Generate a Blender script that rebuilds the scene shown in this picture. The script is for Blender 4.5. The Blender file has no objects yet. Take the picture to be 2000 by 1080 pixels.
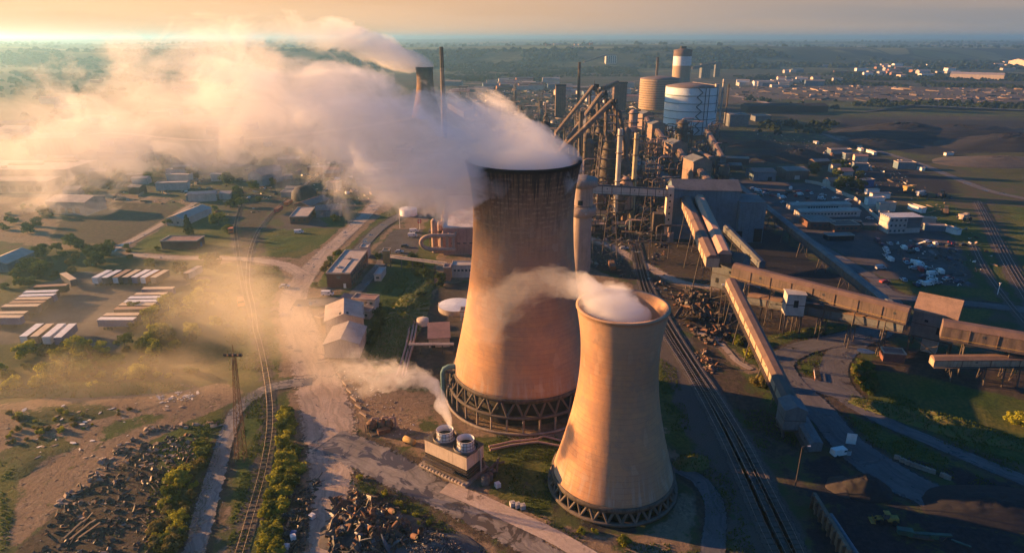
import bpy, bmesh, math, random
import numpy as np
from mathutils import Vector, Matrix, noise as mnoise

# ---------------------------------------------------------------- camera, sky, sun, exposure
sc = bpy.context.scene
F = 1280.0; PIT = math.radians(20.0); CH = 100.0
camd = bpy.data.cameras.new("camera"); cam = bpy.data.objects.new("camera", camd)
sc.collection.objects.link(cam); sc.camera = cam
cam.location = (0, 0, CH); cam.rotation_euler = (math.radians(90) - PIT, 0, 0)
camd.sensor_width = 36; camd.lens = 36 * F / 2000; camd.clip_start = 1; camd.clip_end = 80000
SUN_AZ = math.radians(72)      # degrees to the left of straight ahead
SUN_EL = math.radians(11)
sund = bpy.data.lights.new("sun", 'SUN'); sun = bpy.data.objects.new("sun", sund); sc.collection.objects.link(sun)
sund.energy = 5.0; sund.angle = math.radians(0.5); sund.color = (1.0, 0.50, 0.18)
sdir = Vector((-math.sin(SUN_AZ) * math.cos(SUN_EL), math.cos(SUN_AZ) * math.cos(SUN_EL), math.sin(SUN_EL)))
sun.rotation_euler = (-sdir).to_track_quat('-Z', 'Y').to_euler(); sun.location = (-60, 20, 160)
w = bpy.data.worlds.new("World"); sc.world = w; w.use_nodes = True
wn = w.node_tree; wn.nodes.clear()
out = wn.nodes.new('ShaderNodeOutputWorld'); bg = wn.nodes.new('ShaderNodeBackground'); sky = wn.nodes.new('ShaderNodeTexSky')
sky.sky_type = 'NISHITA'; sky.sun_disc = False; sky.sun_elevation = SUN_EL; sky.sun_rotation = -SUN_AZ
sky.altitude = 100; sky.air_density = 1.3; sky.dust_density = 1.5; sky.ozone_density = 5.0
bg.inputs['Strength'].default_value = 0.05
# warm glow low on the sun's side, lilac grey dusk air on the other side, blue overhead
tcw = wn.nodes.new('ShaderNodeTexCoord')
def wmath(op, a, b_=None, clamp=False):
    o = wn.nodes.new('ShaderNodeMath'); o.operation = op; o.use_clamp = clamp
    for i, v in ((0, a), (1, b_)):
        if v is None: continue
        if isinstance(v, bpy.types.NodeSocket): wn.links.new(v, o.inputs[i])
        else: o.inputs[i].default_value = v
    return o.outputs[0]
def wmix(f, a, b_, blend='MIX'):
    o = wn.nodes.new('ShaderNodeMix'); o.data_type = 'RGBA'; o.blend_type = blend
    for i, v in ((0, f), (6, a), (7, b_)):
        if isinstance(v, bpy.types.NodeSocket): wn.links.new(v, o.inputs[i])
        else: o.inputs[i].default_value = (*v, 1) if isinstance(v, tuple) else v
    return o.outputs[2]
def wramp(v, lo, hi):
    o = wn.nodes.new('ShaderNodeMapRange'); o.interpolation_type = 'SMOOTHSTEP'; wn.links.new(v, o.inputs[0]); o.inputs[1].default_value = lo; o.inputs[2].default_value = hi
    return o.outputs[0]
sepw = wn.nodes.new('ShaderNodeSeparateXYZ'); wn.links.new(tcw.outputs['Generated'], sepw.inputs[0])
side = wramp(wmath('MULTIPLY', sepw.outputs[0], -1.0), -.65, .5)          # 0 away from the sun, 1 towards it
low = wmath('SUBTRACT', 1.0, wramp(sepw.outputs[2], .06, .16))
wv = wn.nodes.new('ShaderNodeVectorMath'); wv.operation = 'MULTIPLY'; wn.links.new(tcw.outputs['Generated'], wv.inputs[0]); wv.inputs[1].default_value = (2, 2, 26)
wno = wn.nodes.new('ShaderNodeTexNoise'); wno.inputs['Scale'].default_value = 1.6; wno.inputs['Detail'].default_value = 5; wn.links.new(wv.outputs[0], wno.inputs['Vector'])
band = wmix(side, (1.75, 1.62, 1.6), (6.0, 3.5, 1.8))
band = wmix(wramp(wno.outputs[0], .42, .68), band, wmix(side, (2.3, 1.85, 1.6), (5.4, 3.1, 1.55)))
skyc = wmix(wmath('MULTIPLY', low, 1.0), wmix(1.0, sky.outputs[0], (.24, .75, 1.08), 'MULTIPLY'), band)
wn.links.new(skyc, bg.inputs[0]); wn.links.new(bg.outputs[0], out.inputs[0])
sc.view_settings.view_transform = 'Standard'; sc.view_settings.look = 'None'
sc.view_settings.exposure = 1.88; sc.view_settings.gamma = 1.0; sc.view_settings.use_curve_mapping = False
cy = sc.cycles
cy.use_denoising = True; cy.use_adaptive_sampling = True; cy.adaptive_threshold = 0.02
cy.max_bounces = 12; cy.diffuse_bounces = 2; cy.glossy_bounces = 2; cy.transmission_bounces = 2
cy.volume_bounces = 12; cy.transparent_max_bounces = 12
cy.volume_max_steps = 512; cy.caustics_reflective = False; cy.caustics_refractive = False

rnd = random.Random(7)
R = math.radians

def ray(px, py):
    c, s = math.cos(PIT), math.sin(PIT)
    u = 540 - py
    return Vector((px - 1000, F * c + u * s, -F * s + u * c))
def at(px, py, z=0.0):
    """the world point at height z that stands at this spot of the photograph (2000x1080)"""
    d = ray(px, py); t = (z - CH) / d.z
    return Vector((d.x * t, d.y * t, z))
def atd(px, py, dist):
    d = ray(px, py); t = dist / d.y
    return Vector((d.x * t, d.y * t, CH + d.z * t))

# ---------------------------------------------------------------- materials
def nt(m):
    m.use_nodes = True; n = m.node_tree; n.nodes.clear(); return n
class NB:
    def __init__(s, tree): s.t = tree
    def n(s, kind, **kw):
        o = s.t.nodes.new('ShaderNode' + kind)
        for k, v in kw.items(): setattr(o, k, v)
        return o
    def l(s, a, b): s.t.links.new(a, b)
    def put(s, node, idx, v):
        if v is None: return
        if hasattr(v, 'is_output') or isinstance(v, bpy.types.NodeSocket): s.l(v, node.inputs[idx])
        else: node.inputs[idx].default_value = v
    def math(s, op, a, b=None, c=None, clamp=False):
        o = s.n('Math', operation=op); o.use_clamp = clamp
        s.put(o, 0, a); s.put(o, 1, b); s.put(o, 2, c); return o.outputs[0]
    def vm(s, op, a, b=None, out=0):
        o = s.n('VectorMath', operation=op); s.put(o, 0, a); s.put(o, 1, b); return o.outputs[out]
    def noise(s, vec, scale, detail=4, rough=.55, dist=0.0, out=0):
        o = s.n('TexNoise'); s.put(o, 'Vector', vec); o.inputs['Scale'].default_value = scale
        o.inputs['Detail'].default_value = detail; o.inputs['Roughness'].default_value = rough
        o.inputs['Distortion'].default_value = dist; return o.outputs[out]
    def voro(s, vec, scale, feature='F1', out=0, rand=1.0):
        o = s.n('TexVoronoi', feature=feature); s.put(o, 'Vector', vec); o.inputs['Scale'].default_value = scale
        o.inputs['Randomness'].default_value = rand; return o.outputs[out]
    def mix(s, f, a, b, blend='MIX'):
        o = s.n('Mix', data_type='RGBA', blend_type=blend); s.put(o, 0, f)
        for i, v in ((6, a), (7, b)):
            if isinstance(v, (tuple, list)) and len(v) == 3: v = (*v, 1)
            s.put(o, i, v)
        return o.outputs[2]
    def ramp(s, v, lo, hi, a=0.0, b=1.0, smooth=True):
        o = s.n('MapRange'); o.interpolation_type = 'SMOOTHSTEP' if smooth else 'LINEAR'
        s.put(o, 0, v); s.put(o, 1, lo); s.put(o, 2, hi); o.inputs[3].default_value = a; o.inputs[4].default_value = b
        return o.outputs[0]
    def sep(s, v):
        o = s.n('SeparateXYZ'); s.l(v, o.inputs[0]); return o.outputs
    def comb(s, x, y, z):
        o = s.n('CombineXYZ'); s.put(o, 0, x); s.put(o, 1, y); s.put(o, 2, z); return o.outputs[0]
    def bsdf(s, col, rough=.8, bump=None, bstr=.3, bdist=.1, metal=0.0, spec=.4):
        p = s.n('BsdfPrincipled'); s.put(p, 'Base Color', (*col, 1) if isinstance(col, tuple) and len(col) == 3 else col)
        s.put(p, 'Roughness', rough); p.inputs['Metallic'].default_value = metal
        p.inputs['Specular IOR Level'].default_value = spec
        if bump is not None:
            b = s.n('Bump'); b.inputs['Strength'].default_value = bstr; b.inputs['Distance'].default_value = bdist
            s.l(bump, b.inputs['Height']); s.l(b.outputs[0], p.inputs['Normal'])
        o = s.n('OutputMaterial'); s.l(p.outputs[0], o.inputs[0]); return p
_mats = {}
def M(name, col, col2=None, sc_=.25, rough=.8, bump=.15, metal=0.0, streak=0.0, rib=0.0, rand=0.0, spec=.3):
    """a weathered surface: two tones broken by noise, optional vertical streaks, corrugation, and a per-object tint"""
    if name in _mats: return _mats[name]
    m = bpy.data.materials.new(name); b = NB(nt(m))
    g = b.n('NewGeometry').outputs['Position']
    tc = b.n('TexCoord').outputs['Object']
    if col2 is None: col2 = tuple(c * .6 for c in col)
    n1 = b.noise(g, sc_, 5, .65); n2 = b.noise(g, sc_ * 9, 3, .6)
    f = b.math('ADD', b.math('MULTIPLY', n1, .7), b.math('MULTIPLY', n2, .3))
    c = b.mix(b.ramp(f, .38, .62), col, col2)
    if streak:
        x, y, z = b.sep(g)[:3]
        v = b.comb(b.math('MULTIPLY', x, 1.2), b.math('MULTIPLY', y, 1.2), b.math('MULTIPLY', z, .09))
        s = b.ramp(b.noise(v, 1.0, 3, .6), .5, .75)
        c = b.mix(b.math('MULTIPLY', s, streak), c, tuple(k * .35 for k in col2))
    if rand:
        oi = b.n('ObjectInfo').outputs['Random']
        hs = b.n('HueSaturation'); b.l(c, hs.inputs['Color'])
        b.l(b.ramp(oi, 0, 1, 1 - rand, 1 + rand, False), hs.inputs['Value'])
        b.l(b.ramp(b.math('FRACT', b.math('MULTIPLY', oi, 7.3)), 0, 1, .5 - rand * .07, .5 + rand * .07, False), hs.inputs['Hue'])
        c = hs.outputs[0]
    h = n2
    if rib:
        xyz = b.sep(tc)
        wv = b.math('SINE', b.math('MULTIPLY', b.math('ADD', xyz[0], xyz[1]), 6.283 / rib))
        h = b.math('ADD', b.math('MULTIPLY', wv, .5), n2)
    b.bsdf(c, rough, h, bump if not rib else .5, .1, metal, spec)
    _mats[name] = m; return m

# ---------------------------------------------------------------- mesh helpers
class MB:
    """collects shapes; build() links them as one mesh object"""
    def __init__(s): s.v = []; s.f = []; s.sm = []
    def add(s, vs, fs, smooth=False):
        o = len(s.v); s.v += [tuple(v) for v in vs]; s.f += [tuple(i + o for i in f) for f in fs]; s.sm += [smooth] * len(fs)
        return s
    def box(s, c, d, rz=0.0, top=1.0, m=None):
        """box centred at c with size d; top<1 tapers the top"""
        hx, hy, hz = d[0] / 2, d[1] / 2, d[2] / 2
        vs = [(-hx, -hy, -hz), (hx, -hy, -hz), (hx, hy, -hz), (-hx, hy, -hz),
              (-hx * top, -hy * top, hz), (hx * top, -hy * top, hz), (hx * top, hy * top, hz), (-hx * top, hy * top, hz)]
        cc, ss = math.cos(rz), math.sin(rz)
        if m is not None: vs = [tuple(m @ Vector(v)) for v in vs]
        else: vs = [(c[0] + x * cc - y * ss, c[1] + x * ss + y * cc, c[2] + z) for x, y, z in vs]
        return s.add(vs, [(0, 3, 2, 1), (4, 5, 6, 7), (0, 1, 5, 4), (1, 2, 6, 5), (2, 3, 7, 6), (3, 0, 4, 7)])
    def prism(s, pts, z0, z1):
        n = len(pts)
        a = sum(pts[i][0] * pts[(i + 1) % n][1] - pts[(i + 1) % n][0] * pts[i][1] for i in range(n))
        if a < 0: pts = pts[::-1]
        vs = [(p[0], p[1], z0) for p in pts] + [(p[0], p[1], z1) for p in pts]
        return s.add(vs, [tuple(range(n - 1, -1, -1)), tuple(range(n, 2 * n))] + [(i, (i + 1) % n, n + (i + 1) % n, n + i) for i in range(n)])
    def extr(s, prof, a, b, up=(0, 0, 1)):
        """extrude a closed (side, up) profile from a to b"""
        a, b = Vector(a), Vector(b); d = (b - a).normalized(); u = Vector(up)
        sd = d.cross(u).normalized(); u2 = sd.cross(d).normalized()
        if abs(up[2]) == 1: u2 = Vector((0, 0, 1))
        n = len(prof); vs = [a + sd * p + u2 * q for p, q in prof] + [b + sd * p + u2 * q for p, q in prof]
        return s.add(vs, [tuple(range(n)), tuple(range(2 * n - 1, n - 1, -1))] + [(i, n + i, n + (i + 1) % n, (i + 1) % n) for i in range(n)])
    def tube(s, pts, r, n=8, cap=True):
        pts = [Vector(p) for p in pts]; rs = r if isinstance(r, (list, tuple)) else [r] * len(pts)
        vs = []; fs = []
        prev = None
        for i, p in enumerate(pts):
            d = (pts[min(i + 1, len(pts) - 1)] - pts[max(i - 1, 0)]).normalized()
            up = Vector((0, 0, 1)) if abs(d.z) < .95 else Vector((0, 1, 0))
            if prev is None: a = d.cross(up).normalized()
            else:
                a = (prev - d * prev.dot(d)).normalized()
            b = d.cross(a).normalized(); prev = a
            vs += [p + (a * math.cos(t) + b * math.sin(t)) * rs[i] for t in (2 * math.pi * k / n for k in range(n))]
        for i in range(len(pts) - 1):
            fs += [(i * n + k, i * n + (k + 1) % n, (i + 1) * n + (k + 1) % n, (i + 1) * n + k) for k in range(n)]
        s.add(vs, fs, n > 5)
        if cap: s.add(vs[:n], [tuple(range(n - 1, -1, -1))]); s.add(vs[-n:], [tuple(range(n))])
        return s
    def lathe(s, prof, c=(0, 0, 0), n=32, smooth=True, closed=False):
        vs = []; fs = []
        for r, z in prof: vs += [(c[0] + r * math.cos(2 * math.pi * k / n), c[1] + r * math.sin(2 * math.pi * k / n), c[2] + z) for k in range(n)]
        for i in range(len(prof) - 1):
            fs += [(i * n + k, i * n + (k + 1) % n, (i + 1) * n + (k + 1) % n, (i + 1) * n + k) for k in range(n)]
        if closed:
            i = len(prof) - 1; fs += [(i * n + k, i * n + (k + 1) % n, (k + 1) % n, k) for k in range(n)]
        return s.add(vs, fs, smooth)
    def cyl(s, c, r, h, n=20, r2=None):
        r2 = r if r2 is None else r2
        return s.lathe([(.001, 0), (r, 0)], c, n, False).lathe([(r, 0), (r2, h)], c, n).lathe([(r2, h), (.001, h)], c, n, False)
    def gable(s, c, d, rise, rz=0.0, over=0.4, th=.25):
        """a gable roof (ridge along local x) as two slabs resting on eaves height c.z"""
        hx, hy = d[0] / 2 + over, d[1] / 2 + over
        prof = [(-hy, 0), (0, rise), (hy, 0), (hy, th), (0, rise + th), (-hy, th)]
        prof = [(-hy, -over * rise / (d[1] / 2)), (0, rise), (hy, -over * rise / (d[1] / 2)), (hy, th), (0, rise + th), (-hy, th)]
        cc, ss = math.cos(rz), math.sin(rz)
        vs = [(x, y, z) for x in (-hx, hx) for y, z in prof]
        vs = [(c[0] + x * cc - y * ss, c[1] + x * ss + y * cc, c[2] + z) for x, y, z in vs]
        return s.add(vs, [(0, 1, 4, 5), (1, 2, 3, 4), (6, 11, 10, 7), (7, 10, 9, 8), (0, 6, 7, 1), (1, 7, 8, 2), (2, 8, 9, 3), (3, 9, 10, 4), (4, 10, 11, 5), (5, 11, 6, 0)])
    def build(s, name, mat, parent=None, loc=None, **tags):
        me = bpy.data.meshes.new(name); me.from_pydata(s.v, [], s.f)
        me.polygons.foreach_set('use_smooth', s.sm); me.materials.append(mat)
        o = bpy.data.objects.new(name, me); sc.collection.objects.link(o)
        if parent is not None: o.parent = parent
        if loc is not None: o.location = loc
        for k, v in tags.items():
            if v: o[{'cat': 'category'}.get(k, k)] = v
        return o
def thing(name, label, cat, loc=(0, 0, 0), rz=0.0, group=None):
    o = bpy.data.objects.new(name, None); sc.collection.objects.link(o); o.empty_display_size = .5
    o.location = loc; o.rotation_euler = (0, 0, rz); o['label'] = label; o['category'] = cat
    if group: o['group'] = group
    return o
def dup(root, loc, rz=0.0, label=None, group=None, scale=None):
    r = root.copy(); sc.collection.objects.link(r); r.location = loc; r.rotation_euler = (0, 0, rz)
    if scale: r.scale = scale
    if label: r['label'] = label
    if group: r['group'] = group
    for ch in list(root.children):
        c = ch.copy(); sc.collection.objects.link(c); c.parent = r
        for g in list(ch.children):
            d = g.copy(); sc.collection.objects.link(d); d.parent = c
    return r
# ---------------------------------------------------------------- road and rail centre lines: (photograph x, y, width in metres)
ROADS = {
 'haul_road': ('haul', [(628,1130,8),(640,1000,9),(648,900,13),(642,830,16),(626,760,16),(606,700,15),(586,640,14),(572,590,13),(592,545,12),(640,490,10),(700,435,9),(760,372,9),(830,300,9)]),
 'wet_road': ('wet', [(640,860,13),(720,893,13),(800,935,12),(900,990,8),(1000,1045,7),(1110,1110,7)]),
 'concrete_pad': ('pad', [(868,952,5),(930,976,5.2),(1010,1013,5.2),(1090,1052,5),(1180,1105,5)]),
 'cross_road': ('haul', [(600,545,9),(560,520,8),(500,508,7),(430,505,6),(330,503,6),(250,497,6)]),
 'lane': ('haul', [(215,492,5),(262,468,5),(330,430,5),(375,400,5),(420,372,5)]),
 'path': ('wet', [(365,1130,5.5),(395,1020,5.5),(420,930,5.5),(440,860,5.0),(462,805,4.5),(500,770,5),(550,752,6),(610,745,6)]),
 'side_road': ('asph', [(696,495,7),(735,452,7.5),(770,428,8),(812,408,8),(850,385,8)]),
 'office_drive': ('asph', [(575,592,8),(640,590,9),(690,575,6),(727,535,5.5),(745,512,5.5),(748,490,5)]),
 'works_road': ('asph', [(1740,632,10),(1690,655,13),(1620,668,10),(1560,683,10),(1524,707,10),(1540,745,11),(1590,792,11),(1640,850,11),(1690,895,13),(1760,940,14),(1860,985,12)]),
 'bend_road': ('asph', [(1690,655,11),(1645,688,10),(1628,722,10),(1650,768,10),(1720,818,7),(1820,862,6),(1920,905,6),(2080,970,6)]),
 'link_road': ('asph', [(1540,742,9),(1600,755,10),(1660,775,9)]),
 'conveyor_road': ('asph', [(1520,440,6),(1600,480,6),(1670,522,7),(1715,552,7),(1750,600,8),(1745,640,9)]),
 'east_road': ('asph', [(1700,552,6),(1760,580,8),(1840,588,8),(1920,596,8),(2060,612,10)]),
 'far_road': ('asph', [(1610,262,9),(1650,277,9),(1720,297,9),(1800,322,9),(1870,350,9),(1925,371,9),(2000,388,9),(2120,405,9)]),
 'foot_path': ('haul', [(1362,650,2.5),(1395,660,2.6),(1425,690,2.6),(1440,706,2.6),(1468,722,3)]),
 'tower_path': ('asph', [(1296,908,4),(1338,922,4.5),(1372,945,5),(1397,995,5.5),(1388,1120,6)]),
 'plant_road': ('haul', [(1140,462,7),(1200,485,6),(1262,520,6),(1330,552,6),(1420,566,5)]),
 'far_lane': ('haul', [(1430,188,14),(1480,197,14),(1510,207,12),(1560,216,10)]),
 'valley_road': ('haul', [(60,300,9),(200,262,9),(400,275,9),(600,262,10),(760,240,10),(900,215,12),(1100,205,12)]),
}
RAILS = {
 'railway_track': [
  [(1583,1130),(1545,1045),(1500,955),(1450,858),(1400,775),(1350,700),(1302,622),(1266,552),(1248,490),(1238,440),(1232,380)],
  [(1540,1130),(1490,1030),(1440,915),(1392,815),(1340,720),(1296,650),(1258,570),(1240,500),(1228,440)],
  [(1565,1130),(1515,1030),(1466,925),(1415,825),(1362,735),(1312,655),(1268,580),(1250,520)],
  [(452,1130),(488,1010),(514,915),(527,830),(523,755),(506,668),(482,590),(470,535),(464,490),(460,440),(474,395)],
  [(500,650),(494,600),(484,545),(492,480),(520,430),(572,380),(640,330)],
  [(1905,396),(1928,445),(1962,515),(2000,580),(2040,650)],
  [(1912,394),(1938,443),(1976,515),(2016,580),(2060,650)],
  [(1900,480),(1925,530),(1968,590),(2010,640)],
 ]}
def catmull(pts, n=10):
    out = []
    for i in range(len(pts) - 1):
        p0, p1, p2, p3 = pts[max(i - 1, 0)], pts[i], pts[i + 1], pts[min(i + 2, len(pts) - 1)]
        for k in range(n):
            t = k / n
            out.append([.5 * (2 * p1[j] + (p2[j] - p0[j]) * t + (2 * p0[j] - 5 * p1[j] + 4 * p2[j] - p3[j]) * t * t + (3 * p1[j] - p0[j] - 3 * p2[j] + p3[j]) * t ** 3) for j in range(len(p1))])
    out.append(list(pts[-1])); return out
RC = {k: (v[0], catmull([(*at(x, y).xy, w_) for x, y, w_ in v[1]])) for k, v in ROADS.items()}
TC = [catmull([tuple(at(x, y).xy) for x, y in l]) for l in RAILS['railway_track']]
# ---------------------------------------------------------------- ground: one sheet, its covers blended by zone
def P(*a): return [at(x, y) for x, y in a]
# (channel, polygon in photograph positions laid on the ground, feather in metres, weight)
ZONES = [
 ('dirt', [(-900,1500),(-900,640),(60,600),(300,520),(560,500),(700,430),(860,330),(1000,300),(1260,300),(1330,620),(1400,800),(1600,1500)], 4, .75),
 ('scrub', [(-900,700),(0,640),(60,660),(230,640),(250,600),(350,560),(430,545),(475,600),(470,700),(430,755),(200,750),(0,790),(-900,1000)], 2, 1),
 ('dirt', [(-400,760),(0,800),(200,770),(440,750),(500,780),(420,830),(330,845),(150,970),(60,1080),(-200,1300)], 2, 1),
 ('scrub', [(0,880),(60,860),(130,850),(150,870),(60,920),(0,960)], 2, .9), ('scrub', [(10,800),(160,785),(260,800),(200,820),(40,835)], 2, .8), ('grass', [(200,830),(300,800),(340,815),(240,850),(180,880)], 2, .7),
 ('mud', [(150,970),(330,845),(430,800),(440,900),(380,1100),(40,1300),(20,1080)], 1.5, 1),
 ('grass', [(-100,900),(20,900),(40,960),(10,1080),(-200,1200)], 2, 1),
 ('grass', [(300,860),(440,790),(450,840),(420,900),(380,1100),(270,1100),(330,980)], 2, 1),
 ('grass', [(480,770),(520,765),(530,900),(500,1100),(440,1100),(455,950),(470,850)], 1, 1),
 ('grass', [(545,770),(600,765),(622,860),(625,930),(560,1100),(480,1100),(520,950)], 1, 1),
 ('mud', [(560,900),(625,935),(612,1000),(590,1100),(540,1100)], 1, 1),
 ('grass', [(400,520),(470,510),(560,510),(545,600),(555,700),(540,760),(440,760),(470,640)], 2, .9),
 ('asphalt', [(-300,700),(0,600),(60,560),(160,525),(330,525),(380,545),(340,565),(245,640),(235,690),(140,672),(0,672)], 1.5, 1),
 ('scrub', [(-400,640),(0,560),(90,480),(200,470),(330,490),(420,505),(400,540),(160,530),(60,560),(0,600),(-300,690)], 2, 1),
 ('dirt', [(-600,470),(0,470),(240,500),(330,440),(380,390),(250,380),(-600,380)], 3, 1),
 ('mud', [(100,470),(240,480),(330,425),(360,400),(220,395),(130,410)], 3, .9),
 ('grass', [(250,490),(330,430),(420,410),(460,440),(455,500),(330,505)], 1.5, 1),
 ('mud', [(455,510),(450,430),(470,370),(560,350),(600,370),(530,440),(518,500)], 2, .8),
 ('grass', [(515,455),(560,445),(660,448),(640,480),(580,503),(520,500)], 1, 1),
 ('grass', [(625,425),(700,415),(680,447),(640,443)], 1, 1),
 ('grass', [(590,550),(640,495),(690,485),(640,560),(590,570)], 1, 1),
 ('grass', [(670,490),(740,425),(800,380),(800,400),(735,445),(705,488)], 1, 1),
 ('asphalt', [(730,492),(770,448),(830,448),(815,500)], .6, 1),
 ('asphalt', [(545,420),(600,405),(640,440),(560,450)], .6, 1),
 ('grass', [(815,500),(830,440),(870,395),(850,520),(835,620),(800,720),(740,735),(730,640),(745,560),(770,505)], 1.5, 1),
 ('grass', [(690,590),(740,520),(760,520),(745,600),(735,700),(700,700)], 1.5, .7),
 ('mud', [(860,560),(960,540),(1000,720),(900,760),(780,760),(810,660),(840,600)], 2, 1),
 ('grass', [(800,810),(880,850),(1000,860),(1120,860),(1110,920),(1080,1000),(1150,1100),(1400,1100),(1420,1000),(1380,920),(1340,890),(1300,860),(1270,700),(1310,700),(1360,860),(1420,960),(1500,1150),(1000,1150),(960,960),(950,900),(880,870)], 1.5, 1),
 ('coal', [(1062,935),(1080,900),(1195,885),(1310,900),(1335,950),(1310,1010),(1240,1045),(1140,1040),(1080,1000)], 1, .6),  # darker ring in the grass round the small tower, using the coal cover
 ('grass', [(660,930),(760,940),(850,1010),(960,1100),(900,1120),(840,1050),(740,980),(660,960)], 1, 1),
 ('mud', [(660,960),(760,970),(860,1030),(900,1120),(640,1150),(640,1020)], 1, 1),
 ('ballast', [(1200,440),(1260,440),(1300,560),(1380,700),(1470,830),(1600,1120),(1420,1120),(1350,860),(1280,680),(1240,560)], 2, 1),
 ('mud', [(1140,420),(1300,420),(1420,520),(1560,560),(1700,640),(1560,690),(1400,700),(1320,640),(1250,560),(1150,520)], 3, .9),
 ('grass', [(1340,690),(1400,660),(1500,700),(1560,770),(1560,820),(1500,900),(1440,820)], 2, .8),
 ('mud', [(1330,680),(1380,660),(1440,720),(1560,860),(1600,960),(1560,1000),(1480,860),(1380,740)], 3, .8),
 ('grass', [(1500,655),(1650,625),(1700,640),(1600,655),(1540,675),(1500,700),(1480,690)], 1, 1),
 ('grass', [(1550,700),(1590,680),(1612,690),(1600,740),(1570,735)], .7, 1),
 ('grass', [(1625,700),(1700,680),(1760,690),(2100,780),(2100,940),(1860,860),(1720,810),(1640,760)], 1.5, 1),
 ('mud', [(1700,660),(1800,680),(2100,720),(2100,800),(1900,760),(1780,730),(1700,720)], 2, .8),
 ('grass', [(1620,790),(1680,800),(1800,850),(1950,930),(2100,990),(2000,980),(1800,920),(1720,890),(1650,850)], 1.5, .9),
 ('coal', [(1560,900),(1700,880),(1850,910),(2300,990),(2300,1300),(1500,1300),(1580,1000)], 3, .75),
 ('coal', [(1420,430),(1500,440),(1600,520),(1740,600),(1640,640),(1440,520)], 4, .95),
 ('asphalt', [(1430,350),(1600,360),(1700,400),(1880,450),(1900,560),(1760,580),(1700,560),(1560,450)], 4, 1),
 ('grass', [(1700,550),(1760,545),(1950,570),(1900,580),(1740,578)], 2, 1),
 ('grass', [(1790,585),(1900,585),(1950,600),(1900,640),(1850,630)], 2, 1),
 ('grass', [(1780,380),(1860,400),(1930,460),(1990,600),(1930,590),(1880,480),(1800,420)], 4, 1),
 ('grass', [(1950,400),(2300,440),(2300,700),(2000,520)], 4, 1),
 ('coal', [(1440,300),(1560,280),(1700,300),(1860,350),(1880,380),(1700,380),(1600,320),(1440,320)], 8, .9),
 ('coal', [(1640,232),(2300,240),(2300,330),(1900,310),(1760,300),(1640,265)], 10, 1),
 ('grass', [(1420,240),(1620,232),(1650,270),(1800,310),(1950,370),(1900,362),(1700,300),(1560,280),(1430,280)], 8, .45),
 ('grass', [(1650,290),(1800,310),(1960,360),(2300,420),(2300,330),(1900,300),(1800,300),(1700,285)], 8, .5),
 ('scrub', [(1880,300),(2300,290),(2300,360),(1960,350)], 8, .9),
 ('grass', [(1430,192),(1640,196),(2300,208),(2300,232),(1640,228),(1440,215)], 20, .55),
 ('ballast', [(1420,172),(1560,166),(2300,178),(2300,204),(1700,198),(1500,194),(1420,205)], 20, .9),
 ('scrub', [(-400,300),(-400,190),(30,180),(110,200),(100,270),(0,300)], 20, 1),
 ('scrub', [(300,420),(320,390),(470,330),(600,330),(640,370),(480,400)], 5, .4),
]
CH_N = ['grass', 'scrub', 'dirt', 'mud', 'asphalt', 'coal', 'ballast']
def axis(lo, hi, step, far_lo, far_hi, g=1.12):
    a = list(np.arange(lo, hi + .01, step)); s = step; x = hi
    while x < far_hi: s *= g; x += s; a.append(x)
    s = step; x = lo; pre = []
    while x > far_lo: s *= g; x -= s; pre.append(x)
    return np.array(pre[::-1] + a)
GX = axis(-230, 330, 2.0, -21000, 21000, 1.10); GY = axis(60, 520, 2.0, -2000, 23500, 1.035)
XX, YY = np.meshgrid(GX, GY); XF, YF = XX.ravel(), YY.ravel()
def seg_dist(px, py, poly):
    """signed distance to polygon, inside positive"""
    n = len(poly); d = np.full(px.shape, 1e9); ins = np.zeros(px.shape, bool)
    for i in range(n):
        ax, ay = poly[i][0], poly[i][1]; bx, by = poly[(i + 1) % n][0], poly[(i + 1) % n][1]
        ex, ey = bx - ax, by - ay; t = np.clip(((px - ax) * ex + (py - ay) * ey) / (ex * ex + ey * ey + 1e-9), 0, 1)
        d = np.minimum(d, np.hypot(px - ax - t * ex, py - ay - t * ey))
        c = ((ay > py) != (by > py)) & (px < (bx - ax) * (py - ay) / ((by - ay) if by != ay else 1e-9) + ax)
        ins ^= c
    return np.where(ins, d, -d)
W = {k: np.zeros(XF.shape) for k in CH_N}
for ch, poly, fe, wt in ZONES:
    sd = seg_dist(XF, YF, P(*poly)); m = np.clip(sd / (2 * fe) + .5, 0, 1) * wt
    for k in CH_N: W[k] *= (1 - m)
    W[ch] += m
ROADM = np.zeros(XF.shape)
for key, (mt, line) in RC.items():
    a = np.array(line); sd = np.full(XF.shape, 1e9)
    near_ = (XF > a[:, 0].min() - 20) & (XF < a[:, 0].max() + 20) & (YF > a[:, 1].min() - 20) & (YF < a[:, 1].max() + 20)
    qx, qy = XF[near_], YF[near_]; q = np.full(qx.shape, 1e9)
    for i in range(len(a) - 1):
        ex, ey = a[i + 1, 0] - a[i, 0], a[i + 1, 1] - a[i, 1]; t = np.clip(((qx - a[i, 0]) * ex + (qy - a[i, 1]) * ey) / (ex * ex + ey * ey + 1e-9), 0, 1)
        q = np.minimum(q, np.hypot(qx - a[i, 0] - t * ex, qy - a[i, 1] - t * ey) - a[i, 2] / 2)
    sd[near_] = q; ROADM = np.maximum(ROADM, np.clip(1 - sd / 3.5, 0, 1))
    m = np.clip(1 - (sd - .2) / 2.4, 0, 1) * (.9 if mt == 'haul' else .7)
    for k in CH_N: W[k] *= (1 - m)
    W['dirt' if mt in ('haul', 'pad') else 'mud'] += m
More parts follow.
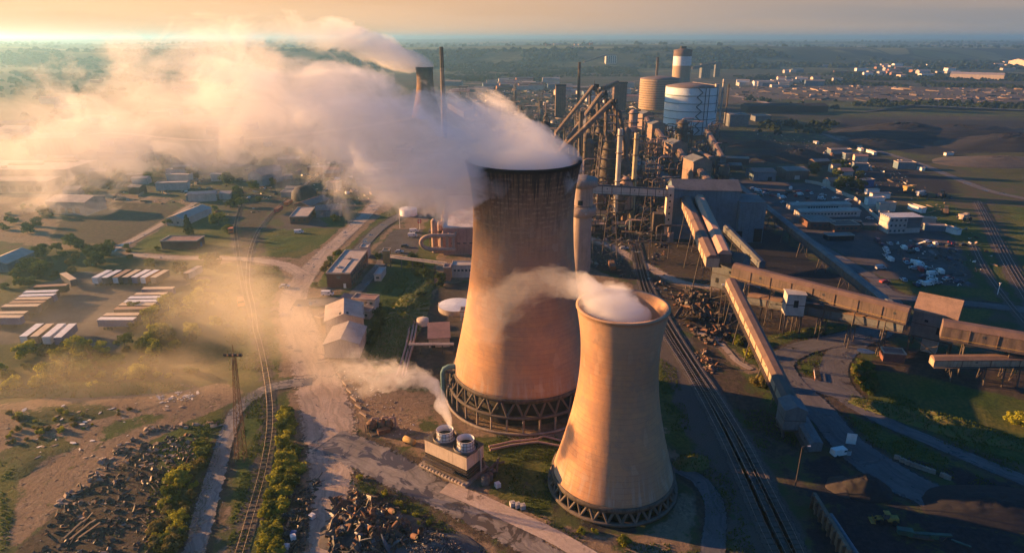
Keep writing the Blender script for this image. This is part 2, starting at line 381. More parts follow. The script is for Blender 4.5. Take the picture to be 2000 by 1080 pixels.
for line in TC:
    a = np.array(line)
    near_ = (XF > a[:, 0].min() - 20) & (XF < a[:, 0].max() + 20) & (YF > a[:, 1].min() - 20) & (YF < a[:, 1].max() + 20)
    qx, qy = XF[near_], YF[near_]; q = np.full(qx.shape, 1e9)
    for i in range(len(a) - 1):
        ex, ey = a[i + 1, 0] - a[i, 0], a[i + 1, 1] - a[i, 1]; t = np.clip(((qx - a[i, 0]) * ex + (qy - a[i, 1]) * ey) / (ex * ex + ey * ey + 1e-9), 0, 1)
        q = np.minimum(q, np.hypot(qx - a[i, 0] - t * ex, qy - a[i, 1] - t * ey))
    sd = np.full(XF.shape, 1e9); sd[near_] = q; ROADM = np.maximum(ROADM, np.clip(2 - sd / 2.5, 0, 1))
    m = np.clip(1 - (sd - 1.6) / 1.6, 0, 1) * .85
    for k in CH_N: W[k] *= (1 - m)
    W['ballast'] += m
def fbm(x, y, s, seed=0):
    v = np.zeros(x.shape); a = 1.0
    for o in range(4):
        fx, fy = x / s + seed * 13.1, y / s + seed * 7.7
        ix, iy = np.floor(fx), np.floor(fy); tx, ty = fx - ix, fy - iy
        tx = tx * tx * (3 - 2 * tx); ty = ty * ty * (3 - 2 * ty)
        def h(i, j):
            q = np.sin(i * 127.1 + j * 311.7 + seed * 5.3) * 43758.5453; return q - np.floor(q)
        v += a * ((h(ix, iy) * (1 - tx) + h(ix + 1, iy) * tx) * (1 - ty) + (h(ix, iy + 1) * (1 - tx) + h(ix + 1, iy + 1) * tx) * ty)
        a *= .5; s /= 2
    return v / 1.875
def sst(x, a, b):
    t = np.clip((x - a) / (b - a), 0, 1); return t * t * (3 - 2 * t)
def terrain(x, y):
    edge = 2350 + 500 * (fbm(x, x * 0 + 3.3, 900, 2) - .5) + np.clip(x - 700, 0, 3000) * .5
    h = sst(y, edge, edge + 420) * (26 + 46 * fbm(x, y, 1500, 5))
    h = h + sst(y, 6000, 14000) * 30 * (fbm(x, y, 6000, 9))
    rl = sst(-x - .62 * y, -60, 300) * sst(y, 500, 900)         # wooded rise on the left
    return h + rl * 18 * fbm(x, y, 500, 4)
ZG = terrain(XF, YF)
gm = (1 - ROADM) * sst(np.minimum(W['grass'] + W['scrub'] + .6 * W['mud'], 1), .55, 1) * (YF < 560)
ZG = ZG + gm * (fbm(XF, YF, 9, 1) - .5) * 1.1 + (1 - ROADM) * (W['scrub'] > .5) * (YF < 560) * (fbm(XF, YF, 14, 6) - .45) * 1.2
NX, NY = len(GX), len(GY)
ZGr = ZG.reshape(NY, NX)
def gh(x, y):
    i = min(max(int(np.searchsorted(GX, x)) - 1, 0), NX - 2); j = min(max(int(np.searchsorted(GY, y)) - 1, 0), NY - 2)
    tx = (x - GX[i]) / (GX[i + 1] - GX[i]); ty = (y - GY[j]) / (GY[j + 1] - GY[j])
    return float((ZGr[j, i] * (1 - tx) + ZGr[j, i + 1] * tx) * (1 - ty) + (ZGr[j + 1, i] * (1 - tx) + ZGr[j + 1, i + 1] * tx) * ty)
def g3(px, py):
    p = at(px, py); return Vector((p.x, p.y, gh(p.x, p.y)))

def ground_material():
    m = bpy.data.materials.new("ground"); b = NB(nt(m)); g = b.n('NewGeometry').outputs['Position']
    def attr(n): o = b.n('Attribute'); o.attribute_name = n; return o.outputs['Fac']
    warp = b.noise(g, .12, 5, .65); fine = b.noise(g, .9, 5, .7); mid = b.noise(g, .05, 5, .6); grit = b.noise(g, 3.5, 3, .7)
    wv = b.math('ADD', b.math('MULTIPLY', b.math('SUBTRACT', warp, .5), 2.2), b.math('MULTIPLY', b.math('SUBTRACT', fine, .5), .9))
    def mask(n): return b.ramp(b.math('ADD', attr(n), wv), .35, .65)
    def two(a, c, s=fine, lo=.35, hi=.65): return b.mix(b.ramp(s, lo, hi), a, c)
    # far land: fields, hedges, woods, works ground
    cell = b.n('TexVoronoi'); cell.inputs['Scale'].default_value = .0026; b.l(b.vm('MULTIPLY', g, (1, .55, 1)), cell.inputs['Vector'])
    hs = b.n('TexVoronoi', feature='DISTANCE_TO_EDGE'); hs.inputs['Scale'].default_value = .0026; b.l(b.vm('MULTIPLY', g, (1, .55, 1)), hs.inputs['Vector'])
    cr = b.n('ValToRGB'); e = cr.color_ramp.elements
    e[0].position = 0; e[0].color = (.05, .085, .03, 1); e[1].position = 1; e[1].color = (.20, .20, .09, 1)
    for p_, c_ in ((.25, (.035, .06, .025, 1)), (.45, (.15, .18, .06, 1)), (.6, (.26, .20, .10, 1)), (.75, (.05, .08, .03, 1))):
        q = e.new(p_); q.color = c_
    sepc = b.n('SeparateColor'); b.l(cell.outputs['Color'], sepc.inputs[0]); b.l(sepc.outputs[0], cr.inputs[0])
    hedge = b.ramp(hs.outputs[0], .012, .03, 1, 0)
    farwood = b.ramp(b.noise(g, .0016, 4, .6), .5, .56)
    fcol = b.mix(b.math('MAXIMUM', hedge, farwood), cr.outputs[0], (.015, .026, .014))
    y = b.sep(g)[1]
    works = two((.055, .05, .045), (.035, .045, .028), b.noise(g, .012, 6, .7), .42, .58)
    works = b.mix(b.ramp(b.noise(b.vm('MULTIPLY', g, (.35, 1, 1)), .02, 5, .7), .6, .66), works, (.19, .15, .12))
    works = b.mix(b.ramp(b.noise(b.vm('MULTIPLY', g, (.3, 1, 1)), .011, 5, .7), .56, .6), works, (.022, .034, .018))
    esc = b.mix(b.ramp(b.noise(g, .004, 5, .7), .5, .6), two((.022, .034, .016), (.04, .05, .026), b.noise(g, .03, 5, .7)), (.10, .11, .05))
    yn = b.math('ADD', y, b.math('MULTIPLY', b.noise(g, .002, 3), 900))
    base = b.mix(b.ramp(yn, 2400, 2600), works, esc); base = b.mix(b.ramp(yn, 3250, 3500), base, fcol)
    near = two((.06, .075, .03), (.085, .07, .05), warp, .4, .6)
    col = b.mix(b.ramp(y, 420, 700), near, base)
    grass = b.mix(b.ramp(mid, .4, .62), two((.07, .105, .022), (.035, .06, .016)), two((.12, .115, .035), (.055, .07, .022)))
    scrub = two((.05, .062, .022), (.085, .08, .035))
    dirt = b.mix(b.ramp(warp, .42, .62), two((.25, .175, .115), (.17, .12, .085)), two((.13, .095, .07), (.30, .22, .15)))
    mud = two((.05, .04, .032), (.085, .065, .05), b.noise(g, .5, 5, .75), .42, .6)
    asph = b.mix(b.ramp(warp, .4, .65), two((.085, .08, .08), (.11, .1, .1)), (.075, .066, .062))
    coal = two((.018, .019, .023), (.036, .036, .042))
    bal = two((.08, .068, .06), (.12, .10, .088), grit, .4, .6)
    for n, c in (('grass', grass), ('scrub', scrub), ('dirt', dirt), ('mud', mud), ('asphalt', asph), ('coal', coal), ('ballast', bal)):
        col = b.mix(mask(n), col, c)
    trk = b.noise(b.vm('MULTIPLY', b.vm('ADD', g, b.vm('MULTIPLY', b.noise(g, .03, 2, .5, out=1), (40, 40, 0))), (.9, .12, 0)), 1.0, 3, .6)
    tm = b.math('MULTIPLY', b.math('MAXIMUM', attr('dirt'), attr('asphalt')), b.ramp(trk, .55, .68, 0, .5)); col = b.mix(tm, col, (.07, .055, .045))
    tuftm = b.math('MULTIPLY', b.math('MAXIMUM', attr('dirt'), b.math('MAXIMUM', attr('mud'), attr('ballast'))), b.ramp(b.noise(g, .28, 5, .75), .58, .66, 0, .8)); col = b.mix(tuftm, col, (.07, .08, .025))
    col = b.mix(b.ramp(grit, .3, .7, 0, .35), col, b.mix(.5, col, (.02, .02, .02)))
    hgt = b.math('ADD', b.math('MULTIPLY', fine, .8), b.math('MULTIPLY', grit, .35))
    b.bsdf(col, .95, hgt, .7, .5, 0, .1)
    return m
gme = bpy.data.meshes.new("ground")
idx = np.arange(NX * NY).reshape(NY, NX)
quads = np.stack([idx[:-1, :-1].ravel(), idx[:-1, 1:].ravel(), idx[1:, 1:].ravel(), idx[1:, :-1].ravel()], 1)
gme.vertices.add(NX * NY); gme.vertices.foreach_set('co', np.stack([XF, YF, ZG], 1).ravel())
gme.loops.add(quads.size); gme.loops.foreach_set('vertex_index', quads.ravel().astype(np.int32))
gme.polygons.add(len(quads)); gme.polygons.foreach_set('loop_start', np.arange(0, quads.size, 4, dtype=np.int32))
gme.polygons.foreach_set('loop_total', np.full(len(quads), 4, np.int32)); gme.update(calc_edges=True)
gme.polygons.foreach_set('use_smooth', np.ones(len(quads), bool))
for k in CH_N:
    a = gme.attributes.new(k, 'FLOAT', 'POINT'); a.data.foreach_set('value', W[k].astype(np.float32))
gme.materials.append(ground_material())
ground = bpy.data.objects.new("ground", gme); sc.collection.objects.link(ground); ground['kind'] = 'structure'
# ---------------------------------------------------------------- cooling towers
def tower_material(name, H, zb, top_stain, brick, tint=(1, 1, 1), seed=0.0):
    m = bpy.data.materials.new(name); b = NB(nt(m)); tc = b.n('TexCoord').outputs['Object']
    x, y, z = b.sep(tc)[:3]
    ang = b.math('ARCTAN2', y, x)
    av = b.comb(b.math('MULTIPLY', ang, 14.0), seed, b.math('MULTIPLY', z, .10))
    av2 = b.comb(b.math('MULTIPLY', ang, 26.0), seed + 5, b.math('MULTIPLY', z, .05))
    big = b.noise(b.vm('ADD', tc, (seed, 0, 0)), .07, 5, .6); fin = b.noise(tc, .8, 4, .7)
    T = lambda c: tuple(c[i] * tint[i] for i in range(3))
    c = b.mix(b.ramp(big, .35, .65), T((.50, .28, .145)), T((.39, .215, .115)))
    c = b.mix(b.ramp(fin, .3, .75, 0, .35), c, T((.24, .165, .125)))
    # shutter lifts: thin darker rings every 1.25 m and faint vertical joints
    fz = b.math('FRACT', b.math('DIVIDE', z, 1.25)); ring = b.ramp(b.math('ABSOLUTE', b.math('SUBTRACT', fz, .5)), .40, .5)
    fa = b.math('FRACT', b.math('MULTIPLY', ang, 30 / 6.2832 * 2)); vj = b.ramp(b.math('ABSOLUTE', b.math('SUBTRACT', fa, .5)), .47, .5)
    ln = b.math('MULTIPLY', b.math('MAXIMUM', b.math('MULTIPLY', ring, .42), b.math('MULTIPLY', vj, .3)), b.ramp(b.noise(tc, .18, 3, .6), .35, .65, .25, 1.0))
    lv = b.math('FLOOR', b.math('DIVIDE', z, 1.25)); 
    lift = b.noise(b.comb(b.math('MULTIPLY', lv, 3.7), b.math('MULTIPLY', ang, 1.5), seed), 1.0, 2, .5)
    c = b.mix(b.ramp(lift, .35, .65, 0, .35), c, T((.30, .19, .14)))
    pq = b.voro(b.comb(b.math('MULTIPLY', ang, 8), 0, b.math('MULTIPLY', z, .4)), 1.0, out=1); ps = b.n('SeparateColor'); b.l(pq, ps.inputs[0])
    c = b.mix(b.ramp(ps.outputs[0], .7, .95, 0, .35), c, T((.27, .19, .14))); c = b.mix(b.ramp(ps.outputs[1], .88, .96, 0, .3), c, T((.50, .36, .25)))
    c = b.mix(ln, c, T((.16, .11, .085)))
    # soot and damp from the rim; dark upper shell also paints in plume shade
    zr = b.math('DIVIDE', z, H)
    st = b.noise(av, 1.0, 4, .65); st2 = b.noise(av2, 1.0, 4, .7)
    if brick > .5:
        grd = b.ramp(b.math('ADD', zr, b.math('ADD', b.math('MULTIPLY', b.math('SUBTRACT', st, .5), .30), b.math('MULTIPLY', b.math('SUBTRACT', big, .5), .3))),   .66, .98)
        c = b.mix(b.math('MULTIPLY', grd, .86), c, T((.085, .052, .034)))
        brk = b.math('MULTIPLY', b.ramp(fin, .40, .56), b.ramp(b.noise(b.vm('MULTIPLY', tc, (1, 1, 1.0)), .35, 3, .7), .38, .56))
        eff = b.math('MULTIPLY', b.math('MULTIPLY', b.math('MAXIMUM', b.ramp(b.math('ABSOLUTE', b.math('SUBTRACT', fz, .5)), .22, .40), vj), brk), b.ramp(zr, .60, .74))
        c = b.mix(b.math('MULTIPLY', eff, .65), c, T((.40, .25, .15)))
        run = b.ramp(b.math('ADD', st2, b.math('MULTIPLY', b.math('SUBTRACT', zr, 1.0), 1.2)), .36, .52)
        c = b.mix(b.math('MULTIPLY', run, .9), c, T((.03, .023, .02))); c = b.mix(b.ramp(zr, .972, .99), c, T((.02, .018, .018)))
    else:
        run = b.ramp(b.math('ADD', st2, b.math('MULTIPLY', b.math('SUBTRACT', zr, 1.0), 1.1)), .48, .64); c = b.mix(b.math('MULTIPLY', run, .45), c, T((.12, .09, .075)))
        c = b.mix(b.math('MULTIPLY', b.ramp(zr, .72, .98), .45), c, T((.42, .31, .22))); pk_ = b.noise(tc, .22, 4, .7)
        c = b.mix(b.ramp(pk_, .6, .66, 0, .4), c, T((.22, .17, .14)))
    # pale damp bloom and drips near the foot
    foot = b.math('MULTIPLY', b.ramp(z, zb + 9, zb + 1), b.ramp(st, .45, .65)); c = b.mix(b.math('MULTIPLY', foot, .5), c, T((.42, .36, .31)))
    drip = b.math('MULTIPLY', b.ramp(z, zb + 6, zb), b.ramp(st2, .62, .7)); c = b.mix(b.math('MULTIPLY', drip, .6), c, T((.10, .075, .06)))
    h = b.math('ADD', b.math('MULTIPLY', ring, -.5), fin)
    b.bsdf(c, .9, h, .35, .12, 0, .2)
    return m
conc_dark = M('sooty_concrete', (.11, .085, .07), (.05, .04, .035), .4, streak=.6)
conc = M('concrete', (.30, .25, .21), (.2, .165, .14), .3, streak=.4)
soot = M('soot', (.02, .019, .02), (.035, .03, .028), .5)
def cooling_tower(label, px, py, dist, H, zb, Rb, Rt, zt, Rr, mat, nleg, ring_z, wall_r, rim_r=None, back=False):
    base = at(px, py); base = Vector((base.x, dist, 0)) if dist else base
    t = thing('cooling_tower', label, 'cooling tower', base)
    al = (zt - zb) / math.sqrt((Rb / Rt) ** 2 - 1); au = (H - zt) / math.sqrt((Rr / Rt) ** 2 - 1)
    def rad(z): return Rt * math.sqrt(1 + ((z - zt) / (al if z < zt else au)) ** 2)
    zs = [zb + (H - zb) * i / 48 for i in range(49)]
    prof = [(rad(z), z) for z in zs] + [(rad(H) + .15, H), (rad(H) + .15, H + .35), (rad(H) - .75, H + .35)] + [(rad(z) - .75, z) for z in zs[::-1]]
    MB().lathe(prof, n=128, closed=True).build('shell', mat, t)
    # foot ring beam
    MB().lathe([(Rb + .25, zb - .7), (Rb + .35, zb + .45), (Rb - .9, zb + .45), (Rb - .9, zb - .7)], n=96, closed=True).build('ring_beam', conc_dark, t)
    if back: return t, base
    Rw = wall_r
    for k in range(nleg):
        a0 = 2 * math.pi * (k + .5) / nleg
        mb = MB()
        for sgn in (-1, 1):
            a1 = a0 + sgn * math.pi / nleg * .92
            p0 = (Rw * math.cos(a0), Rw * math.sin(a0), ring_z); p1 = ((Rb - .2) * math.cos(a1), (Rb - .2) * math.sin(a1), zb - .4)
            mb.tube([p0, p1], .33, 8)
        mb.build('leg', M('leg_concrete', (.12, .095, .08), (.08, .066, .056), .4, streak=.3), t)
    # pond kerb and, on the big tower, the second tier of posts
    MB().lathe([(Rw - .55, ring_z - .45), (Rw + .55, ring_z - .45), (Rw + .55, ring_z + .15), (Rw - .55, ring_z + .15)], n=96, closed=True).build('walkway_ring', M('leg_concrete', (.17,) * 3), t)
    if ring_z > 2:
        for k in range(nleg):
            a0 = 2 * math.pi * (k + .5) / nleg
            MB().tube([((Rw + .1) * math.cos(a0), (Rw + .1) * math.sin(a0), 0), ((Rw + .1) * math.cos(a0), (Rw + .1) * math.sin(a0), ring_z - .3)], .3, 8).build('post', conc, t)
        MB().lathe([(Rw + 1.6, 0), (Rw + 1.6, .7), (Rw + 1.0, .7), (Rw + 1.0, 0)], n=96, closed=True).build('kerb', conc, t)
    # fill packs, interior shade put into their near-black colour
    MB().lathe([(Rb - 2.2, .3), (Rb - 2.2, zb + 1.5), (.01, zb + 1.5)], n=64).build('fill_pack', soot, t)
    return t, base
TB_MAT = tower_material('sooty_terracotta_concrete', 70, 9, 1.0, .8, seed=1.0)
TS_MAT = tower_material('warm_grey_concrete', 46, 4, .42, .3, (1.06, 1.0, .97), seed=8.0)
big, big_p = cooling_tower('tallest cooling tower, sooty dark around its steaming rim, standing behind the small one', 1020, 770, 172.6, 69.5, 9.2, 20.2, 13.6, 56, 15.2, TB_MAT, 30, 4.8, 21.2)
small, small_p = cooling_tower('small pale cooling tower in front of the tall one, steam spilling over its rim', 1195, 946, 130.0, 45.8, 4.0, 14.1, 8.6, 34, 9.9, TS_MAT, 30, .9, 14.7)
fp = atd(829, 132, 850)
far_t, far_p = cooling_tower('distant steaming cooling tower beside the tall thin chimney', 829, 132, 850, fp.z, 6, 19, 10.2, fp.z - 12, 11.2, tower_material('dark_brown_tower_concrete', fp.z, 6, 1.0, .8, (.5, .5, .5), 4.0), 30, 4, 20, back=True)
far_t.location = (fp.x, 850, 0)
# ---------------------------------------------------------------- roads and tracks
def road_material(name, a, c, wet=0.0, tracks=.5, rough=.9, soft_edge=1.1):
    m = bpy.data.materials.new(name); b = NB(nt(m)); g = b.n('NewGeometry').outputs['Position']
    uv = b.n('UVMap').outputs[0]; u, v, _ = b.sep(uv)[:3]
    n1 = b.noise(g, .09, 5, .65); n2 = b.noise(g, 1.1, 5, .7)
    uw = b.math('ADD', u, b.math('MULTIPLY', b.math('SUBTRACT', b.noise(g, .07, 3, .6), .5), 9))
    st = b.noise(b.comb(b.math('MULTIPLY', uw, .8), b.math('MULTIPLY', v, .03), 0), 1.0, 4, .6)
    st2 = b.noise(b.comb(b.math('MULTIPLY', uw, 2.6), b.math('MULTIPLY', v, .07), 4), 1.0, 3, .6)
    col = b.mix(b.ramp(n1, .4, .62), a, c); col = b.mix(b.ramp(n2, .35, .7, 0, .5), col, tuple(k * .6 for k in a))
    col = b.mix(b.ramp(st, .45, .62, 0, tracks), col, tuple(k * .5 for k in c)); col = b.mix(b.ramp(st2, .5, .68, 0, tracks * .5), col, tuple(min(k * 1.35, .8) for k in a))
    h = b.math('ADD', n2, b.math('MULTIPLY', st2, .8))
    p = b.bsdf(col, rough, h, .5, .15, 0, .3)
    ea = b.n('Attribute'); ea.attribute_name = 'edge'; en = b.noise(g, .8, 5, .7)
    al = b.ramp(b.math('ADD', ea.outputs['Fac'], b.math('MULTIPLY', b.math('SUBTRACT', en, .5), soft_edge)), .80, .90, 1, 0)
    tb = b.n('BsdfTransparent'); mx = b.n('MixShader'); b.l(al, mx.inputs[0]); b.l(tb.outputs[0], mx.inputs[1]); b.l(p.outputs[0], mx.inputs[2])
    om = [n for n in m.node_tree.nodes if n.bl_idname == 'ShaderNodeOutputMaterial'][0]; b.l(mx.outputs[0], om.inputs[0])
    if wet:
        w_ = b.ramp(b.noise(g, .16, 4, .6, 1.0), .6 - wet * .12, .66 - wet * .1)
        c2 = b.mix(w_, col, tuple(k * .45 for k in c)); b.l(c2, p.inputs['Base Color']); b.l(b.math('SUBTRACT', rough, b.math('MULTIPLY', w_, .72)), p.inputs['Roughness'])
        bp = [n for n in m.node_tree.nodes if n.bl_idname == 'ShaderNodeBump'][0]; b.l(b.math('SUBTRACT', .5, b.math('MULTIPLY', w_, .46)), bp.inputs['Strength'])
    return m
RM = {'haul': road_material('dusty_haul_road', (.40, .315, .25), (.29, .225, .18), 0.15, .45),
      'wet': road_material('wet_grey_track', (.25, .225, .21), (.17, .15, .14), 1.0, .6, .85),
      'pad': road_material('pale_concrete', (.46, .37, .31), (.38, .30, .25), .2, .25, .9, .15),
      'asph': road_material('worn_asphalt', (.125, .118, .12), (.09, .085, .088), .15, .45, .9, .5)}
def ribbon(name, line, mat, lift, ragged=.5, n=7, tag=True):
    vs, fs, uv = [], [], []; L = 0; sd = hash_seed(name)
    for i, (x, y, w_) in enumerate(line):
        a = Vector(line[max(i - 1, 0)][:2]); c = Vector(line[min(i + 1, len(line) - 1)][:2]); d = (c - a).normalized(); s = Vector((d.y, -d.x))
        if i: L += (Vector(line[i][:2]) - Vector(line[i - 1][:2])).length
        for k in range(n + 1):
            t = k / n - .5; e = 0
            if k in (0, n): e = ragged * (mnoise.noise((x * .22, y * .22, sd + k)) + .5 * mnoise.noise((x * .9, y * .9, sd + k)))
            q = Vector((x, y)) + s * (t * w_ + (e if k else -e))
            vs.append((q.x, q.y, gh(q.x, q.y) + lift)); uv.append((t * w_, L))
    for i in range(len(line) - 1):
        for k in range(n): a = i * (n + 1) + k; fs.append((a, a + 1, a + n + 2, a + n + 1))
    me = bpy.data.meshes.new(name); me.from_pydata(vs, [], fs); ul = me.uv_layers.new(name='UVMap')
    for l in me.loops: ul.data[l.index].uv = uv[l.vertex_index]
    ea = me.attributes.new('edge', 'FLOAT', 'POINT'); ea.data.foreach_set('value', [abs(k / n - .5) * 2 for _ in line for k in range(n + 1)])
    me.materials.append(mat); o = bpy.data.objects.new(name, me); sc.collection.objects.link(o)
    if tag: o['kind'] = 'structure'
    return o
def hash_seed(s): return sum(ord(c) * (i + 1) for i, c in enumerate(s)) % 97
def finer(line, step=1.5):
    out = []
    for i in range(len(line) - 1):
        a, c = line[i], line[i + 1]; n = max(1, int(math.dist(a[:2], c[:2]) / step))
        for k in range(n): out.append([a[j] + (c[j] - a[j]) * k / n for j in range(len(a))])
    out.append(line[-1]); return out
for i, (k, (mt, line)) in enumerate(RC.items()):
    far = line[0][1] > 400
    ribbon(k, finer(line, 8 if far else 1.5), RM[mt], .10 + .012 * (i % 9) + (.5 if k == 'valley_road' or k == 'far_lane' else 0), .15 if k == 'concrete_pad' else (.4 if mt == 'asph' else .9), 14)
rail_m = M('worn_rail', (.30, .26, .24), (.16, .12, .10), 2, rough=.35, metal=.8); sleeper_m = M('old_sleepers', (.10, .085, .07), (.07, .06, .05), 1)
bal_m = road_material('track_ballast', (.13, .11, .095), (.09, .075, .066), 0, .2)
for li, line in enumerate(TC):
    faint = li in (3, 4); far = sum(p[1] for p in line) / len(line) > 260
    L = finer(line, 3 if far else 1.2)
    if not far and not faint: ribbon('ballast_bed', [(x, y, 4.2) for x, y in L], bal_m, .22, .4, 8)
    t = bpy.data.objects.new('railway_track', None); sc.collection.objects.link(t); t['kind'] = 'structure'
    for s in (-.75, .75):
        pts = []
        for i, (x, y) in enumerate(L):
            a = Vector(L[max(i - 1, 0)]); c = Vector(L[min(i + 1, len(L) - 1)]); d = (c - a).normalized()
            q = Vector((x, y)) + Vector((d.y, -d.x)) * s; pts.append((q.x, q.y, gh(q.x, q.y) + (.3 if faint else .46)))
        MB().tube(pts, (.05 if faint else .065) if not far else .09, 4).build('rail', rail_m, t)
    mb = MB(); acc = 0
    for i in range(1, len(L)):
        d = Vector(L[i]) - Vector(L[i - 1]); acc += d.length
        if acc > (.9 if not far else 3):
            acc = 0; mb.box((L[i][0], L[i][1], gh(*L[i]) + (.1 if faint else .30)), (.26, 2.3, .14), math.atan2(d.y, d.x))
    mb.build('sleepers', sleeper_m, t)
# ---------------------------------------------------------------- shared surfaces
brick = M('red_brick', (.16, .075, .055), (.11, .06, .045), .5, streak=.2)
white_clad = M('white_cladding', (.46, .42, .39), (.36, .33, .30), .3, rib=.0, streak=.35)
cream = M('cream_panel', (.55, .45, .36), (.45, .36, .28), .3, streak=.5)
grey_clad = M('grey_cladding', (.16, .15, .15), (.11, .105, .105), .15, streak=.5)
blue_clad = M('blue_grey_cladding', (.13, .19, .23), (.10, .14, .17), .15, streak=.4)
brown_clad = M('brown_cladding', (.17, .115, .09), (.11, .08, .065), .2, streak=.6)
roof_grey = M('grey_roof', (.24, .20, .18), (.17, .145, .13), .2)
roof_pale = M('pale_roof', (.42, .35, .30), (.33, .27, .23), .25)
roof_pink = M('rusty_pink_roof', (.30, .17, .14), (.22, .13, .11), .3, streak=.2)
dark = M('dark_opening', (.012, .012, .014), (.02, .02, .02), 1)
glass = M('window_glass', (.04, .05, .06), (.06, .07, .08), 1, rough=.15, spec=.6)
steel = M('dark_steel', (.06, .055, .055), (.1, .075, .06), .8, rough=.6)
rust = M('rust', (.19, .09, .05), (.10, .055, .035), .9, rough=.85)
paint_w = M('white_paint', (.72, .70, .68), (.6, .57, .54), .7, rough=.45)
paint_y = M('yellow_paint', (.60, .38, .05), (.45, .28, .05), .9, rough=.5)
paint_o = M('orange_paint', (.62, .20, .05), (.42, .13, .05), .9, rough=.5)
paint_b = M('blue_paint', (.05, .10, .26), (.04, .07, .18), .7, rough=.5)
paint_n = M('navy_paint', (.035, .045, .09), (.03, .035, .07), .7, rough=.5)
paint_r = M('red_paint', (.45, .05, .05), (.3, .04, .04), .7, rough=.5)
paint_g = M('green_paint', (.03, .10, .075), (.03, .06, .05), .7, rough=.5)
paint_k = M('black_paint', (.02, .02, .022), (.03, .03, .03), .7, rough=.35)
teal = M('teal_pipe_paint', (.12, .22, .22), (.09, .16, .16), .6)
rubber = M('tyre_rubber', (.02, .02, .02), (.03, .03, .03), 2)

def frame2(p0, p1):
    d = (p1 - p0); d.z = 0; return d.length, math.atan2(d.y, d.x)
def house(name, label, p0, p1, width, h, wall, roof, kind='gable', rise=None, wins=(), doors=(), group=None, z=0.0, cat='building', over=.35, extras=None):
    """p0-p1: the building's long centre line on the ground (world points)"""
    L, a = frame2(p0, p1); c = (p0 + p1) / 2
    t = thing(name, label, cat, (c.x, c.y, gh(c.x, c.y) - .15 + z), a, group)
    rise = rise if rise is not None else width * .18
    hx, hy = L / 2, width / 2
    mb = MB()
    if kind == 'gable':
        prof = [(-hy, 0), (hy, 0), (hy, h), (0, h + rise), (-hy, h)]
        mb.add([(x, y, zz) for x in (-hx, hx) for y, zz in prof], [(4, 3, 2, 1, 0), (5, 6, 7, 8, 9), (0, 1, 6, 5), (1, 2, 7, 6), (2, 3, 8, 7), (3, 4, 9, 8), (4, 0, 5, 9)])
        mb.build('wall', wall, t); MB().gable((0, 0, h + .02), (L, width), rise, 0, over, .22).build('roof', roof, t)
    elif kind == 'mono':
        mb.add([(-hx, -hy, 0), (hx, -hy, 0), (hx, hy, 0), (-hx, hy, 0), (-hx, -hy, h), (hx, -hy, h), (hx, hy, h + rise), (-hx, hy, h + rise)],
               [(0, 3, 2, 1), (4, 5, 6, 7), (0, 1, 5, 4), (1, 2, 6, 5), (2, 3, 7, 6), (3, 0, 4, 7)]).build('wall', wall, t)
        e = over; s = rise / width
        MB().add([(sx * (hx + e), sy * (hy + e), h + .03 + (rise if sy > 0 else 0) + sy * e * s + dz) for dz in (0, .2) for sx, sy in ((-1, -1), (1, -1), (1, 1), (-1, 1))],
                 [(0, 3, 2, 1), (4, 5, 6, 7), (0, 1, 5, 4), (1, 2, 6, 5), (2, 3, 7, 6), (3, 0, 4, 7)]).build('roof', roof, t)
    else:
        mb.box((0, 0, h / 2), (L, width, h)).build('wall', wall, t)
        MB().box((0, 0, h + .1), (L + .3, width + .3, .22)).build('roof', roof, t)
        mb = MB()
        for sx, sy, lx, ly in ((0, hy + .02, L + .4, .3), (0, -hy - .02, L + .4, .3), (hx + .02, 0, .3, width - .3), (-hx - .02, 0, .3, width - .3)):
            mb.box((sx, sy, h + .4), (lx, ly, .42))
        mb.build('parapet', roof_pale, t)
    # windows: (side, n, w, h, z, inset0, inset1)
    for side, n, ww, wh, wz, i0, i1 in wins:
        ln = L if side in ('-y', '+y') else width
        for k in range(n):
            s = -ln / 2 + i0 + (ln - i0 - i1) * ((k + .5) / n)
            if side == '-y': c_, d_ = (s, -hy - .03, wz), (ww, .08, wh)
            elif side == '+y': c_, d_ = (s, hy + .03, wz), (ww, .08, wh)
            elif side == '-x': c_, d_ = (-hx - .03, s, wz), (.08, ww, wh)
            else: c_, d_ = (hx + .03, s, wz), (.08, ww, wh)
            MB().box(c_, d_).build('window', glass, t)
    for side, s, dw, dh, mat in doors:
        if side == '-y': c_, d_ = (s, -hy - .04, dh / 2), (dw, .1, dh)
        elif side == '+y': c_, d_ = (s, hy + .04, dh / 2), (dw, .1, dh)
        elif side == '-x': c_, d_ = (-hx - .04, s, dh / 2), (.1, dw, dh)
        else: c_, d_ = (hx + .04, s, dh / 2), (.1, dw, dh)
        MB().box(c_, d_).build('door', mat, t)
    if extras: extras(t, L, width, h)
    return t
# ---------------------------------------------------------------- trailers
def make_trailer(L, body, top, door):
    t = bpy.data.objects.new('semi_trailer', None); sc.collection.objects.link(t)
    mb = MB().box((0, 0, 2.6), (L, 2.5, 2.7))
    for k in range(int(L / 1.1)):
        for s in (-1, 1): mb.box((-L / 2 + .6 + k * 1.1, s * 1.27, 2.6), (.08, .05, 2.6))
    mb.build('body', body, t); MB().box((0, 0, 4.01), (L + .06, 2.58, .12)).build('roof', top, t)
    MB().box((.2, 0, 1.08), (L - 1, 1.1, .3)).build('chassis', steel, t)
    MB().box((-L / 2 - .03, 0, 2.55), (.07, 2.3, 2.5)).build('door', door, t)
    for k in range(3):
        for s in (-1, 1):
            MB().add(*wheel_geo((-L / 2 + 2 + k * 1.3, s * 1.0, .5), .5, .36)).build('wheel', rubber, t)
    for s in (-1, 1): MB().box((L / 2 - 2.6, s * .8, .55), (.14, .14, 1.1)).build('landing_leg', steel, t)
    return t
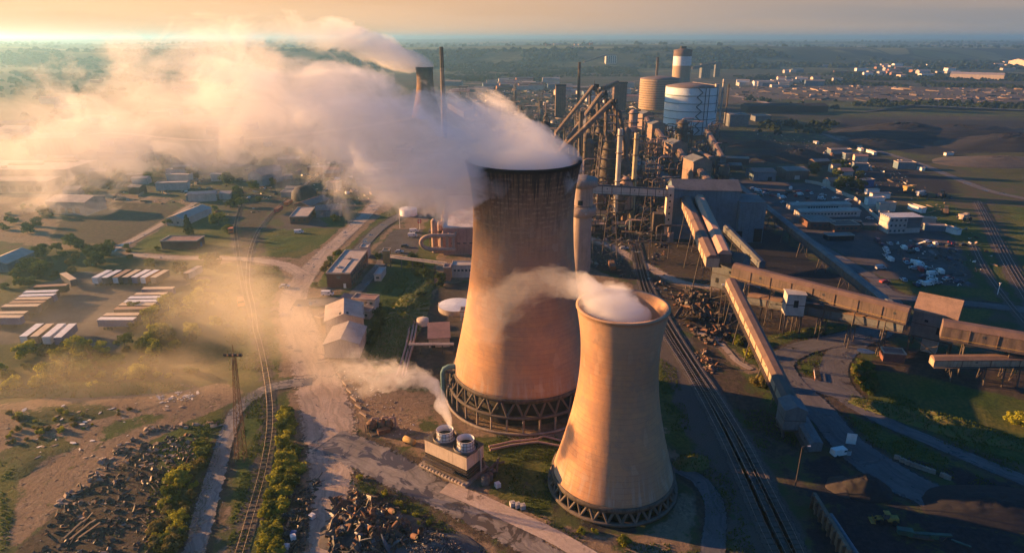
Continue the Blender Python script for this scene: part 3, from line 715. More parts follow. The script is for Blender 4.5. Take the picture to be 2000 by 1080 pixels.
def wheel_geo(c, r, w_, n=14):
    vs = [(c[0] + r * math.cos(2 * math.pi * k / n), c[1] + s * w_ / 2, c[2] + r * math.sin(2 * math.pi * k / n)) for s in (-1, 1) for k in range(n)]
    return vs, [tuple(range(n)), tuple(range(2 * n - 1, n - 1, -1))] + [(k, n + k, n + (k + 1) % n, (k + 1) % n) for k in range(n)]
tan_top = M('tan_trailer_roof', (.55, .44, .32), (.45, .36, .26), .6); brn_top = M('brown_trailer_roof', (.33, .21, .15), (.26, .17, .12), .6)
TR = [ # roof centre line: x0,y0,x1,y1, body, top, door, label
 (187, 541, 211, 529, paint_w, paint_w, paint_w, 'white trailer at the left end of the back row'),
 (206, 541, 230, 529, paint_n, paint_w, paint_n, 'dark trailer with a white roof, second from the left in the back row'),
 (227, 540, 249, 528, brown_clad, brn_top, paint_w, 'brown roofed trailer in the back row, third from the left'),
 (246, 540, 268, 528, paint_n, tan_top, paint_n, 'dark trailer with a tan roof in the middle of the back row'),
 (264, 540, 287, 528, paint_b, paint_w, paint_b, 'blue trailer with a white roof, third from the right in the back row'),
 (282, 540, 303, 529, paint_o, paint_w, paint_w, 'white roofed trailer with orange sides and white doors in the back row'),
 (302, 540, 322, 529, brown_clad, tan_top, brn_top, 'tan trailer at the right end of the back row, half lost in the haze'),
 (366, 532, 387, 521, white_clad, roof_pale, brown_clad, 'lone pale trailer parked by the cross road beyond the yard'),
 (123, 533, 143, 546, paint_n, tan_top, tan_top, 'tan trailer standing askew in the far left corner of the yard'),
 (68, 559, 131, 556, paint_k, brn_top, paint_k, 'long black trailer with a brown roof at the top of the left stack'),
 (279, 563, 339, 562, paint_b, tan_top, paint_w, 'blue trailer at the far end of the right stack'),
 (264, 574, 325, 573, paint_n, tan_top, paint_n, 'tan roofed trailer second from the far end of the right stack'),
 (252, 581, 315, 580, paint_n, paint_w, paint_w, 'navy trailer with a white roof, third in the right stack'),
 (244, 588, 309, 587, paint_b, paint_w, paint_n, 'white roofed trailer in the middle of the right stack'),
 (235, 594, 301, 594, brown_clad, tan_top, brown_clad, 'tan roofed trailer below the white ones in the right stack'),
 (225, 602, 290, 601, brown_clad, brn_top, brown_clad, 'brown trailer in the right stack beside the bushes'),
 (204, 614, 272, 613, paint_n, tan_top, paint_n, 'tan roofed trailer behind the nearest of the right stack'),
 (193, 622, 263, 622, paint_b, paint_w, paint_b, 'blue trailer with a white roof, nearest of the right stack'),
 (48, 570, 112, 568, paint_k, paint_w, paint_w, 'white roofed trailer at the far end of the left stack'),
 (40, 577, 107, 575, paint_b, paint_w, paint_w, 'white roofed blue trailer, second in the left stack'),
 (32, 583, 97, 582, paint_n, tan_top, paint_w, 'tan roofed trailer third in the left stack'),
 (21, 590, 87, 589, brown_clad, brn_top, brown_clad, 'brown roofed trailer in the left stack'),
 (6, 597, 76, 596, paint_n, tan_top, paint_w, 'dark blue trailer with tan roof and white doors in the left stack'),
 (-18, 611, 51, 610, brown_clad, tan_top, brown_clad, 'tan roofed trailer cut by the left edge of the picture'),
 (-30, 618, 42, 618, paint_b, tan_top, paint_n, 'blue trailer with a tan roof cut by the left edge of the picture'),
 (45, 657, 78, 632, brown_clad, paint_w, paint_w, 'white roofed trailer at the left of the four parked by the bushes'),
 (66, 657, 98, 632, brown_clad, tan_top, brn_top, 'tan roofed trailer among the four parked by the bushes'),
 (89, 658, 121, 632, paint_w, paint_w, paint_w, 'all white trailer among the four parked by the bushes'),
 (112, 659, 142, 632, paint_b, paint_w, paint_b, 'blue trailer with white roof at the right of the four by the bushes')]
_tr = {}
for x0, y0, x1, y1, bm_, tm_, dm_, lab in TR:
    a, c = at(x0, y0, 4), at(x1, y1, 4); L, rz = frame2(a, c)
    key = (bm_.name, tm_.name, dm_.name); mid = (a + c) / 2
    if key not in _tr: _tr[key] = make_trailer(13.0, bm_, tm_, dm_); t = _tr[key]; t.location = (mid.x, mid.y, 0); t.rotation_euler = (0, 0, rz)
    else: t = dup(_tr[key], (mid.x, mid.y, 0), rz)
    t.scale = (min(max(L / 13.0, .75), 1.05), 1, 1)
    t['label'] = lab; t['category'] = 'trailer'; t['group'] = 'trailers parked in the yard'
# ---------------------------------------------------------------- vehicles
def car_body(L, w_, h, van=False):
    mb = MB(); hw = w_ / 2
    if van: prof = [(-L / 2, .35), (L / 2, .35), (L / 2, .95), (L / 2 - .35, 1.15), (L / 2 - 1.25, h), (-L / 2, h)]
    else: prof = [(-L / 2, .35), (L / 2, .35), (L / 2, .72), (L / 2 - 1.15, .92), (L / 2 - 1.9, h), (-L / 2 + .9, h), (-L / 2 + .15, .95), (-L / 2, .8)]
    n = len(prof)
    def ins(z): return hw - (.18 if z > h * .8 else .0)
    vs = [(x, -ins(z), z) for x, z in prof] + [(x, ins(z), z) for x, z in prof]
    mb.add(vs, [tuple(range(n)), tuple(range(2 * n - 1, n - 1, -1))] + [(i, n + i, n + (i + 1) % n, (i + 1) % n) for i in range(n)])
    return mb
def make_car(paint, van=False):
    L, w_, h = (4.9, 1.9, 2.0) if van else (4.3, 1.75, 1.42)
    t = bpy.data.objects.new('parked_van' if van else 'parked_car', None); sc.collection.objects.link(t)
    car_body(L, w_, h, van).build('body', paint, t)
    if van:
        MB().add([(L / 2 - .38, -.78, 1.2), (L / 2 - .38, .78, 1.2), (L / 2 - 1.2, .7, h - .08), (L / 2 - 1.2, -.7, h - .08)], [(0, 1, 2, 3)]).build('windscreen', glass, t).location.x = .06
        for s in (-1, 1): MB().box((L / 2 - 1.7, s * .95, 1.45), (.8, .05, .45)).build('side_window', glass, t)
    else:
        MB().add([(L / 2 - 1.1, -.75, .98), (L / 2 - 1.1, .75, .98), (L / 2 - 1.85, .62, h - .05), (L / 2 - 1.85, -.62, h - .05)], [(0, 1, 2, 3)]).build('windscreen', glass, t).location.x = .06
        MB().add([(-L / 2 + .2, .7, .98), (-L / 2 + .2, -.7, .98), (-L / 2 + .85, -.6, h - .05), (-L / 2 + .85, .6, h - .05)], [(0, 1, 2, 3)]).build('rear_window', glass, t).location.x = -.06
        for s in (-1, 1): MB().box((-.1, s * .8, 1.12), (2.0, .12, .36)).build('side_window', glass, t)
    for k in (-1, 1):
        for s in (-1, 1): MB().add(*wheel_geo((k * L * .31, s * (w_ / 2 - .1), .34), .34, .22, 12)).build('wheel', rubber, t)
    for s in (-1, 1): MB().box((L / 2 + .01, s * .6, .68), (.06, .3, .16)).build('headlight', paint_w, t)
    return t
_car = {}
def park(px, py, rz, paint, van, label, group='vehicles parked about the works'):
    key = (paint.name, van); p = g3(px, py); p.z += .12
    if key not in _car: _car[key] = make_car(paint, van); t = _car[key]; t.location = p; t.rotation_euler = (0, 0, R(rz))
    else: t = dup(_car[key], p, R(rz))
    t['label'] = label; t['category'] = 'van' if van else 'car'; t['group'] = group
silver = M('silver_paint', (.4, .4, .42), (.34, .34, .36), .7, rough=.35)
for a in [(640, 577, 0, paint_w, True, 'white van parked in front of the brick office block'), (556, 562, 10, silver, False, 'small silver car at the muddy road fork'),
          (809, 454, 5, paint_w, True, 'farther white van in the walled car park'), (806, 463, 5, paint_w, True, 'nearer white van in the walled car park'),
          (791, 483, 8, paint_k, False, 'black car by the edge of the car park'), (780, 494, 0, silver, False, 'silver car at the near end of the car park'),
          (584, 455, 10, paint_w, True, 'white van on the grass by the small brick building'),
          (1520, 385, 70, paint_w, True, 'white van nearest the conveyor on the right hand car park'), (1528, 388, 20, paint_w, True, 'white van beside another near the long office huts'),
          (1562, 382, 15, paint_w, True, 'white van standing alone behind the office huts'), (1496, 375, 15, paint_n, False, 'dark blue car at the far left of the right car park'),
          (1494, 379, 15, silver, False, 'silver car next to a dark blue one'), (1530, 397, 20, silver, False, 'silver car at the left corner of the office huts'),
          (1557, 398, 60, paint_w, False, 'white car right behind the office huts'), (1578, 375, 5, paint_r, False, 'red car at the back of the right car park'),
          (1657, 393, 10, paint_w, False, 'white car by the pale wall of the car park'), (1674, 413, -30, silver, False, 'silver car nosed up to the wall right of the huts'),
          (1698, 429, -40, silver, False, 'silver car by the wall next to the stacked cabins'), (1219, 487, 0, silver, False, 'silver car on the yard beside the tall concrete water tower'),
          (1652, 364, 20, paint_w, False, 'white car outside the small red house')]: park(*a)
def rail_vehicle(px, py, px2, py2, paint, label, name='locomotive'):
    a, c = g3(px, py), g3(px2, py2); _, rz = frame2(a, c)
    t = thing(name, label, 'locomotive' if name == 'locomotive' else 'wagon', (a.x, a.y, a.z + .4), rz)
    if name == 'locomotive':
        MB().box((0, 0, 1.1), (8, 2.5, .5)).build('frame', steel, t); MB().box((1.2, 0, 2.1), (4.8, 1.9, 1.5)).build('hood', paint, t)
        MB().box((-2.6, 0, 2.6), (2.0, 2.6, 2.5)).build('cab', paint, t); MB().box((-2.6, 0, 3.15), (2.06, 2.2, .7)).build('window', glass, t)
    else:
        MB().box((0, 0, 1.0), (9, 2.4, .4)).build('frame', steel, t); MB().box((0, 0, 2.1), (8.6, 2.6, 1.8), 0, 1.04).build('body', paint, t); MB().box((0, 0, 3.03), (8, 2.2, .12)).build('load', rust, t)
    for k in (-2.6, 2.6):
        for s in (-1, 1): MB().add(*wheel_geo((k, s * .8, .45), .45, .2, 12)).build('wheel', steel, t)
rail_vehicle(472, 600, 468, 570, paint_o, 'orange locomotive on the left hand track in the drifting haze')
rail_vehicle(453, 458, 459, 436, paint_o, 'small orange locomotive on the track beside the low brick building')
rail_vehicle(545, 416, 556, 408, paint_r, 'rusty red wagon on the siding nearest the orange one', 'wagon')
rail_vehicle(564, 403, 575, 395, paint_o, 'orange lit wagon at the end of the siding', 'wagon')
rail_vehicle(1195, 528, 1188, 505, rust, 'rusty red torpedo wagon on the track behind the small cooling tower', 'wagon')
# ---------------------------------------------------------------- buildings left and centre
def rooftop(t, L, W_, h):
    MB().box((L * .1, 0, h + .6), (1.6, 1.2, .8)).build('roof_vent', roof_pale, t); MB().box((-L * .25, W_ * .2, h + .5), (2.5, 1, .6)).build('roof_vent', white_clad, t)
    MB().tube([(-L * .45, -W_ * .1, h + .35), (L * .1, -W_ * .12, h + .35), (L * .12, W_ * .3, h + .35)], .15).build('roof_pipe', white_clad, t)
A, B = at(688, 563), at(638, 562); mid = (A + B) / 2; dr = (at(676, 490, 6.5) - at(638, 535, 6.5)); dr.z = 0; dr.normalize()
house('office_block', 'two storey red brick office block with a flat pinkish roof', mid, mid + dr * 32, 10.2, 6.5, brick, roof_pale, 'flat',
      wins=[('-x', 1, 1.6, 1.3, 4.9, 3, 3), ('-y', 9, 2.2, 1.3, 4.9, 1, 1), ('-y', 9, 2.2, 1.3, 1.8, 1, 1), ('+y', 9, 2.2, 1.3, 4.9, 1, 1), ('+y', 9, 2.2, 1.3, 1.8, 1, 1)], doors=[('-x', -2.4, 1.1, 2.2, paint_w)], extras=rooftop)
house('annex', 'small white annex at the far right corner of the brick office block', at(707, 500), at(722, 500), 6, 5, white_clad, roof_pale, 'flat', wins=[('-y', 3, 1, 1, 3.5, .5, .5)])
house('brick_store', 'low red brick store with a flat roof on the grass', at(347, 482), at(383, 482), 9, 4, brick, roof_pink, 'flat', doors=[('+x', 0, 2, 2.4, paint_b)])
bpy.data.objects['brick_store'].location.x -= 1.5; bpy.data.objects['brick_store'].scale.x = 1.9
house('long_shed', 'long pale gabled shed behind the dark fir tree', at(343, 441), at(398, 418), 11, 4, white_clad, roof_pale, wins=[('-x', 2, 1.2, 1, 2, 2, 2)])
house('barn', 'pale roofed barn at the left edge beside the scrub', at(-6, 532), at(48, 508), 11, 4.2, blue_clad, roof_pale)
def skylights(t, L, W_, h):
    for s in (-1, 1):
        mb = MB()
        for k in range(4):
            y0 = s * (.9 + k * W_ / 2 * .23); y1 = y0 + s * W_ / 2 * .18; sl = W_ * .18 / (W_ / 2)
            z0 = h + W_ * .18 - abs(y0) * sl + .27; z1 = h + W_ * .18 - abs(y1) * sl + .27
            mb.add([(-L / 2 + .3, y0, z0), (-L / 2 + 2.4, y0, z0), (-L / 2 + 2.4, y1, z1), (-L / 2 + .3, y1, z1)], [(0, 1, 2, 3) if s < 0 else (3, 2, 1, 0)])
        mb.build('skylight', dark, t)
A, B = at(637, 653), at(712, 646); mid = (A + B) / 2; dr = Vector((-(B - A).y, (B - A).x, 0)).normalized()
house('workshop', 'cream gabled workshop with a strip of dark rooflights and a doorway', mid, mid + dr * 15, (B - A).length, 5, cream, roof_pale, doors=[('-x', 0, 4.0, 3.6, dark)], extras=skylights)
A, B = at(641, 698), at(697, 700); mid = (A + B) / 2; dr = (at(681, 646, 6.6) - at(662, 686, 6.6)); dr.z = 0; dr.normalize()
house('workshop', 'plain cream gabled shed nearest the dusty road', mid, mid + dr * 14, 11.5, 5, cream, roof_pale)
house('site_cabin', 'two tier pink roofed white cabins behind the workshop', at(694, 603), at(738, 606), 5, 5.2, white_clad, roof_pink, 'flat', wins=[('-y', 4, 1.2, 1, 4.0, .5, .5), ('-y', 4, 1.2, 1, 1.5, .5, .5)])
house('site_cabin', 'low white cabin tucked against the workshop roof', at(706, 618), at(726, 620), 4, 3, white_clad, roof_pink, 'flat', wins=[('-y', 2, 1.0, .9, 1.8, .5, .5)])
house('caravan', 'white caravan standing alone on the green bank', at(738, 549), at(748, 534), 3, 2.8, white_clad, white_clad, 'flat', wins=[('-x', 1, 1.4, .9, 1.7, .5, .5)])
house('lean_to', 'narrow brown lean-to left of the cabins', at(668, 612), at(683, 590), 3.4, 3, brown_clad, roof_pink, 'mono', .8)
house('shipping_container', 'rust brown container beside the workshop wall', at(622, 634), at(640, 626), 3, 2.9, brown_clad, roof_pink, 'flat', cat='container')
house('brick_office', 'small brick building with a white fascia by the lawn', at(585, 437), at(600, 418), 10, 4, brick, roof_pale, 'flat', wins=[('-x', 3, 1.1, 1.2, 2.3, .5, .5), ('-y', 4, 1.1, 1.2, 2.3, .5, .5)])
house('shed', 'grey blue metal shed behind the small brick building', at(618, 421), at(668, 418), 12, 4.2, blue_clad, grey_clad)
house('shed', 'brown gabled shed left of the grey blue one', at(590, 412), at(630, 398), 12, 3.5, brown_clad, roof_pink)
house('open_shed', 'pink roofed open shed under the pipe rack beside the tall tower', at(838, 668), at(878, 666), 9, 3.6, cream, roof_pink, 'mono', 1.6, doors=[('-y', -2, 1.2, 2, dark)])
house('pump_hut', 'small pink hut against the round white tank', at(900, 622), at(914, 622), 4, 3.6, cream, roof_pink, 'flat', doors=[('-y', 0, 1, 2, dark)])
house('engine_house', 'long pink walled engine house with a steaming pale roof behind the tall tower', at(908, 500) + Vector((0, 2, 0)), at(908, 425), 21, 13.5, M('pink_render', (.36, .20, .18), (.28, .16, .14), .2, streak=.5), M('pale_flat_roof', (.55, .48, .44), (.36, .30, .27), .12), 'flat',
      wins=[('-x', 5, 1.6, .5, 6, 3, 3)])
house('control_room', 'white low front room below the pink engine house', at(884, 538), at(925, 538), 6, 5.5, white_clad, roof_pale, 'flat', wins=[('-y', 5, 1, .9, 3.6, .5, .5)])
house('brick_hut', 'orange brick hut at the left foot of the pink engine house', at(868, 545), at(881, 545), 5, 6, M('orange_brick', (.33, .16, .09), (.26, .13, .08), .5), roof_pink, 'flat')
def long_roofs(t, L, W_, h):
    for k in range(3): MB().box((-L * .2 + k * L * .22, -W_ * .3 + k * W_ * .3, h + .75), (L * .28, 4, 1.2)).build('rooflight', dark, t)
house('warehouse', 'wide grey warehouse roof under the steam at the left edge', at(-60, 345), at(165, 345), 40, 9, grey_clad, roof_pale, 'flat', extras=long_roofs, wins=[('-y', 10, 4, 3, 4, 3, 3)])
house('warehouse', 'lower grey warehouse in front of the wide one, open bays below', at(-40, 372), at(110, 372), 16, 8, grey_clad, roof_grey, 'flat', wins=[('-y', 8, 4, 4, 3, 3, 3)])
house('mill_building', 'dark mill building with sunlit columns on the far left', at(75, 300), at(165, 298), 30, 15, brown_clad, roof_grey, 'gable', 3, wins=[('-y', 9, 2, 9, 7, 3, 3)])
house('warehouse', 'pale blue warehouse half hidden by drifting steam', at(116, 412), at(190, 414), 18, 8, blue_clad, roof_pale, 'gable', 2, wins=[('-y', 4, 3, 3, 3, 3, 3)])
house('screen_house', 'grey screen house at the foot of a long conveyor under the steam', at(500, 364), at(540, 352), 12, 8, blue_clad, roof_grey, 'gable', 4)
MB().lathe([(.01, 9), (5, 8), (8, 4.5), (8.6, 0)], g3(595, 388), 32).build('coal_silo', M('coal_black', (.02, .02, .022), (.035, .033, .032), .3), label='dark domed silo among the steam above the sheds', cat='silo')
def round_tank(label, px, py, r, h, side, top, dome=0.0, name='storage_tank', water=None):
    p = g3(px, py); t = thing(name, label, 'tank', (p.x, p.y, p.z - .2))
    MB().lathe([(r, 0), (r, h), (r - .3, h), (r - .3, h - .6)], n=40).build('wall', side, t)
    MB().lathe([(r - .25, h - .5 if water else h), (r * .6, (h - .5 if water else h) + dome * .7), (.01, (h - .5 if water else h) + dome)], n=40).build('water' if water else 'roof', top, t)
    return t
round_tank('round white open tank at the foot of the tall cooling tower', 892, 604, 7.2, 2.2, conc, M('white_cover', (.62, .64, .66), (.5, .52, .55), .2, rough=.4), .5)
round_tank('small white drum tank by the far car park', 798, 420, 5.2, 4.2, paint_w, paint_w, .6)
round_tank('pale squat tank beside the round white tank', 826, 634, 2.2, 2.5, cream, cream, .3)
round_tank('small pale drum on the black yard left of the tall tower', 862, 598, 1.1, 1.6, cream, cream, .2)
# pipes and racks left of the tall tower
def pipes(name, label, lines, r, mat, cat='pipe', legs=(), legmat=None, group=None):
    t = thing(name, label, cat, (0, 0, 0), group=group)
    for l in lines: MB().tube(l, r, 8).build('pipe', mat, t)
    for q in legs: MB().box((q[0], q[1], q[2] / 2), (.35, .35, q[2])).build('leg', legmat or steel, t)
    return t
pk = M('pink_pipe_lagging', (.36, .24, .20), (.26, .18, .15), .7, streak=.2)
for i, (xa, xb) in enumerate(((790, 775), (797, 786), (803, 792))):
    pipes('ground_pipe', ['left', 'middle', 'right'][i] + ' one of three rusty pipes running beside the green bank', [[at(xa + 12, 628, 1), at(xa + 4, 672, 1), at(xa - 4, 700, 1), at(xb, 735, 1)]], .38, pk, group='rusty pipes beside the green bank')
a, c = at(798, 673, 3.5), at(886, 673, 3.5)
pipes('pipe_rack', 'pale pipe rack crossing in front of the open shed', [[a, c], [a + Vector((0, .8, 0)), c + Vector((0, .8, 0))]], .35, cream, 'pipe rack', [a + (c - a) * k / 4 for k in range(5)])
a, c = at(762, 503, 5), at(872, 517, 5)
pipes('pipe_bridge', 'lit pipe bridge running from the car park to the engine house', [[a, c], [a + Vector((0, 1, 0)), c + Vector((0, 1, 0))], [a + Vector((0, .5, .8)), c + Vector((0, .5, .8))]], .3, cream, 'pipe bridge', [a + (c - a) * k / 5 for k in range(6)])
house('ochre_tank_house', 'ochre box shaped switch house at the end of the pipe bridge', at(750, 512), at(763, 512), 4, 6, M('ochre', (.42, .27, .10), (.3, .2, .08), .6), M('ochre', (.4, .26, .1)), 'flat', cat='hut')
# gas cleaning plant: upright vessels, header pipes and looped ducts
t = thing('gas_cleaning_plant', 'pink brown upright vessels and looped ducts left of the engine house', 'plant', (0, 0, 0))
for px, py, r, h in ((850, 492, 1.6, 16), (861, 480, 1.4, 12), (868, 468, 1.5, 13), (872, 455, 1.5, 13), (880, 470, 1.3, 10)):
    p = at(px, py); MB().cyl((p.x, p.y, 0), r, h, 18).lathe([(r, h), (r * .6, h + .8), (.01, h + 1)], (p.x, p.y, 0), 18).build('vessel', pk, t)
p = at(846, 505); mb = MB()
ring = [(p.x + 5.5 * math.cos(a_), p.y, 8 + 3.4 * math.sin(a_)) for a_ in [math.pi * .5 + 2 * math.pi * k / 24 for k in range(14)]]
MB().tube([(p.x + 11, p.y, 11.4)] + ring + [(p.x + 11, p.y, 4.6)], 1.0, 12).build('duct', pk, t)
for k in range(3):
    q = Vector((p.x + 4 + k * 2.9, p.y + 1.5, 0)); MB().tube([(q.x, q.y, 4), (q.x, q.y, 9.5), (q.x + .8, q.y + 2.5, 11), (q.x + 1, q.y + 8, 11)], .75, 10).build('duct', pk, t)
for k in range(4):
    a, c = at(866 + k * 7, 455, 9), at(884 + k * 7, 408, 9); MB().tube([a, c], .8, 10).build('duct', pk, t)
for k in range(6):
    q = at(852 + k * 7, 480 - (k % 3) * 10); MB().box((q.x, q.y, 5), (7, 5, .4)).box((q.x, q.y, 8), (7, 5, .3)).build('platform', steel, t)
    MB().tube([(q.x - 3, q.y - 2, 0), (q.x - 3, q.y - 2, 8)], .2, 6).build('leg', steel, t)
# teal riser pipe on the tall tower
bxp, byp = big_p.x, big_p.y
q = Vector((bxp - 21.5, byp - 4, 0))
t = thing('riser_pipe', 'teal riser pipe bent into the foot of the tall cooling tower', 'pipe', q)
MB().tube([(-1.6, 0, 0), (-1.6, 0, 9), (-1.1, 0, 10.3), (0, .3, 10.8), (3.2, 1, 10.6)], .75, 12).build('pipe', teal, t)
MB().tube([(.5, 2.5, 0), (.5, 2.5, 8.5), (3, 3, 9)], .4, 8).build('pipe', steel, t)
MB().box((0.6, .4, 9.4), (2.6, 2.6, .2)).build('platform', steel, t)
for k in range(6): MB().box((-.4 + .25 * k, -.8, 7.4 - k * .9), (.9, .7, .08)).build('step', steel, t)
MB().tube([(1.2, -1, 0), (1.2, -1, 9.4)], .1, 5).tube([(-.6, 1.6, 0), (-.6, 1.6, 9.4)], .1, 5).build('frame', steel, t)

# ---------------------------------------------------------------- fan cooled unit in the foreground
ca, cb, cc_ = at(911, 893, 7.4), at(829, 857, 7.4), at(952, 872, 7.4)
L, rz = frame2(cb, ca); Wd = 6.6
nrm = Vector((-(ca - cb).y, (ca - cb).x, 0)).normalized()
c0 = (ca + cb) / 2 + nrm * Wd / 2
t = thing('cooling_unit', 'cream walled fan cooling unit with two white stacks, one of them steaming', 'cooling unit', (c0.x, c0.y, 0), rz)
wallm = M('cream_cement_sheet', (.52, .43, .34), (.44, .36, .28), .5, streak=.45)
MB().box((0, 0, 5.5), (L, Wd, 3.6)).build('wall', wallm, t)
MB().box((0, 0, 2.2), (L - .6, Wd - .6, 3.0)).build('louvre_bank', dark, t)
for s in (-1, 1):
    mb = MB()
    for k in range(4): mb.box((0, s * (Wd / 2 - .12 + .1 * k), 3.3 - .75 * k), (L, .7, .08))
    mb.build('louvre', steel, t)
    mb = MB()
    for k in range(4): mb.box((s * (L / 2 - .12 + .05 * k), 0, 3.3 - .75 * k), (.5, Wd, .08))
    mb.build('louvre', steel, t)
MB().box((0, 0, 7.42), (L + .3, Wd + .3, .22)).build('deck', M('dark_deck', (.10, .085, .075), (.07, .06, .055), .8), t)
MB().box((0, -.4, .4), (L + 1.6, Wd + 2.6, .8)).build('basin', conc, t)
for k in range(14): MB().box((-L / 2 + .2 + k * (L - .2) / 13, -Wd / 2 - 1.9, 1.0), (.45, .5, .45)).build('bolster', cream, t)
MB().box((-1.5, -Wd / 2 - 1.1, 2.5), (L * .75, .9, .18)).build('walkway', steel, t)
for k in range(6): MB().tube([(-1.5 - L * .36 + k * L * .145, -Wd / 2 - 1.5, .8), (-1.5 - L * .36 + k * L * .145, -Wd / 2 - 1.5, 3.6)], .05, 4).build('post', steel, t)
MB().tube([(-1.5 - L * .36, -Wd / 2 - 1.5, 3.5), (-1.5 + L * .36, -Wd / 2 - 1.5, 3.5)], .05, 4).build('handrail', steel, t)
Rz = Matrix.Rotation(-rz, 3, 'Z')
for px, py, nm in ((869, 838, 0), (909.5, 856, 1)):
    q = Rz @ (at(px, py, 10.2) - Vector((c0.x, c0.y, 10.2))); r = 2.12
    s_ = MB().lathe([(r + .25, 7.5), (r * .98, 8.1), (r * .96, 9), (r, 10.2), (r - .12, 10.25), (r - .18, 9), (r - .15, 7.6)], (q.x, q.y, 0), 40).build('stack', paint_w, t)
    for z_ in (8.2, 9.1, 10.1): MB().lathe([(r + .05, z_), (r + .1, z_ + .07), (r + .05, z_ + .14)], (q.x, q.y, 0), 40).build('band', steel, s_)
    mb = MB()
    for k in range(16): mb.box((q.x + (r + .03) * math.cos(k * .3927), q.y + (r + .03) * math.sin(k * .3927), 8.9), (.07, .07, 2.4))
    mb.build('rib', steel, s_)
    MB().lathe([(.01, 8.6), (r - .2, 8.6)], (q.x, q.y, 0), 30).build('fan_deck', dark, s_)
    MB().lathe([(r + .9, 7.55), (r + .9, 8.3), (r + .86, 8.3), (r + .86, 7.55)], (q.x, q.y, 0), 24).build('guard_rail', steel, s_)
STK = at(869, 838, 10.2)
MB().tube([(L / 2 + .5, 1.5, .8), (L / 2 + .5, 1.5, 6.6), (L / 2 + .1, 1.5, 7)], .22, 8).build('pipe', cream, t)
def small_tank(label, p, r, h, mat, name='vertical_tank'):
    t = thing(name, label, 'tank', (p.x, p.y, p.z)); MB().cyl((0, 0, .3), r, h, 20).build('body', mat, t); MB().lathe([(r, h + .3), (r * .55, h + .65), (.01, h + .75)], n=20).build('lid', steel, t)
    for k in range(3): MB().box((r * .8 * math.cos(2.1 * k), r * .8 * math.sin(2.1 * k), .2), (.25, .25, .4)).build('foot', steel, t)
gmet = M('grey_tank_metal', (.17, .17, .18), (.11, .11, .12), .8, rough=.45, metal=.3)
small_tank('dark upright tank by the near corner of the cooling unit', g3(948, 946), 1.0, 2.2, gmet); small_tank('lower dark tank behind the upright one', g3(956, 938), .9, 1.6, gmet); small_tank('short dark tank hard against the cooling unit wall', g3(963, 930), .8, 1.5, paint_k)
pipes('pump_set', 'tangle of dark pumps and pipes at the right end of the cooling unit', [[g3(950, 930) + Vector((0, 0, 1)), g3(965, 915) + Vector((0, 0, 1.4)), g3(985, 905) + Vector((0, 0, .5))], [g3(958, 922) + Vector((0, 0, .4)), g3(975, 900) + Vector((0, 0, .8))], [g3(970, 925) + Vector((0, 0, .4)), g3(972, 908) + Vector((0, 0, 1.6))]], .3, steel)
def crate(label, px, py, s, mat, rz, group=None):
    p = g3(px, py); t = thing('tank_cube', label, 'crate', (p.x, p.y, p.z), rz, group)
    MB().box((0, 0, s * .55), (s, s, s * .95)).build('tank', mat, t); MB().box((0, 0, .08), (s * 1.08, s * 1.08, .16)).build('pallet', steel, t); MB().cyl((0, 0, s * 1.02), s * .16, .1, 10).build('cap', mat, t)
crate('white plastic cube on the grass beside the dark tanks', 972, 950, 1.2, paint_w, .5)
crate('left one of three grey cubes on the verge beside the concrete pad', 1001, 988, 1.15, M('grey_plastic', (.36, .34, .33), (.28, .27, .26)), .3, 'grey cubes on the verge'); crate('middle one of three grey cubes on the verge beside the concrete pad', 1011, 990.5, 1.15, M('grey_plastic', (.36,) * 3), .35, 'grey cubes on the verge'); crate('right one of three grey cubes on the verge beside the concrete pad', 1021, 993, 1.15, M('grey_plastic', (.36,) * 3), .25, 'grey cubes on the verge')
# rusty pump assembly and horizontal tank left of the unit
p = g3(745, 838); t = thing('pump_assembly', 'two rusty round pump casings on skids beside the muddy road', 'pump', (p.x, p.y, p.z), .5)
for x, y, r in ((-2.2, 1.2, 1.5), (.4, .4, 1.3), (2.0, -.8, 1.1)):
    MB().lathe([(.01, 0), (r * .8, .1), (r, .7), (r, 1.6), (r * .7, 2.2), (r * .3, 2.5), (.01, 2.55)], (x, y, .3), 22).build('casing', rust, t); MB().tube([(x, y, 2.6), (x + .3, y, 3.4), (x + 1.6, y - .4, 3.2), (x + 1.8, y - .5, .5)], .28, 8).build('pipe', pk, t)
MB().box((0, -2, .7), (3.4, 1.6, 1.4)).build('skid', rust, t); MB().box((0, 0, .15), (7, 4.6, .3)).build('base', conc_dark, t)
for k in range(4): MB().tube([(-4.2 + k * .5, .8, 0), (-4.2 + k * .5, .8, 2.3)], .12, 6).build('post', steel, t)
p = g3(800, 866); t = thing('horizontal_tank', 'ochre horizontal tank lying by the corner of the cooling unit', 'tank', (p.x, p.y, p.z), -.6)
MB().tube([(-1.9, 0, 1), (-1.7, 0, 1), (1.7, 0, 1), (1.9, 0, 1)], [.5, .8, .8, .5], 16).build('body', M('ochre', (.4, .26, .1)), t)
for k in (-1, 1): MB().box((k, 0, .2), (.3, 1.4, .5)).build('saddle', steel, t)
pipes('header_pipe', 'pair of long pipes on the ground from the cooling unit to the small tower', [[g3(955, 876) + Vector((0, 0, .6)), g3(1000, 866) + Vector((0, 0, .6)), g3(1050, 862) + Vector((0, 0, .8)), g3(1062, 856) + Vector((0, 0, .8)), g3(1105, 866) + Vector((0, 0, .6))], [g3(957, 882) + Vector((0, 0, .5)), g3(1000, 872) + Vector((0, 0, .5)), g3(1050, 867) + Vector((0, 0, .7)), g3(1102, 874) + Vector((0, 0, .5))]], .32, pk)
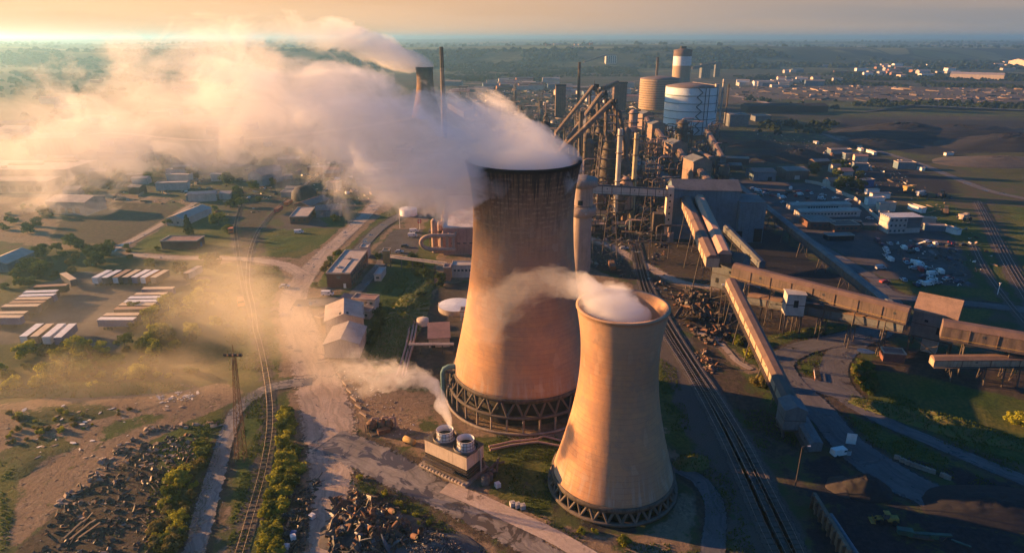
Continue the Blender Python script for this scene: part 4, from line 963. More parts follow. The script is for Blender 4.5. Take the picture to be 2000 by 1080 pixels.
# ---------------------------------------------------------------- lattice floodlight mast
p = g3(471, 898); t = thing('lattice_mast', 'tall rusty lattice floodlight mast with a crossbar beside the railway', 'mast', (p.x, p.y, p.z))
Hm = 29; sway = Vector((2.4, 0, 0))
def corner(k, z): w_ = 1.15 - .85 * z / Hm; return Vector(((1 if k in (1, 2) else -1) * w_, (1 if k > 1 else -1) * w_, z)) + sway * (z / Hm)
for k in range(4): MB().tube([corner(k, 0), corner(k, Hm)], .08, 5).build('leg', rust, t)
mb = MB(); z = 0
while z < Hm - 1:
    dz = 2.4 - 1.2 * z / Hm
    for k in range(4):
        mb.tube([corner(k, z), corner((k + 1) % 4, min(z + dz, Hm))], .035, 4, False); mb.tube([corner((k + 1) % 4, z), corner(k, min(z + dz, Hm))], .035, 4, False); mb.tube([corner(k, z), corner((k + 1) % 4, z)], .05, 4, False)
    z += dz
mb.build('bracing', rust, t)
MB().box((sway.x, 0, Hm + .2), (4.0, .9, .22)).build('crossbar', rust, t)
for k in range(4): MB().box((sway.x - 1.8 + k * 1.2, -.6, Hm + .7), (.7, .3, .6)).build('floodlight', steel, t)
MB().tube([(sway.x, 0, Hm), (sway.x, 0, Hm + 3)], .07, 5).build('aerial', rust, t)
for px, py, h, lab in ((781, 446, 12, 'slim white lamp post by the walled car park'), (712, 640, 9, 'lamp post on the green bank behind the workshop'), (1553, 950, 11, 'leaning post beside the sand heap at the rail yard edge'), (1198, 850, .1, '')):
    if not lab: continue
    p = g3(px, py); t = thing('lamp_post', lab, 'lamp post', p); MB().tube([(0, 0, 0), (0, 0, h)], [.14, .08], 8).build('post', paint_w if px == 781 else steel, t); MB().tube([(0, 0, h), (.5, 0, h + .3), (1.4, 0, h + .35)], .06, 5).build('arm', steel, t); MB().box((1.6, 0, h + .3), (.7, .3, .14)).build('lamp', paint_w, t)
p = g3(820, 449); t = thing('banner_sign', 'red banner sign on a tall pole by the car park', 'sign', p); MB().tube([(0, 0, 0), (0, 0, 6)], .12, 6).build('pole', paint_w, t); MB().box((0, 0, 4.9), (2.0, .12, 2.0)).build('banner', paint_r, t); MB().box((0, -.08, 4.9), (1.2, .04, .5)).build('stripe', paint_w, t)
# ---------------------------------------------------------------- conveyors, transfer houses, furnaces
gal_wall = M('gallery_cladding', (.17, .125, .10), (.12, .09, .075), .25, streak=.7, rib=1.2)
gal_roof = M('gallery_roof', (.18, .115, .09), (.125, .085, .07), .25, streak=.15)
gal_blue = M('blue_grey_gallery', (.15, .16, .165), (.11, .115, .12), .25, streak=.3)
tarry = M('tarry_steel', (.045, .038, .036), (.085, .06, .045), .6, rough=.7)
tube_m = M('dusty_tube', (.15, .105, .08), (.06, .05, .042), .5, streak=.3)
def gallery(label, P0, Q0, w_=4.2, h=2.8, wall=None, roof=None, trestle=4, name='conveyor_gallery', rr=.9, panels=True, base_z=0):
    wall = wall or gal_wall; roof = roof or gal_roof
    t = thing(name, label, 'conveyor', (P0.x, P0.y, 0))
    a, c = P0 - Vector((P0.x, P0.y, 0)), Q0 - Vector((P0.x, P0.y, 0))
    hw = w_ / 2
    MB().extr([(-hw, 0), (hw, 0), (hw, h), (-hw, h)], a, c).build('wall', wall, t)
    MB().extr([(-hw - .15, h - .1), (hw + .15, h - .1), (hw + .15, h + .1), (hw * .45, h + rr), (-hw * .45, h + rr), (-hw - .15, h + .1)], a, c).build('roof', roof, t)
    L = (c - a).length; d = (c - a).normalized(); s = Vector((d.y, -d.x, 0)).normalized(); up = s.cross(d)
    if panels:
        sd_ = s * (hw + .55)
        MB().extr([(hw + .1, 0), (hw + 1.0, 0), (hw + 1.0, .12), (hw + .1, .12)], a, c).build('walkway', steel, t)
        MB().tube([a + s * (hw + 1.0) + Vector((0, 0, 1.1)), c + s * (hw + 1.0) + Vector((0, 0, 1.1))], .05, 4).build('handrail', paint_y if w_ > 4.3 else steel, t)
        mb = MB(); n = max(2, int(L / 7))
        for k in range(1, n):
            q = a + d * (L * k / n); mb.extr([(-hw - .2, 0), (hw + .2, 0), (hw + .2, h + .12), (-hw - .2, h + .12)], q - d * .09, q + d * .09)
        mb.build('rib', roof, t)
        for k in range(1, n, 3):
            q = a + d * (L * (k + .5) / n)
            for sg in (-1, 1): MB().extr([(sg * (hw + .05), h * .6), (sg * (hw + .09), h * .6), (sg * (hw + .09), h * .78), (sg * (hw + .05), h * .78)], q - d * .35, q + d * .35).build('window', glass, t)
    for k in range(trestle):
        f = (k + .6) / (trestle + .2); q = a + d * (L * f)
        if q.z < 2: continue
        g0 = gh(P0.x + q.x, P0.y + q.y) + base_z
        mb = MB()
        for sg in (-1, 1): mb.tube([Vector((q.x, q.y, g0)) + s * sg * (hw + q.z * .09), q + s * sg * hw * .8], .2, 6)
        nb = max(1, int(q.z / 4))
        for j in range(nb):
            z0, z1 = q.z * j / nb, q.z * (j + 1) / nb
            o = lambda z: hw * .8 + (1 - z / q.z) * (hw * .2 + q.z * .09)
            mb.tube([Vector((q.x, q.y, z0 + g0 * (1 - z0 / q.z))) - s * o(z0), Vector((q.x, q.y, z1)) + s * o(z1)], .08, 4, False)
            mb.tube([Vector((q.x, q.y, z0 + g0 * (1 - z0 / q.z))) + s * o(z0), Vector((q.x, q.y, z1)) - s * o(z1)], .08, 4, False)
        mb.build('trestle', steel, t)
    return t
def transfer(label, c, L, W_, z0, z1, rz, wall=None, roof=None, rise=2.0, openings=(), cat='transfer house', name='transfer_house', legs=True):
    wall = wall or gal_wall; roof = roof or gal_roof
    t = thing(name, label, cat, (c.x, c.y, 0), rz); hx, hy = L / 2, W_ / 2; h = z1 - z0
    prof = [(-hy, z0), (hy, z0), (hy, z1), (0, z1 + rise), (-hy, z1)]
    MB().add([(x, y, zz) for x in (-hx, hx) for y, zz in prof], [(4, 3, 2, 1, 0), (5, 6, 7, 8, 9), (0, 1, 6, 5), (1, 2, 7, 6), (2, 3, 8, 7), (3, 4, 9, 8), (4, 0, 5, 9)]).build('wall', wall, t)
    MB().gable((0, 0, z1 + .03), (L, W_), rise, 0, .3, .2).build('roof', roof, t)
    MB().box((0, 0, z0 - .2), (L + .3, W_ + .3, .35)).build('floor_band', steel, t); MB().box((0, 0, (z0 + z1) / 2), (L + .14, W_ + .14, .25)).build('floor_band', steel, t)
    for s_, o, zc_, ww, hh in openings:
        if s_ == '-y': MB().box((o, -hy - .04, zc_), (ww, .1, hh)).build('window', dark, t)
        elif s_ == '-x': MB().box((-hx - .04, o, zc_), (.1, ww, hh)).build('window', dark, t)
        elif s_ == '+x': MB().box((hx + .04, o, zc_), (.1, ww, hh)).build('window', dark, t)
    if legs and z0 > 1:
        for sx in (-1, 1):
            for sy in (-1, 1): MB().box((sx * (hx - .4), sy * (hy - .4), z0 / 2), (.45, .45, z0)).build('leg', steel, t)
        mb = MB()
        for sy in (-1, 1): mb.tube([(-hx + .4, sy * (hy - .4), .3), (hx - .4, sy * (hy - .4), z0 - .3)], .12, 4).tube([(hx - .4, sy * (hy - .4), .3), (-hx + .4, sy * (hy - .4), z0 - .3)], .12, 4)
        mb.build('bracing', steel, t)
    return t
# nearest conveyor down to the roadside
G1a, G1b = at(1427, 560, 13), at(1543, 800, 4.8)
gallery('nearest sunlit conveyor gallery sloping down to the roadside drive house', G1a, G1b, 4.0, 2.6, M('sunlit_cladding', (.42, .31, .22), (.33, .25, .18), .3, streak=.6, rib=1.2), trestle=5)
_, rz1 = frame2(G1b, G1a)
transfer('small grey drive house at the foot of the nearest conveyor', at(1546, 806, 6), 6, 5.5, 2.6, 8.2, rz1, gal_blue, gal_blue, 1.4, [('-y', -1, 4, 1.2, 2.2)])
gallery('short grey chute gallery running from the drive house to the ground', at(1556, 818, 3.2), at(1592, 882, .2), 3.4, 2.3, gal_blue, gal_blue, 0, rr=.6)
# main transfer house and twin galleries
T1 = at(1420, 585, 0); T1.x += 0
_, rzt = frame2(at(1425, 535, 15), at(1770, 625, 13.5))
transfer('brown main transfer house where the twin galleries meet the long conveyor', T1, 11, 10, 6, 17.5, rzt, gal_blue, gal_roof, 3, [('-y', -3, 9, 1.2, 2), ('-y', 3.6, 13.5, 1, 1), ('-y', 2.0, 13.5, 1, 1)])
BBc = at(1375, 462); BBc = Vector((BBc.x, 345, 0))
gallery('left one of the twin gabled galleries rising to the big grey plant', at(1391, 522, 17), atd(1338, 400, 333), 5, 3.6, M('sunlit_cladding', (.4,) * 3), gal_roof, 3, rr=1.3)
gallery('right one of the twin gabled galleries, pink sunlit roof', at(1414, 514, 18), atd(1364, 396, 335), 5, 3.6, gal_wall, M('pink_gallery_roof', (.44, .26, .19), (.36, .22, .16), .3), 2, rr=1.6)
# big grey plant
t = thing('sinter_plant', 'big blue grey plant building with a narrow sunlit end wall', 'plant', (atd(1300, 470, 333).x, 333, 0), R(-4))
MB().box((19, 9, 13), (34, 18, 26)).build('wall', blue_clad, t)
MB().gable((19, 9, 26.02), (34, 18), 4, 0, .4, .3).build('roof', grey_clad, t)
MB().add([(2, .2, 26), (2, 17.8, 26), (2, 9, 30)], [(0, 2, 1)]).add([(36, .2, 26), (36, 17.8, 26), (36, 9, 30)], [(0, 1, 2)]).build('gable_wall', blue_clad, t)
MB().box((42, 6, 10.5), (13, 20, 21)).build('wing', blue_clad, t); MB().box((42, 6, 21.15), (13.5, 20.5, .3)).build('wing_roof', grey_clad, t)
MB().box((0, -1, 14), (3.4, 5, 28.5)).build('stair_tower', M('cream_cladding', (.55, .45, .34), (.44, .36, .28), .3, streak=.3), t)
mb = MB()
for k in range(7): mb.box((0, -3.55, 5 + k * 3.2), (.8, .1, 1.0))
mb.build('window', dark, t)
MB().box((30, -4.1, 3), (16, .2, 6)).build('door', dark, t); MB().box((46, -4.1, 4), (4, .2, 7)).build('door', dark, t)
MB().box((-5, 0, 7), (5, 5, 14)).build('hopper', tarry, t)
gallery('level cream gallery from the concrete water tower to the big grey plant', atd(1150, 377, 288), atd(1304, 384, 334), 3.6, 3.6, M('cream_cladding', (.5,) * 3), tarry, 2, rr=.5)
gallery('long brown conveyor gallery from the main transfer house to the right', at(1432, 540, 14.5), at(1772, 630, 13), 4.6, 4.2, trestle=6, rr=1.2)
gallery('lower grey gallery under the long brown conveyor', at(1462, 590, 5), at(1765, 646, 9.5), 4, 3, gal_blue, gal_roof, 5)
_, rz2 = frame2(at(1772, 630, 13), at(2060, 690, 12))
T2 = at(1812, 690, 0)
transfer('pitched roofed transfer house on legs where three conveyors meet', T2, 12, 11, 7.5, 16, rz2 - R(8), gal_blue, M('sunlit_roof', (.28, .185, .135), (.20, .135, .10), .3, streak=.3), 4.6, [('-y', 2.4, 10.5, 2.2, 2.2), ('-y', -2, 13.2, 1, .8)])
MB().box((0, 0, 3.6), (4.5, 4, 5)).build('chute', white_clad, bpy.data.objects[[o.name for o in sc.objects if o.name.startswith('transfer_house')][-1]])
gallery('thick brown gallery leaving the picture at the right edge', at(1835, 655, 11.5), at(2120, 706, 11.5), 5.5, 4.2, gal_wall, gal_roof, 3, rr=1.3)
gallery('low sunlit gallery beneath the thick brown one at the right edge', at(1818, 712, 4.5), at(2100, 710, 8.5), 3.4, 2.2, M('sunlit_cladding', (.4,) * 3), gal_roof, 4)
gallery('long straight conveyor past the right hand car park, patches of sun on its side', at(1428, 358, 9), at(1738, 606, 7), 3.6, 2.6, gal_wall, gal_blue, 9)
gallery('blue grey gallery dropping from the big plant to the black yard', at(1418, 452, 11), at(1488, 524, 2), 3.4, 2.6, gal_blue, gal_blue, 2)
t = transfer('white hopper house with a black opening, on stilts', at(1541, 650, 0), 6.2, 5, 7.8, 15.6, R(-8), white_clad, white_clad, .3, [('-y', .1, 12.2, 1.5, 2.6)])
house('pump_house', 'small grey gabled hut under the long brown conveyor', at(1466, 582), at(1466, 570), 6, 4.5, gal_blue, roof_grey, doors=[('-x', .4, 1.6, 2.6, dark)])
# chain of transfer houses going back to the furnaces
chain = [(1357, 372, 430, 18, 25, 'nearest'), (1316, 330, 520, 15, 22.5, 'second'), (1277, 290, 610, 18, 26.5, 'third'), (1258, 270, 690, 19, 27, 'farthest')]
for px, py, d, z0, z1, nm in chain:
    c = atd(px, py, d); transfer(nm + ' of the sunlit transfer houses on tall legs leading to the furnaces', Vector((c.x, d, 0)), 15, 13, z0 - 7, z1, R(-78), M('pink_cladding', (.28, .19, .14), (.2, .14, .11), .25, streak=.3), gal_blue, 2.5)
gallery('gallery from the nearest stilted transfer house down to the big plant', atd(1366, 340, 424), atd(1410, 396, 350), 4.5, 3.4, gal_wall, gal_roof, 1)
gallery('gallery between the two nearest stilted transfer houses', atd(1326, 300, 514), atd(1346, 332, 438), 4.5, 3.4, gal_wall, gal_roof, 1)
gallery('gallery with a sunlit side between the second and third stilted houses', atd(1282, 258, 606), atd(1308, 298, 526), 4.5, 3.4, gal_wall, gal_roof, 1)
gallery('far gallery between the two most distant stilted houses', atd(1262, 236, 686), atd(1274, 256, 616), 4.5, 3.4, gal_blue, gal_roof, 1)
gallery('grey gallery slanting from the ore bins to the brown vessels', atd(1380, 258, 640), atd(1412, 318, 470), 4, 3.2, gal_blue, gal_roof, 2)
gallery('brown gallery crossing to the brown vessels', atd(1353, 298, 560), atd(1392, 318, 475), 4, 3.2, gal_wall, gal_roof, 1)
for k, (x0, y0, x1, y1) in enumerate(((1268, 322, 1310, 372), (1252, 330, 1290, 378), (1225, 300, 1262, 352))):
    gallery(['right', 'middle', 'left'][k] + ' one of three low dark sheds running away behind the big plant', at(x0, y0, 6), at(x1, y1, 6), 9, 4, gal_blue, gal_blue, 0, rr=2, name='long_shed', panels=False)
# vessels
def vessel(label, px, py, d, r, h, mat, name='process_vessel', plat=3, cone=True):
    c = atd(px, py, d); t = thing(name, label, 'vessel', (c.x, d, 0))
    MB().lathe([(r * .5, 0), (r * .5, h * .12), (r, h * .22), (r, h * .85), (r * .4, h), (.01, h)] if cone else [(r, 0), (r, h), (r * .5, h + r * .4), (.01, h + r * .5)], n=22).build('shell', mat, t)
    for k in range(plat):
        z = h * (.25 + .7 * k / max(plat - 1, 1)); MB().lathe([(r + .1, z), (r + 1.3, z), (r + 1.3, z + .9), (r + 1.2, z + .9), (r + 1.2, z + .25), (r + .1, z + .25)], n=20).build('platform', steel, t)
    for k in range(4):
        MB().tube([((r + .8) * math.cos(k * 1.57 + .6), (r + .8) * math.sin(k * 1.57 + .6), 0), ((r + .8) * math.cos(k * 1.57 + .6), (r + .8) * math.sin(k * 1.57 + .6), h * .8)], .18, 5).build('leg', steel, t)
    return t
vessel('brown banded vessel ringed by platforms, nearest the grey sheds', 1411, 367, 452, 3.6, 18, brown_clad); vessel('slimmer brown vessel behind the ringed one', 1402, 352, 476, 2.8, 19, tube_m)
vessel('pink dusty bulbous vessel at the foot of the first white chimney', 1218, 430, 372, 4.0, 25, pk); vessel('tapered dust hopper below the level cream gallery', 1207, 430, 368, 3.4, 22, tube_m)
vessel('dark small vessel behind the chimneys', 1226, 420, 395, 3, 22, tarry); vessel('sunlit orange sided vessel far behind the chimneys', 1233, 300, 620, 4, 36, pk, plat=4, cone=False); vessel('dark vessel left of the white gasholder', 1330, 290, 640, 5, 24, tarry, plat=4, cone=False)
# concrete water tower behind the tall cooling tower
wp = atd(1133, 530, 283); t = thing('water_tower', 'concrete water tower with two flared collars beside the tall cooling tower', 'water tower', (wp.x, 283, 0))
wm = M('water_tower_concrete', (.36, .27, .21), (.28, .21, .165), .2, streak=.5)
MB().lathe([(4.6, 0), (4.3, 25.5)], n=40).build('shaft', wm, t); MB().lathe([(4.3, 25.5), (6, 26.5), (6.2, 29.8), (5.2, 30.2), (4.5, 30.2)], n=40).build('collar', wm, t)
MB().lathe([(4.5, 30), (4.3, 38.6)], n=40).build('drum', wm, t); MB().lathe([(4.3, 38.5), (6.3, 39.2), (6.4, 42.3), (5.9, 42.6), (2, 43.8), (.01, 43.9)], n=40).build('cap', conc, t)
mb = MB()
for k in range(24): mb.tube([(6 * math.cos(k * .2618), 6 * math.sin(k * .2618), 30), (6 * math.cos(k * .2618), 6 * math.sin(k * .2618), 31.1)], .05, 4)
mb.lathe([(6, 31.05), (6.05, 31.15), (6, 31.2)], n=24).build('guard_rail', steel, t); MB().box((-1.5, -4.4, 32.5), (2, .6, 2)).build('window', dark, t); MB().box((1, -4.4, 28), (1, 3.8, .6)).build('cabin', white_clad, t)
# chimneys
pale_ch = M('pale_chimney_paint', (.55, .50, .42), (.45, .40, .33), .3, streak=.4); yel_ch = M('yellowed_chimney_paint', (.48, .40, .22), (.36, .31, .2), .3, streak=.4)
def chimney(label, px, pytop, d, r0, r1, mat, mat2=None, cap=0.1):
    c = atd(px, pytop, d); t = thing('chimney', label, 'chimney', (c.x, d, terrain1(c.x, d)))
    zt = c.z - terrain1(c.x, d)
    MB().lathe([(r0, 0), (r1, zt * (1 - cap))], n=20).build('shaft', mat, t); MB().lathe([(r1 + .1, zt * (1 - cap)), (r1 + .05, zt), (r1 - .4, zt), (r1 - .4, zt - 2), (.01, zt - 2)], n=20).build('rim', mat2 or soot, t)
    for f in (.45, .75, .93): MB().lathe([(r0 + (r1 - r0) * f + .1, zt * f), (r0 + (r1 - r0) * f + .9, zt * f), (r0 + (r1 - r0) * f + .9, zt * f + .3), (r0 + (r1 - r0) * f + .1, zt * f + .3)], n=16).build('platform', steel, t)
    MB().tube([(r0 * .3, -r0 - .2, 0), (r1 * .3, -r1 - .2, zt)], .12, 4).build('ladder', steel, t)
    return t
def terrain1(x, y): return float(terrain(np.array([x]), np.array([y]))[0])
chimney('pale grey chimney left of the yellowed one', 1212, 252, 366, 1.5, 1.35, pale_ch, pale_ch, .02); chimney('yellowed chimney in front of the stilted transfer houses', 1244, 260, 374, 1.5, 1.3, yel_ch, yel_ch, .02)
chimney('dark brown stack between the furnace skip bridges', 1136, 218, 470, 1.9, 1.8, tarry, soot, .03); chimney('thin dark chimney rising behind the furnaces', 1132, 122, 760, 2.1, 1.5, tarry)
chimney('small dark chimney just left of the banded gasholder', 1285, 112, 1120, 2.6, 2.0, tarry); chimney('tall thin chimney beside the distant cooling tower', 862, 92, 700, 3.0, 1.9, M('chimney_brick', (.2, .13, .1), (.14, .1, .08), .2), soot, .22)
chimney('thin white chimney just right of the white gasholder', 1414, 155, 750, 1.0, .9, pale_ch, pale_ch, .02); chimney('thin brown chimney right of the thin white one', 1424, 164, 800, 1.0, .9, tarry)
c = atd(1066, 238, 400); t = thing('flare_stack', 'short stubby black topped stack with a looped bleeder behind the steam', 'chimney', (c.x, 400, 0))
MB().lathe([(2.4, 0), (2.4, c.z - 11)], n=20).build('shaft', tube_m, t); MB().lathe([(3.2, c.z - 11), (3.2, c.z - 9), (2.5, c.z - 9), (2.7, c.z), (2.4, c.z), (2.4, c.z - 1)], n=20).build('head', soot, t); MB().tube([(-1, 0, c.z - 1), (-1.2, 0, c.z + 2), (0, 0, c.z + 3.4), (1.4, 0, c.z + 2.4), (2.2, 0, c.z - 1)], .35, 8).build('bleeder', tube_m, t)
c = atd(966, 208, 505); t = thing('skip_hopper', 'dark hopper on a frame poking out of the steam', 'hopper', (c.x, 505, 0)); MB().lathe([(2, c.z - 11), (5, c.z - 8), (5, c.z), (4.6, c.z), (4.6, c.z - 1), (.01, c.z - 1)], n=14).build('bin', soot, t)
for k in range(4): MB().tube([(4 * math.cos(k * 1.57 + .78), 4 * math.sin(k * 1.57 + .78), 0), (4 * math.cos(k * 1.57 + .78), 4 * math.sin(k * 1.57 + .78), c.z - 5)], .3, 5).build('leg', steel, t)
gallery('dark inclined gallery poking out left of the hopper', atd(880, 212, 520), atd(912, 230, 500), 5, 4, tarry, tarry, 0)
# blast furnaces
def furnace(label, px, pytop, d, seed, bx0, by0):
    rr = random.Random(seed); c = atd(px, pytop, d); zt = c.z; t = thing('blast_furnace', label, 'furnace', (c.x, d, 0))
    MB().lathe([(6.5, 0), (6.5, 8), (5.5, 10), (6.2, 17), (4.2, 34), (2.6, 38), (2.6, 42)], n=28).build('shell', tarry, t)
    for z in (9, 15, 21, 27, 33, 38): MB().box((0, 0, z), (17 - z * .12, 15 - z * .1, .4)).build('platform', steel, t)
    for sx in (-1, 1):
        for sy in (-1, 1): MB().tube([(sx * 8, sy * 7, 0), (sx * 5.4, sy * 4.8, 42)], .5, 6).build('column', tarry, t)
    mb = MB()
    for z in range(0, 42, 7):
        for sx in (-1, 1):
            o = lambda q: 8 - 2.6 * q / 42
            mb.tube([(sx * o(z), -7 + 2.2 * z / 42, z), (sx * o(z + 7), 7 - 2.2 * (z + 7) / 42, z + 7)], .16, 4); mb.tube([(sx * -o(z), -7 + 2.2 * z / 42, z), (sx * o(z + 7), -7 + 2.2 * (z + 7) / 42, z + 7)], .16, 4)
    mb.build('bracing', steel, t)
    for k in range(4):
        a = k * math.pi / 2 + .78; MB().tube([(2.5 * math.cos(a), 2.5 * math.sin(a), 38), (4.4 * math.cos(a), 4.4 * math.sin(a), 44), (4.0 * math.cos(a), 4.0 * math.sin(a), zt - 6), (1.2 * math.cos(a), 1.2 * math.sin(a), zt - 1)], .75, 8).build('uptake', tube_m, t)
    mb = MB()
    for sx in (-1, 1):
        for sy in (-1, 1): mb.box((sx * 3.4, sy * 3.4, (40 + zt - 2) / 2), (.4, .4, zt - 42))
    for z in (44, 49, 54, zt - 3): mb.box((0, 0, z), (7.4, 7.4, .3))
    mb.build('head_frame', steel, t)
    mb = MB()
    for k in range(7): mb.box((rr.uniform(-3.5, 3.5), rr.uniform(-3, 3), zt - rr.uniform(0, 4)), (rr.uniform(.8, 2.4), rr.uniform(.8, 2), rr.uniform(1, 4)))
    mb.tube([(.5, 0, zt - 1), (.5, 0, zt + 3.5)], .15, 4).build('winch_gear', soot, t)
    MB().tube([(1, 0, zt - 5), (5, -1, zt - 7), (9.5, -3, zt - 26), (10.5, -3.5, 28)], 1.25, 12).build('downcomer', tube_m, t)
    MB().lathe([(.8, 3), (3.6, 9), (3.6, 22), (1.2, 28)], (10.5, -3.5, 0), 20).build('dust_catcher', tube_m, t)
    p1 = atd(px - 3, pytop + 5, d - 3) - Vector((c.x, d, 0)); p0 = atd(bx0, by0, d - 12) - Vector((c.x, d, 0))
    br = MB().extr([(-2.1, -1.8), (2.1, -1.8), (2.1, 1.2), (0, 2.1), (-2.1, 1.2)], p0, p1).build('skip_bridge', M('skip_bridge_plate', (.20, .14, .10), (.10, .075, .06), .3, streak=.2), t)
    dd = (p1 - p0); mb = MB()
    for k in range(12): q = p0 + dd * (k / 12); mb.extr([(-2, -1.7), (2, -1.7), (2, -1.4), (-2, -1.4)], q, q + dd / 20)
    for s in (-1.9, 1.9): mb.tube([p0 + Vector((0, s, 1.3)), p1 + Vector((0, s, 1.3))], .12, 4)
    mb.build('rail_truss', steel, br)
    for f in (.25, .55): q = p0 + dd * f; MB().tube([(q.x, q.y - 1.5, 0), (q.x, q.y - 1, q.z - 1)], .35, 5).tube([(q.x, q.y + 1.5, 0), (q.x, q.y + 1, q.z - 1)], .35, 5).build('bridge_leg', steel, t)
    return t
furnace('nearest blast furnace with a sunlit skip bridge crossing in front', 1195, 196, 425, 3, 1060, 330)
furnace('middle blast furnace, its dark skip bridge hooked at the lower end', 1177, 178, 500, 4, 1092, 296)
furnace('farthest blast furnace, topmost of the three headframes', 1160, 166, 580, 5, 1084, 262)
for k, (px, py, d, r, h, m_) in enumerate(((1196, 330, 455, 3.4, 34, tube_m), (1204, 320, 480, 3.4, 34, brown_clad), (1188, 340, 440, 3.2, 30, tarry), (1150, 330, 470, 3.2, 33, tube_m), (1145, 320, 500, 3.2, 33, tarry), (1222, 300, 540, 3.4, 32, brown_clad))):
    c = atd(px, py, d); t = thing('hot_stove', ['sunlit domed stove right of the nearest furnace', 'brown domed stove second from the nearest furnace', 'black domed stove at the nearest furnace foot', 'sunlit domed stove left of the nearest furnace', 'black domed stove behind the brown stack', 'brown domed stove behind the two chimneys'][k], 'stove', (c.x, d, 0))
    MB().lathe([(r, 0), (r, h - r), (r * .86, h - r * .5), (r * .5, h - r * .13), (.01, h)], n=20).build('shell', m_, t); MB().tube([(r, 0, h * .3), (r + 1.5, 0, h * .32), (r + 1.6, 0, 2)], .5, 8).build('pipe', tube_m, t); MB().lathe([(r + .1, h - r), (r + 1, h - r), (r + 1, h - r + .3), (r + .1, h - r + .3)], n=16).build('platform', steel, t)
# pipework and frames between furnaces and towers
rr = random.Random(21)
spots = [(1130, 400), (1150, 430), (1170, 410), (1185, 440), (1160, 460), (1190, 390), (1140, 370), (1210, 460), (1245, 450), (1280, 430), (1260, 400), (1175, 370), (1290, 470), (1155, 350), (1230, 400), (1300, 300), (1340, 285), (1370, 300), (1390, 280), (1245, 330), (1330, 420), (1205, 350)]
spots += [(rr.uniform(1150, 1300), rr.uniform(300, 470)) for _ in range(26)] + [(rr.uniform(1130, 1235), rr.uniform(225, 330)) for _ in range(22)] + [(rr.uniform(1300, 1410), rr.uniform(265, 330)) for _ in range(12)] + [(rr.uniform(1060, 1140), rr.uniform(235, 310)) for _ in range(16)] + [(rr.uniform(880, 1110), rr.uniform(190, 250)) for _ in range(26)] + [(rr.uniform(1150, 1330), rr.uniform(280, 400)) for _ in range(20)]
names = ['north', 'tall', 'low', 'slim', 'wide', 'crooked', 'rusty', 'sooty', 'dusty', 'pale piped', 'brown piped']
for k, (px, py) in enumerate(spots):
    p = at(px, py); s = rr.uniform(.8, 1.3); h = rr.uniform(9, 26) if py < 420 else rr.uniform(5, 12)
    near_ = 'in front of the furnaces' if px < 1215 else 'beside the stilted transfer houses'
    t = thing('process_unit', f'{h:.0f} metre high steel frame with pipes and tanks {near_}', 'pipe frame', (p.x, p.y, 0), rr.uniform(-.3, .3), 'pipe frames among the furnaces')
    w_, dd = rr.uniform(5, 10) * s, rr.uniform(4, 8) * s; mb = MB()
    for x in (-1, 0, 1):
        for y in (-1, 1): mb.box((x * w_ / 2, y * dd / 2, h / 2), (.35, .35, h))
    for z in np.arange(3, h + .1, rr.uniform(3, 4.5)): mb.box((0, 0, float(z)), (w_ + .6, dd + .6, .25))
    mb.build('frame', tarry, t)
    for j in range(rr.randint(2, 4)):
        x = rr.uniform(-w_ / 2, w_ / 2); y = rr.uniform(-dd / 2, dd / 2); r = rr.uniform(.3, 1.0)
        if rr.random() < .5: MB().tube([(x, y, 0), (x, y, h + 1), (x + 2, y, h + 2), (x + rr.uniform(5, 12), y, h + 2)], r * .6, 8).build('pipe', rr.choice([tube_m, pk, tarry]), t)
        else: MB().cyl((x, y, rr.uniform(0, h * .5)), r * 2, rr.uniform(3, 6), 14).build('tank', rr.choice([tube_m, tarry, pk, blue_clad]), t)
    MB().box((rr.uniform(-2, 2), 0, h * .35), (w_ * .7, dd * .7, h * .4)).build('casing', rr.choice([tarry, gal_blue, brown_clad]), t)
a, c = at(1158, 470, 8), at(1345, 476, 8)
pipes('pipe_line', 'long thin elevated pipe crossing the yard left of the twin galleries', [[a, c], [a + Vector((0, .8, 0)), c + Vector((0, .8, 0))]], .25, tube_m, 'pipe', [a + (c - a) * k / 5 for k in range(6)])
a, c = at(1212, 462, 9), at(1212, 480, 0); pipes('pipe_loop', 'square pipe loop standing in the yard', [[at(1212, 482, 0), at(1212, 482, 0) + Vector((0, 0, 8)), at(1290, 484, 0) + Vector((0, 0, 8)), at(1290, 484, 0)]], .25, tube_m)
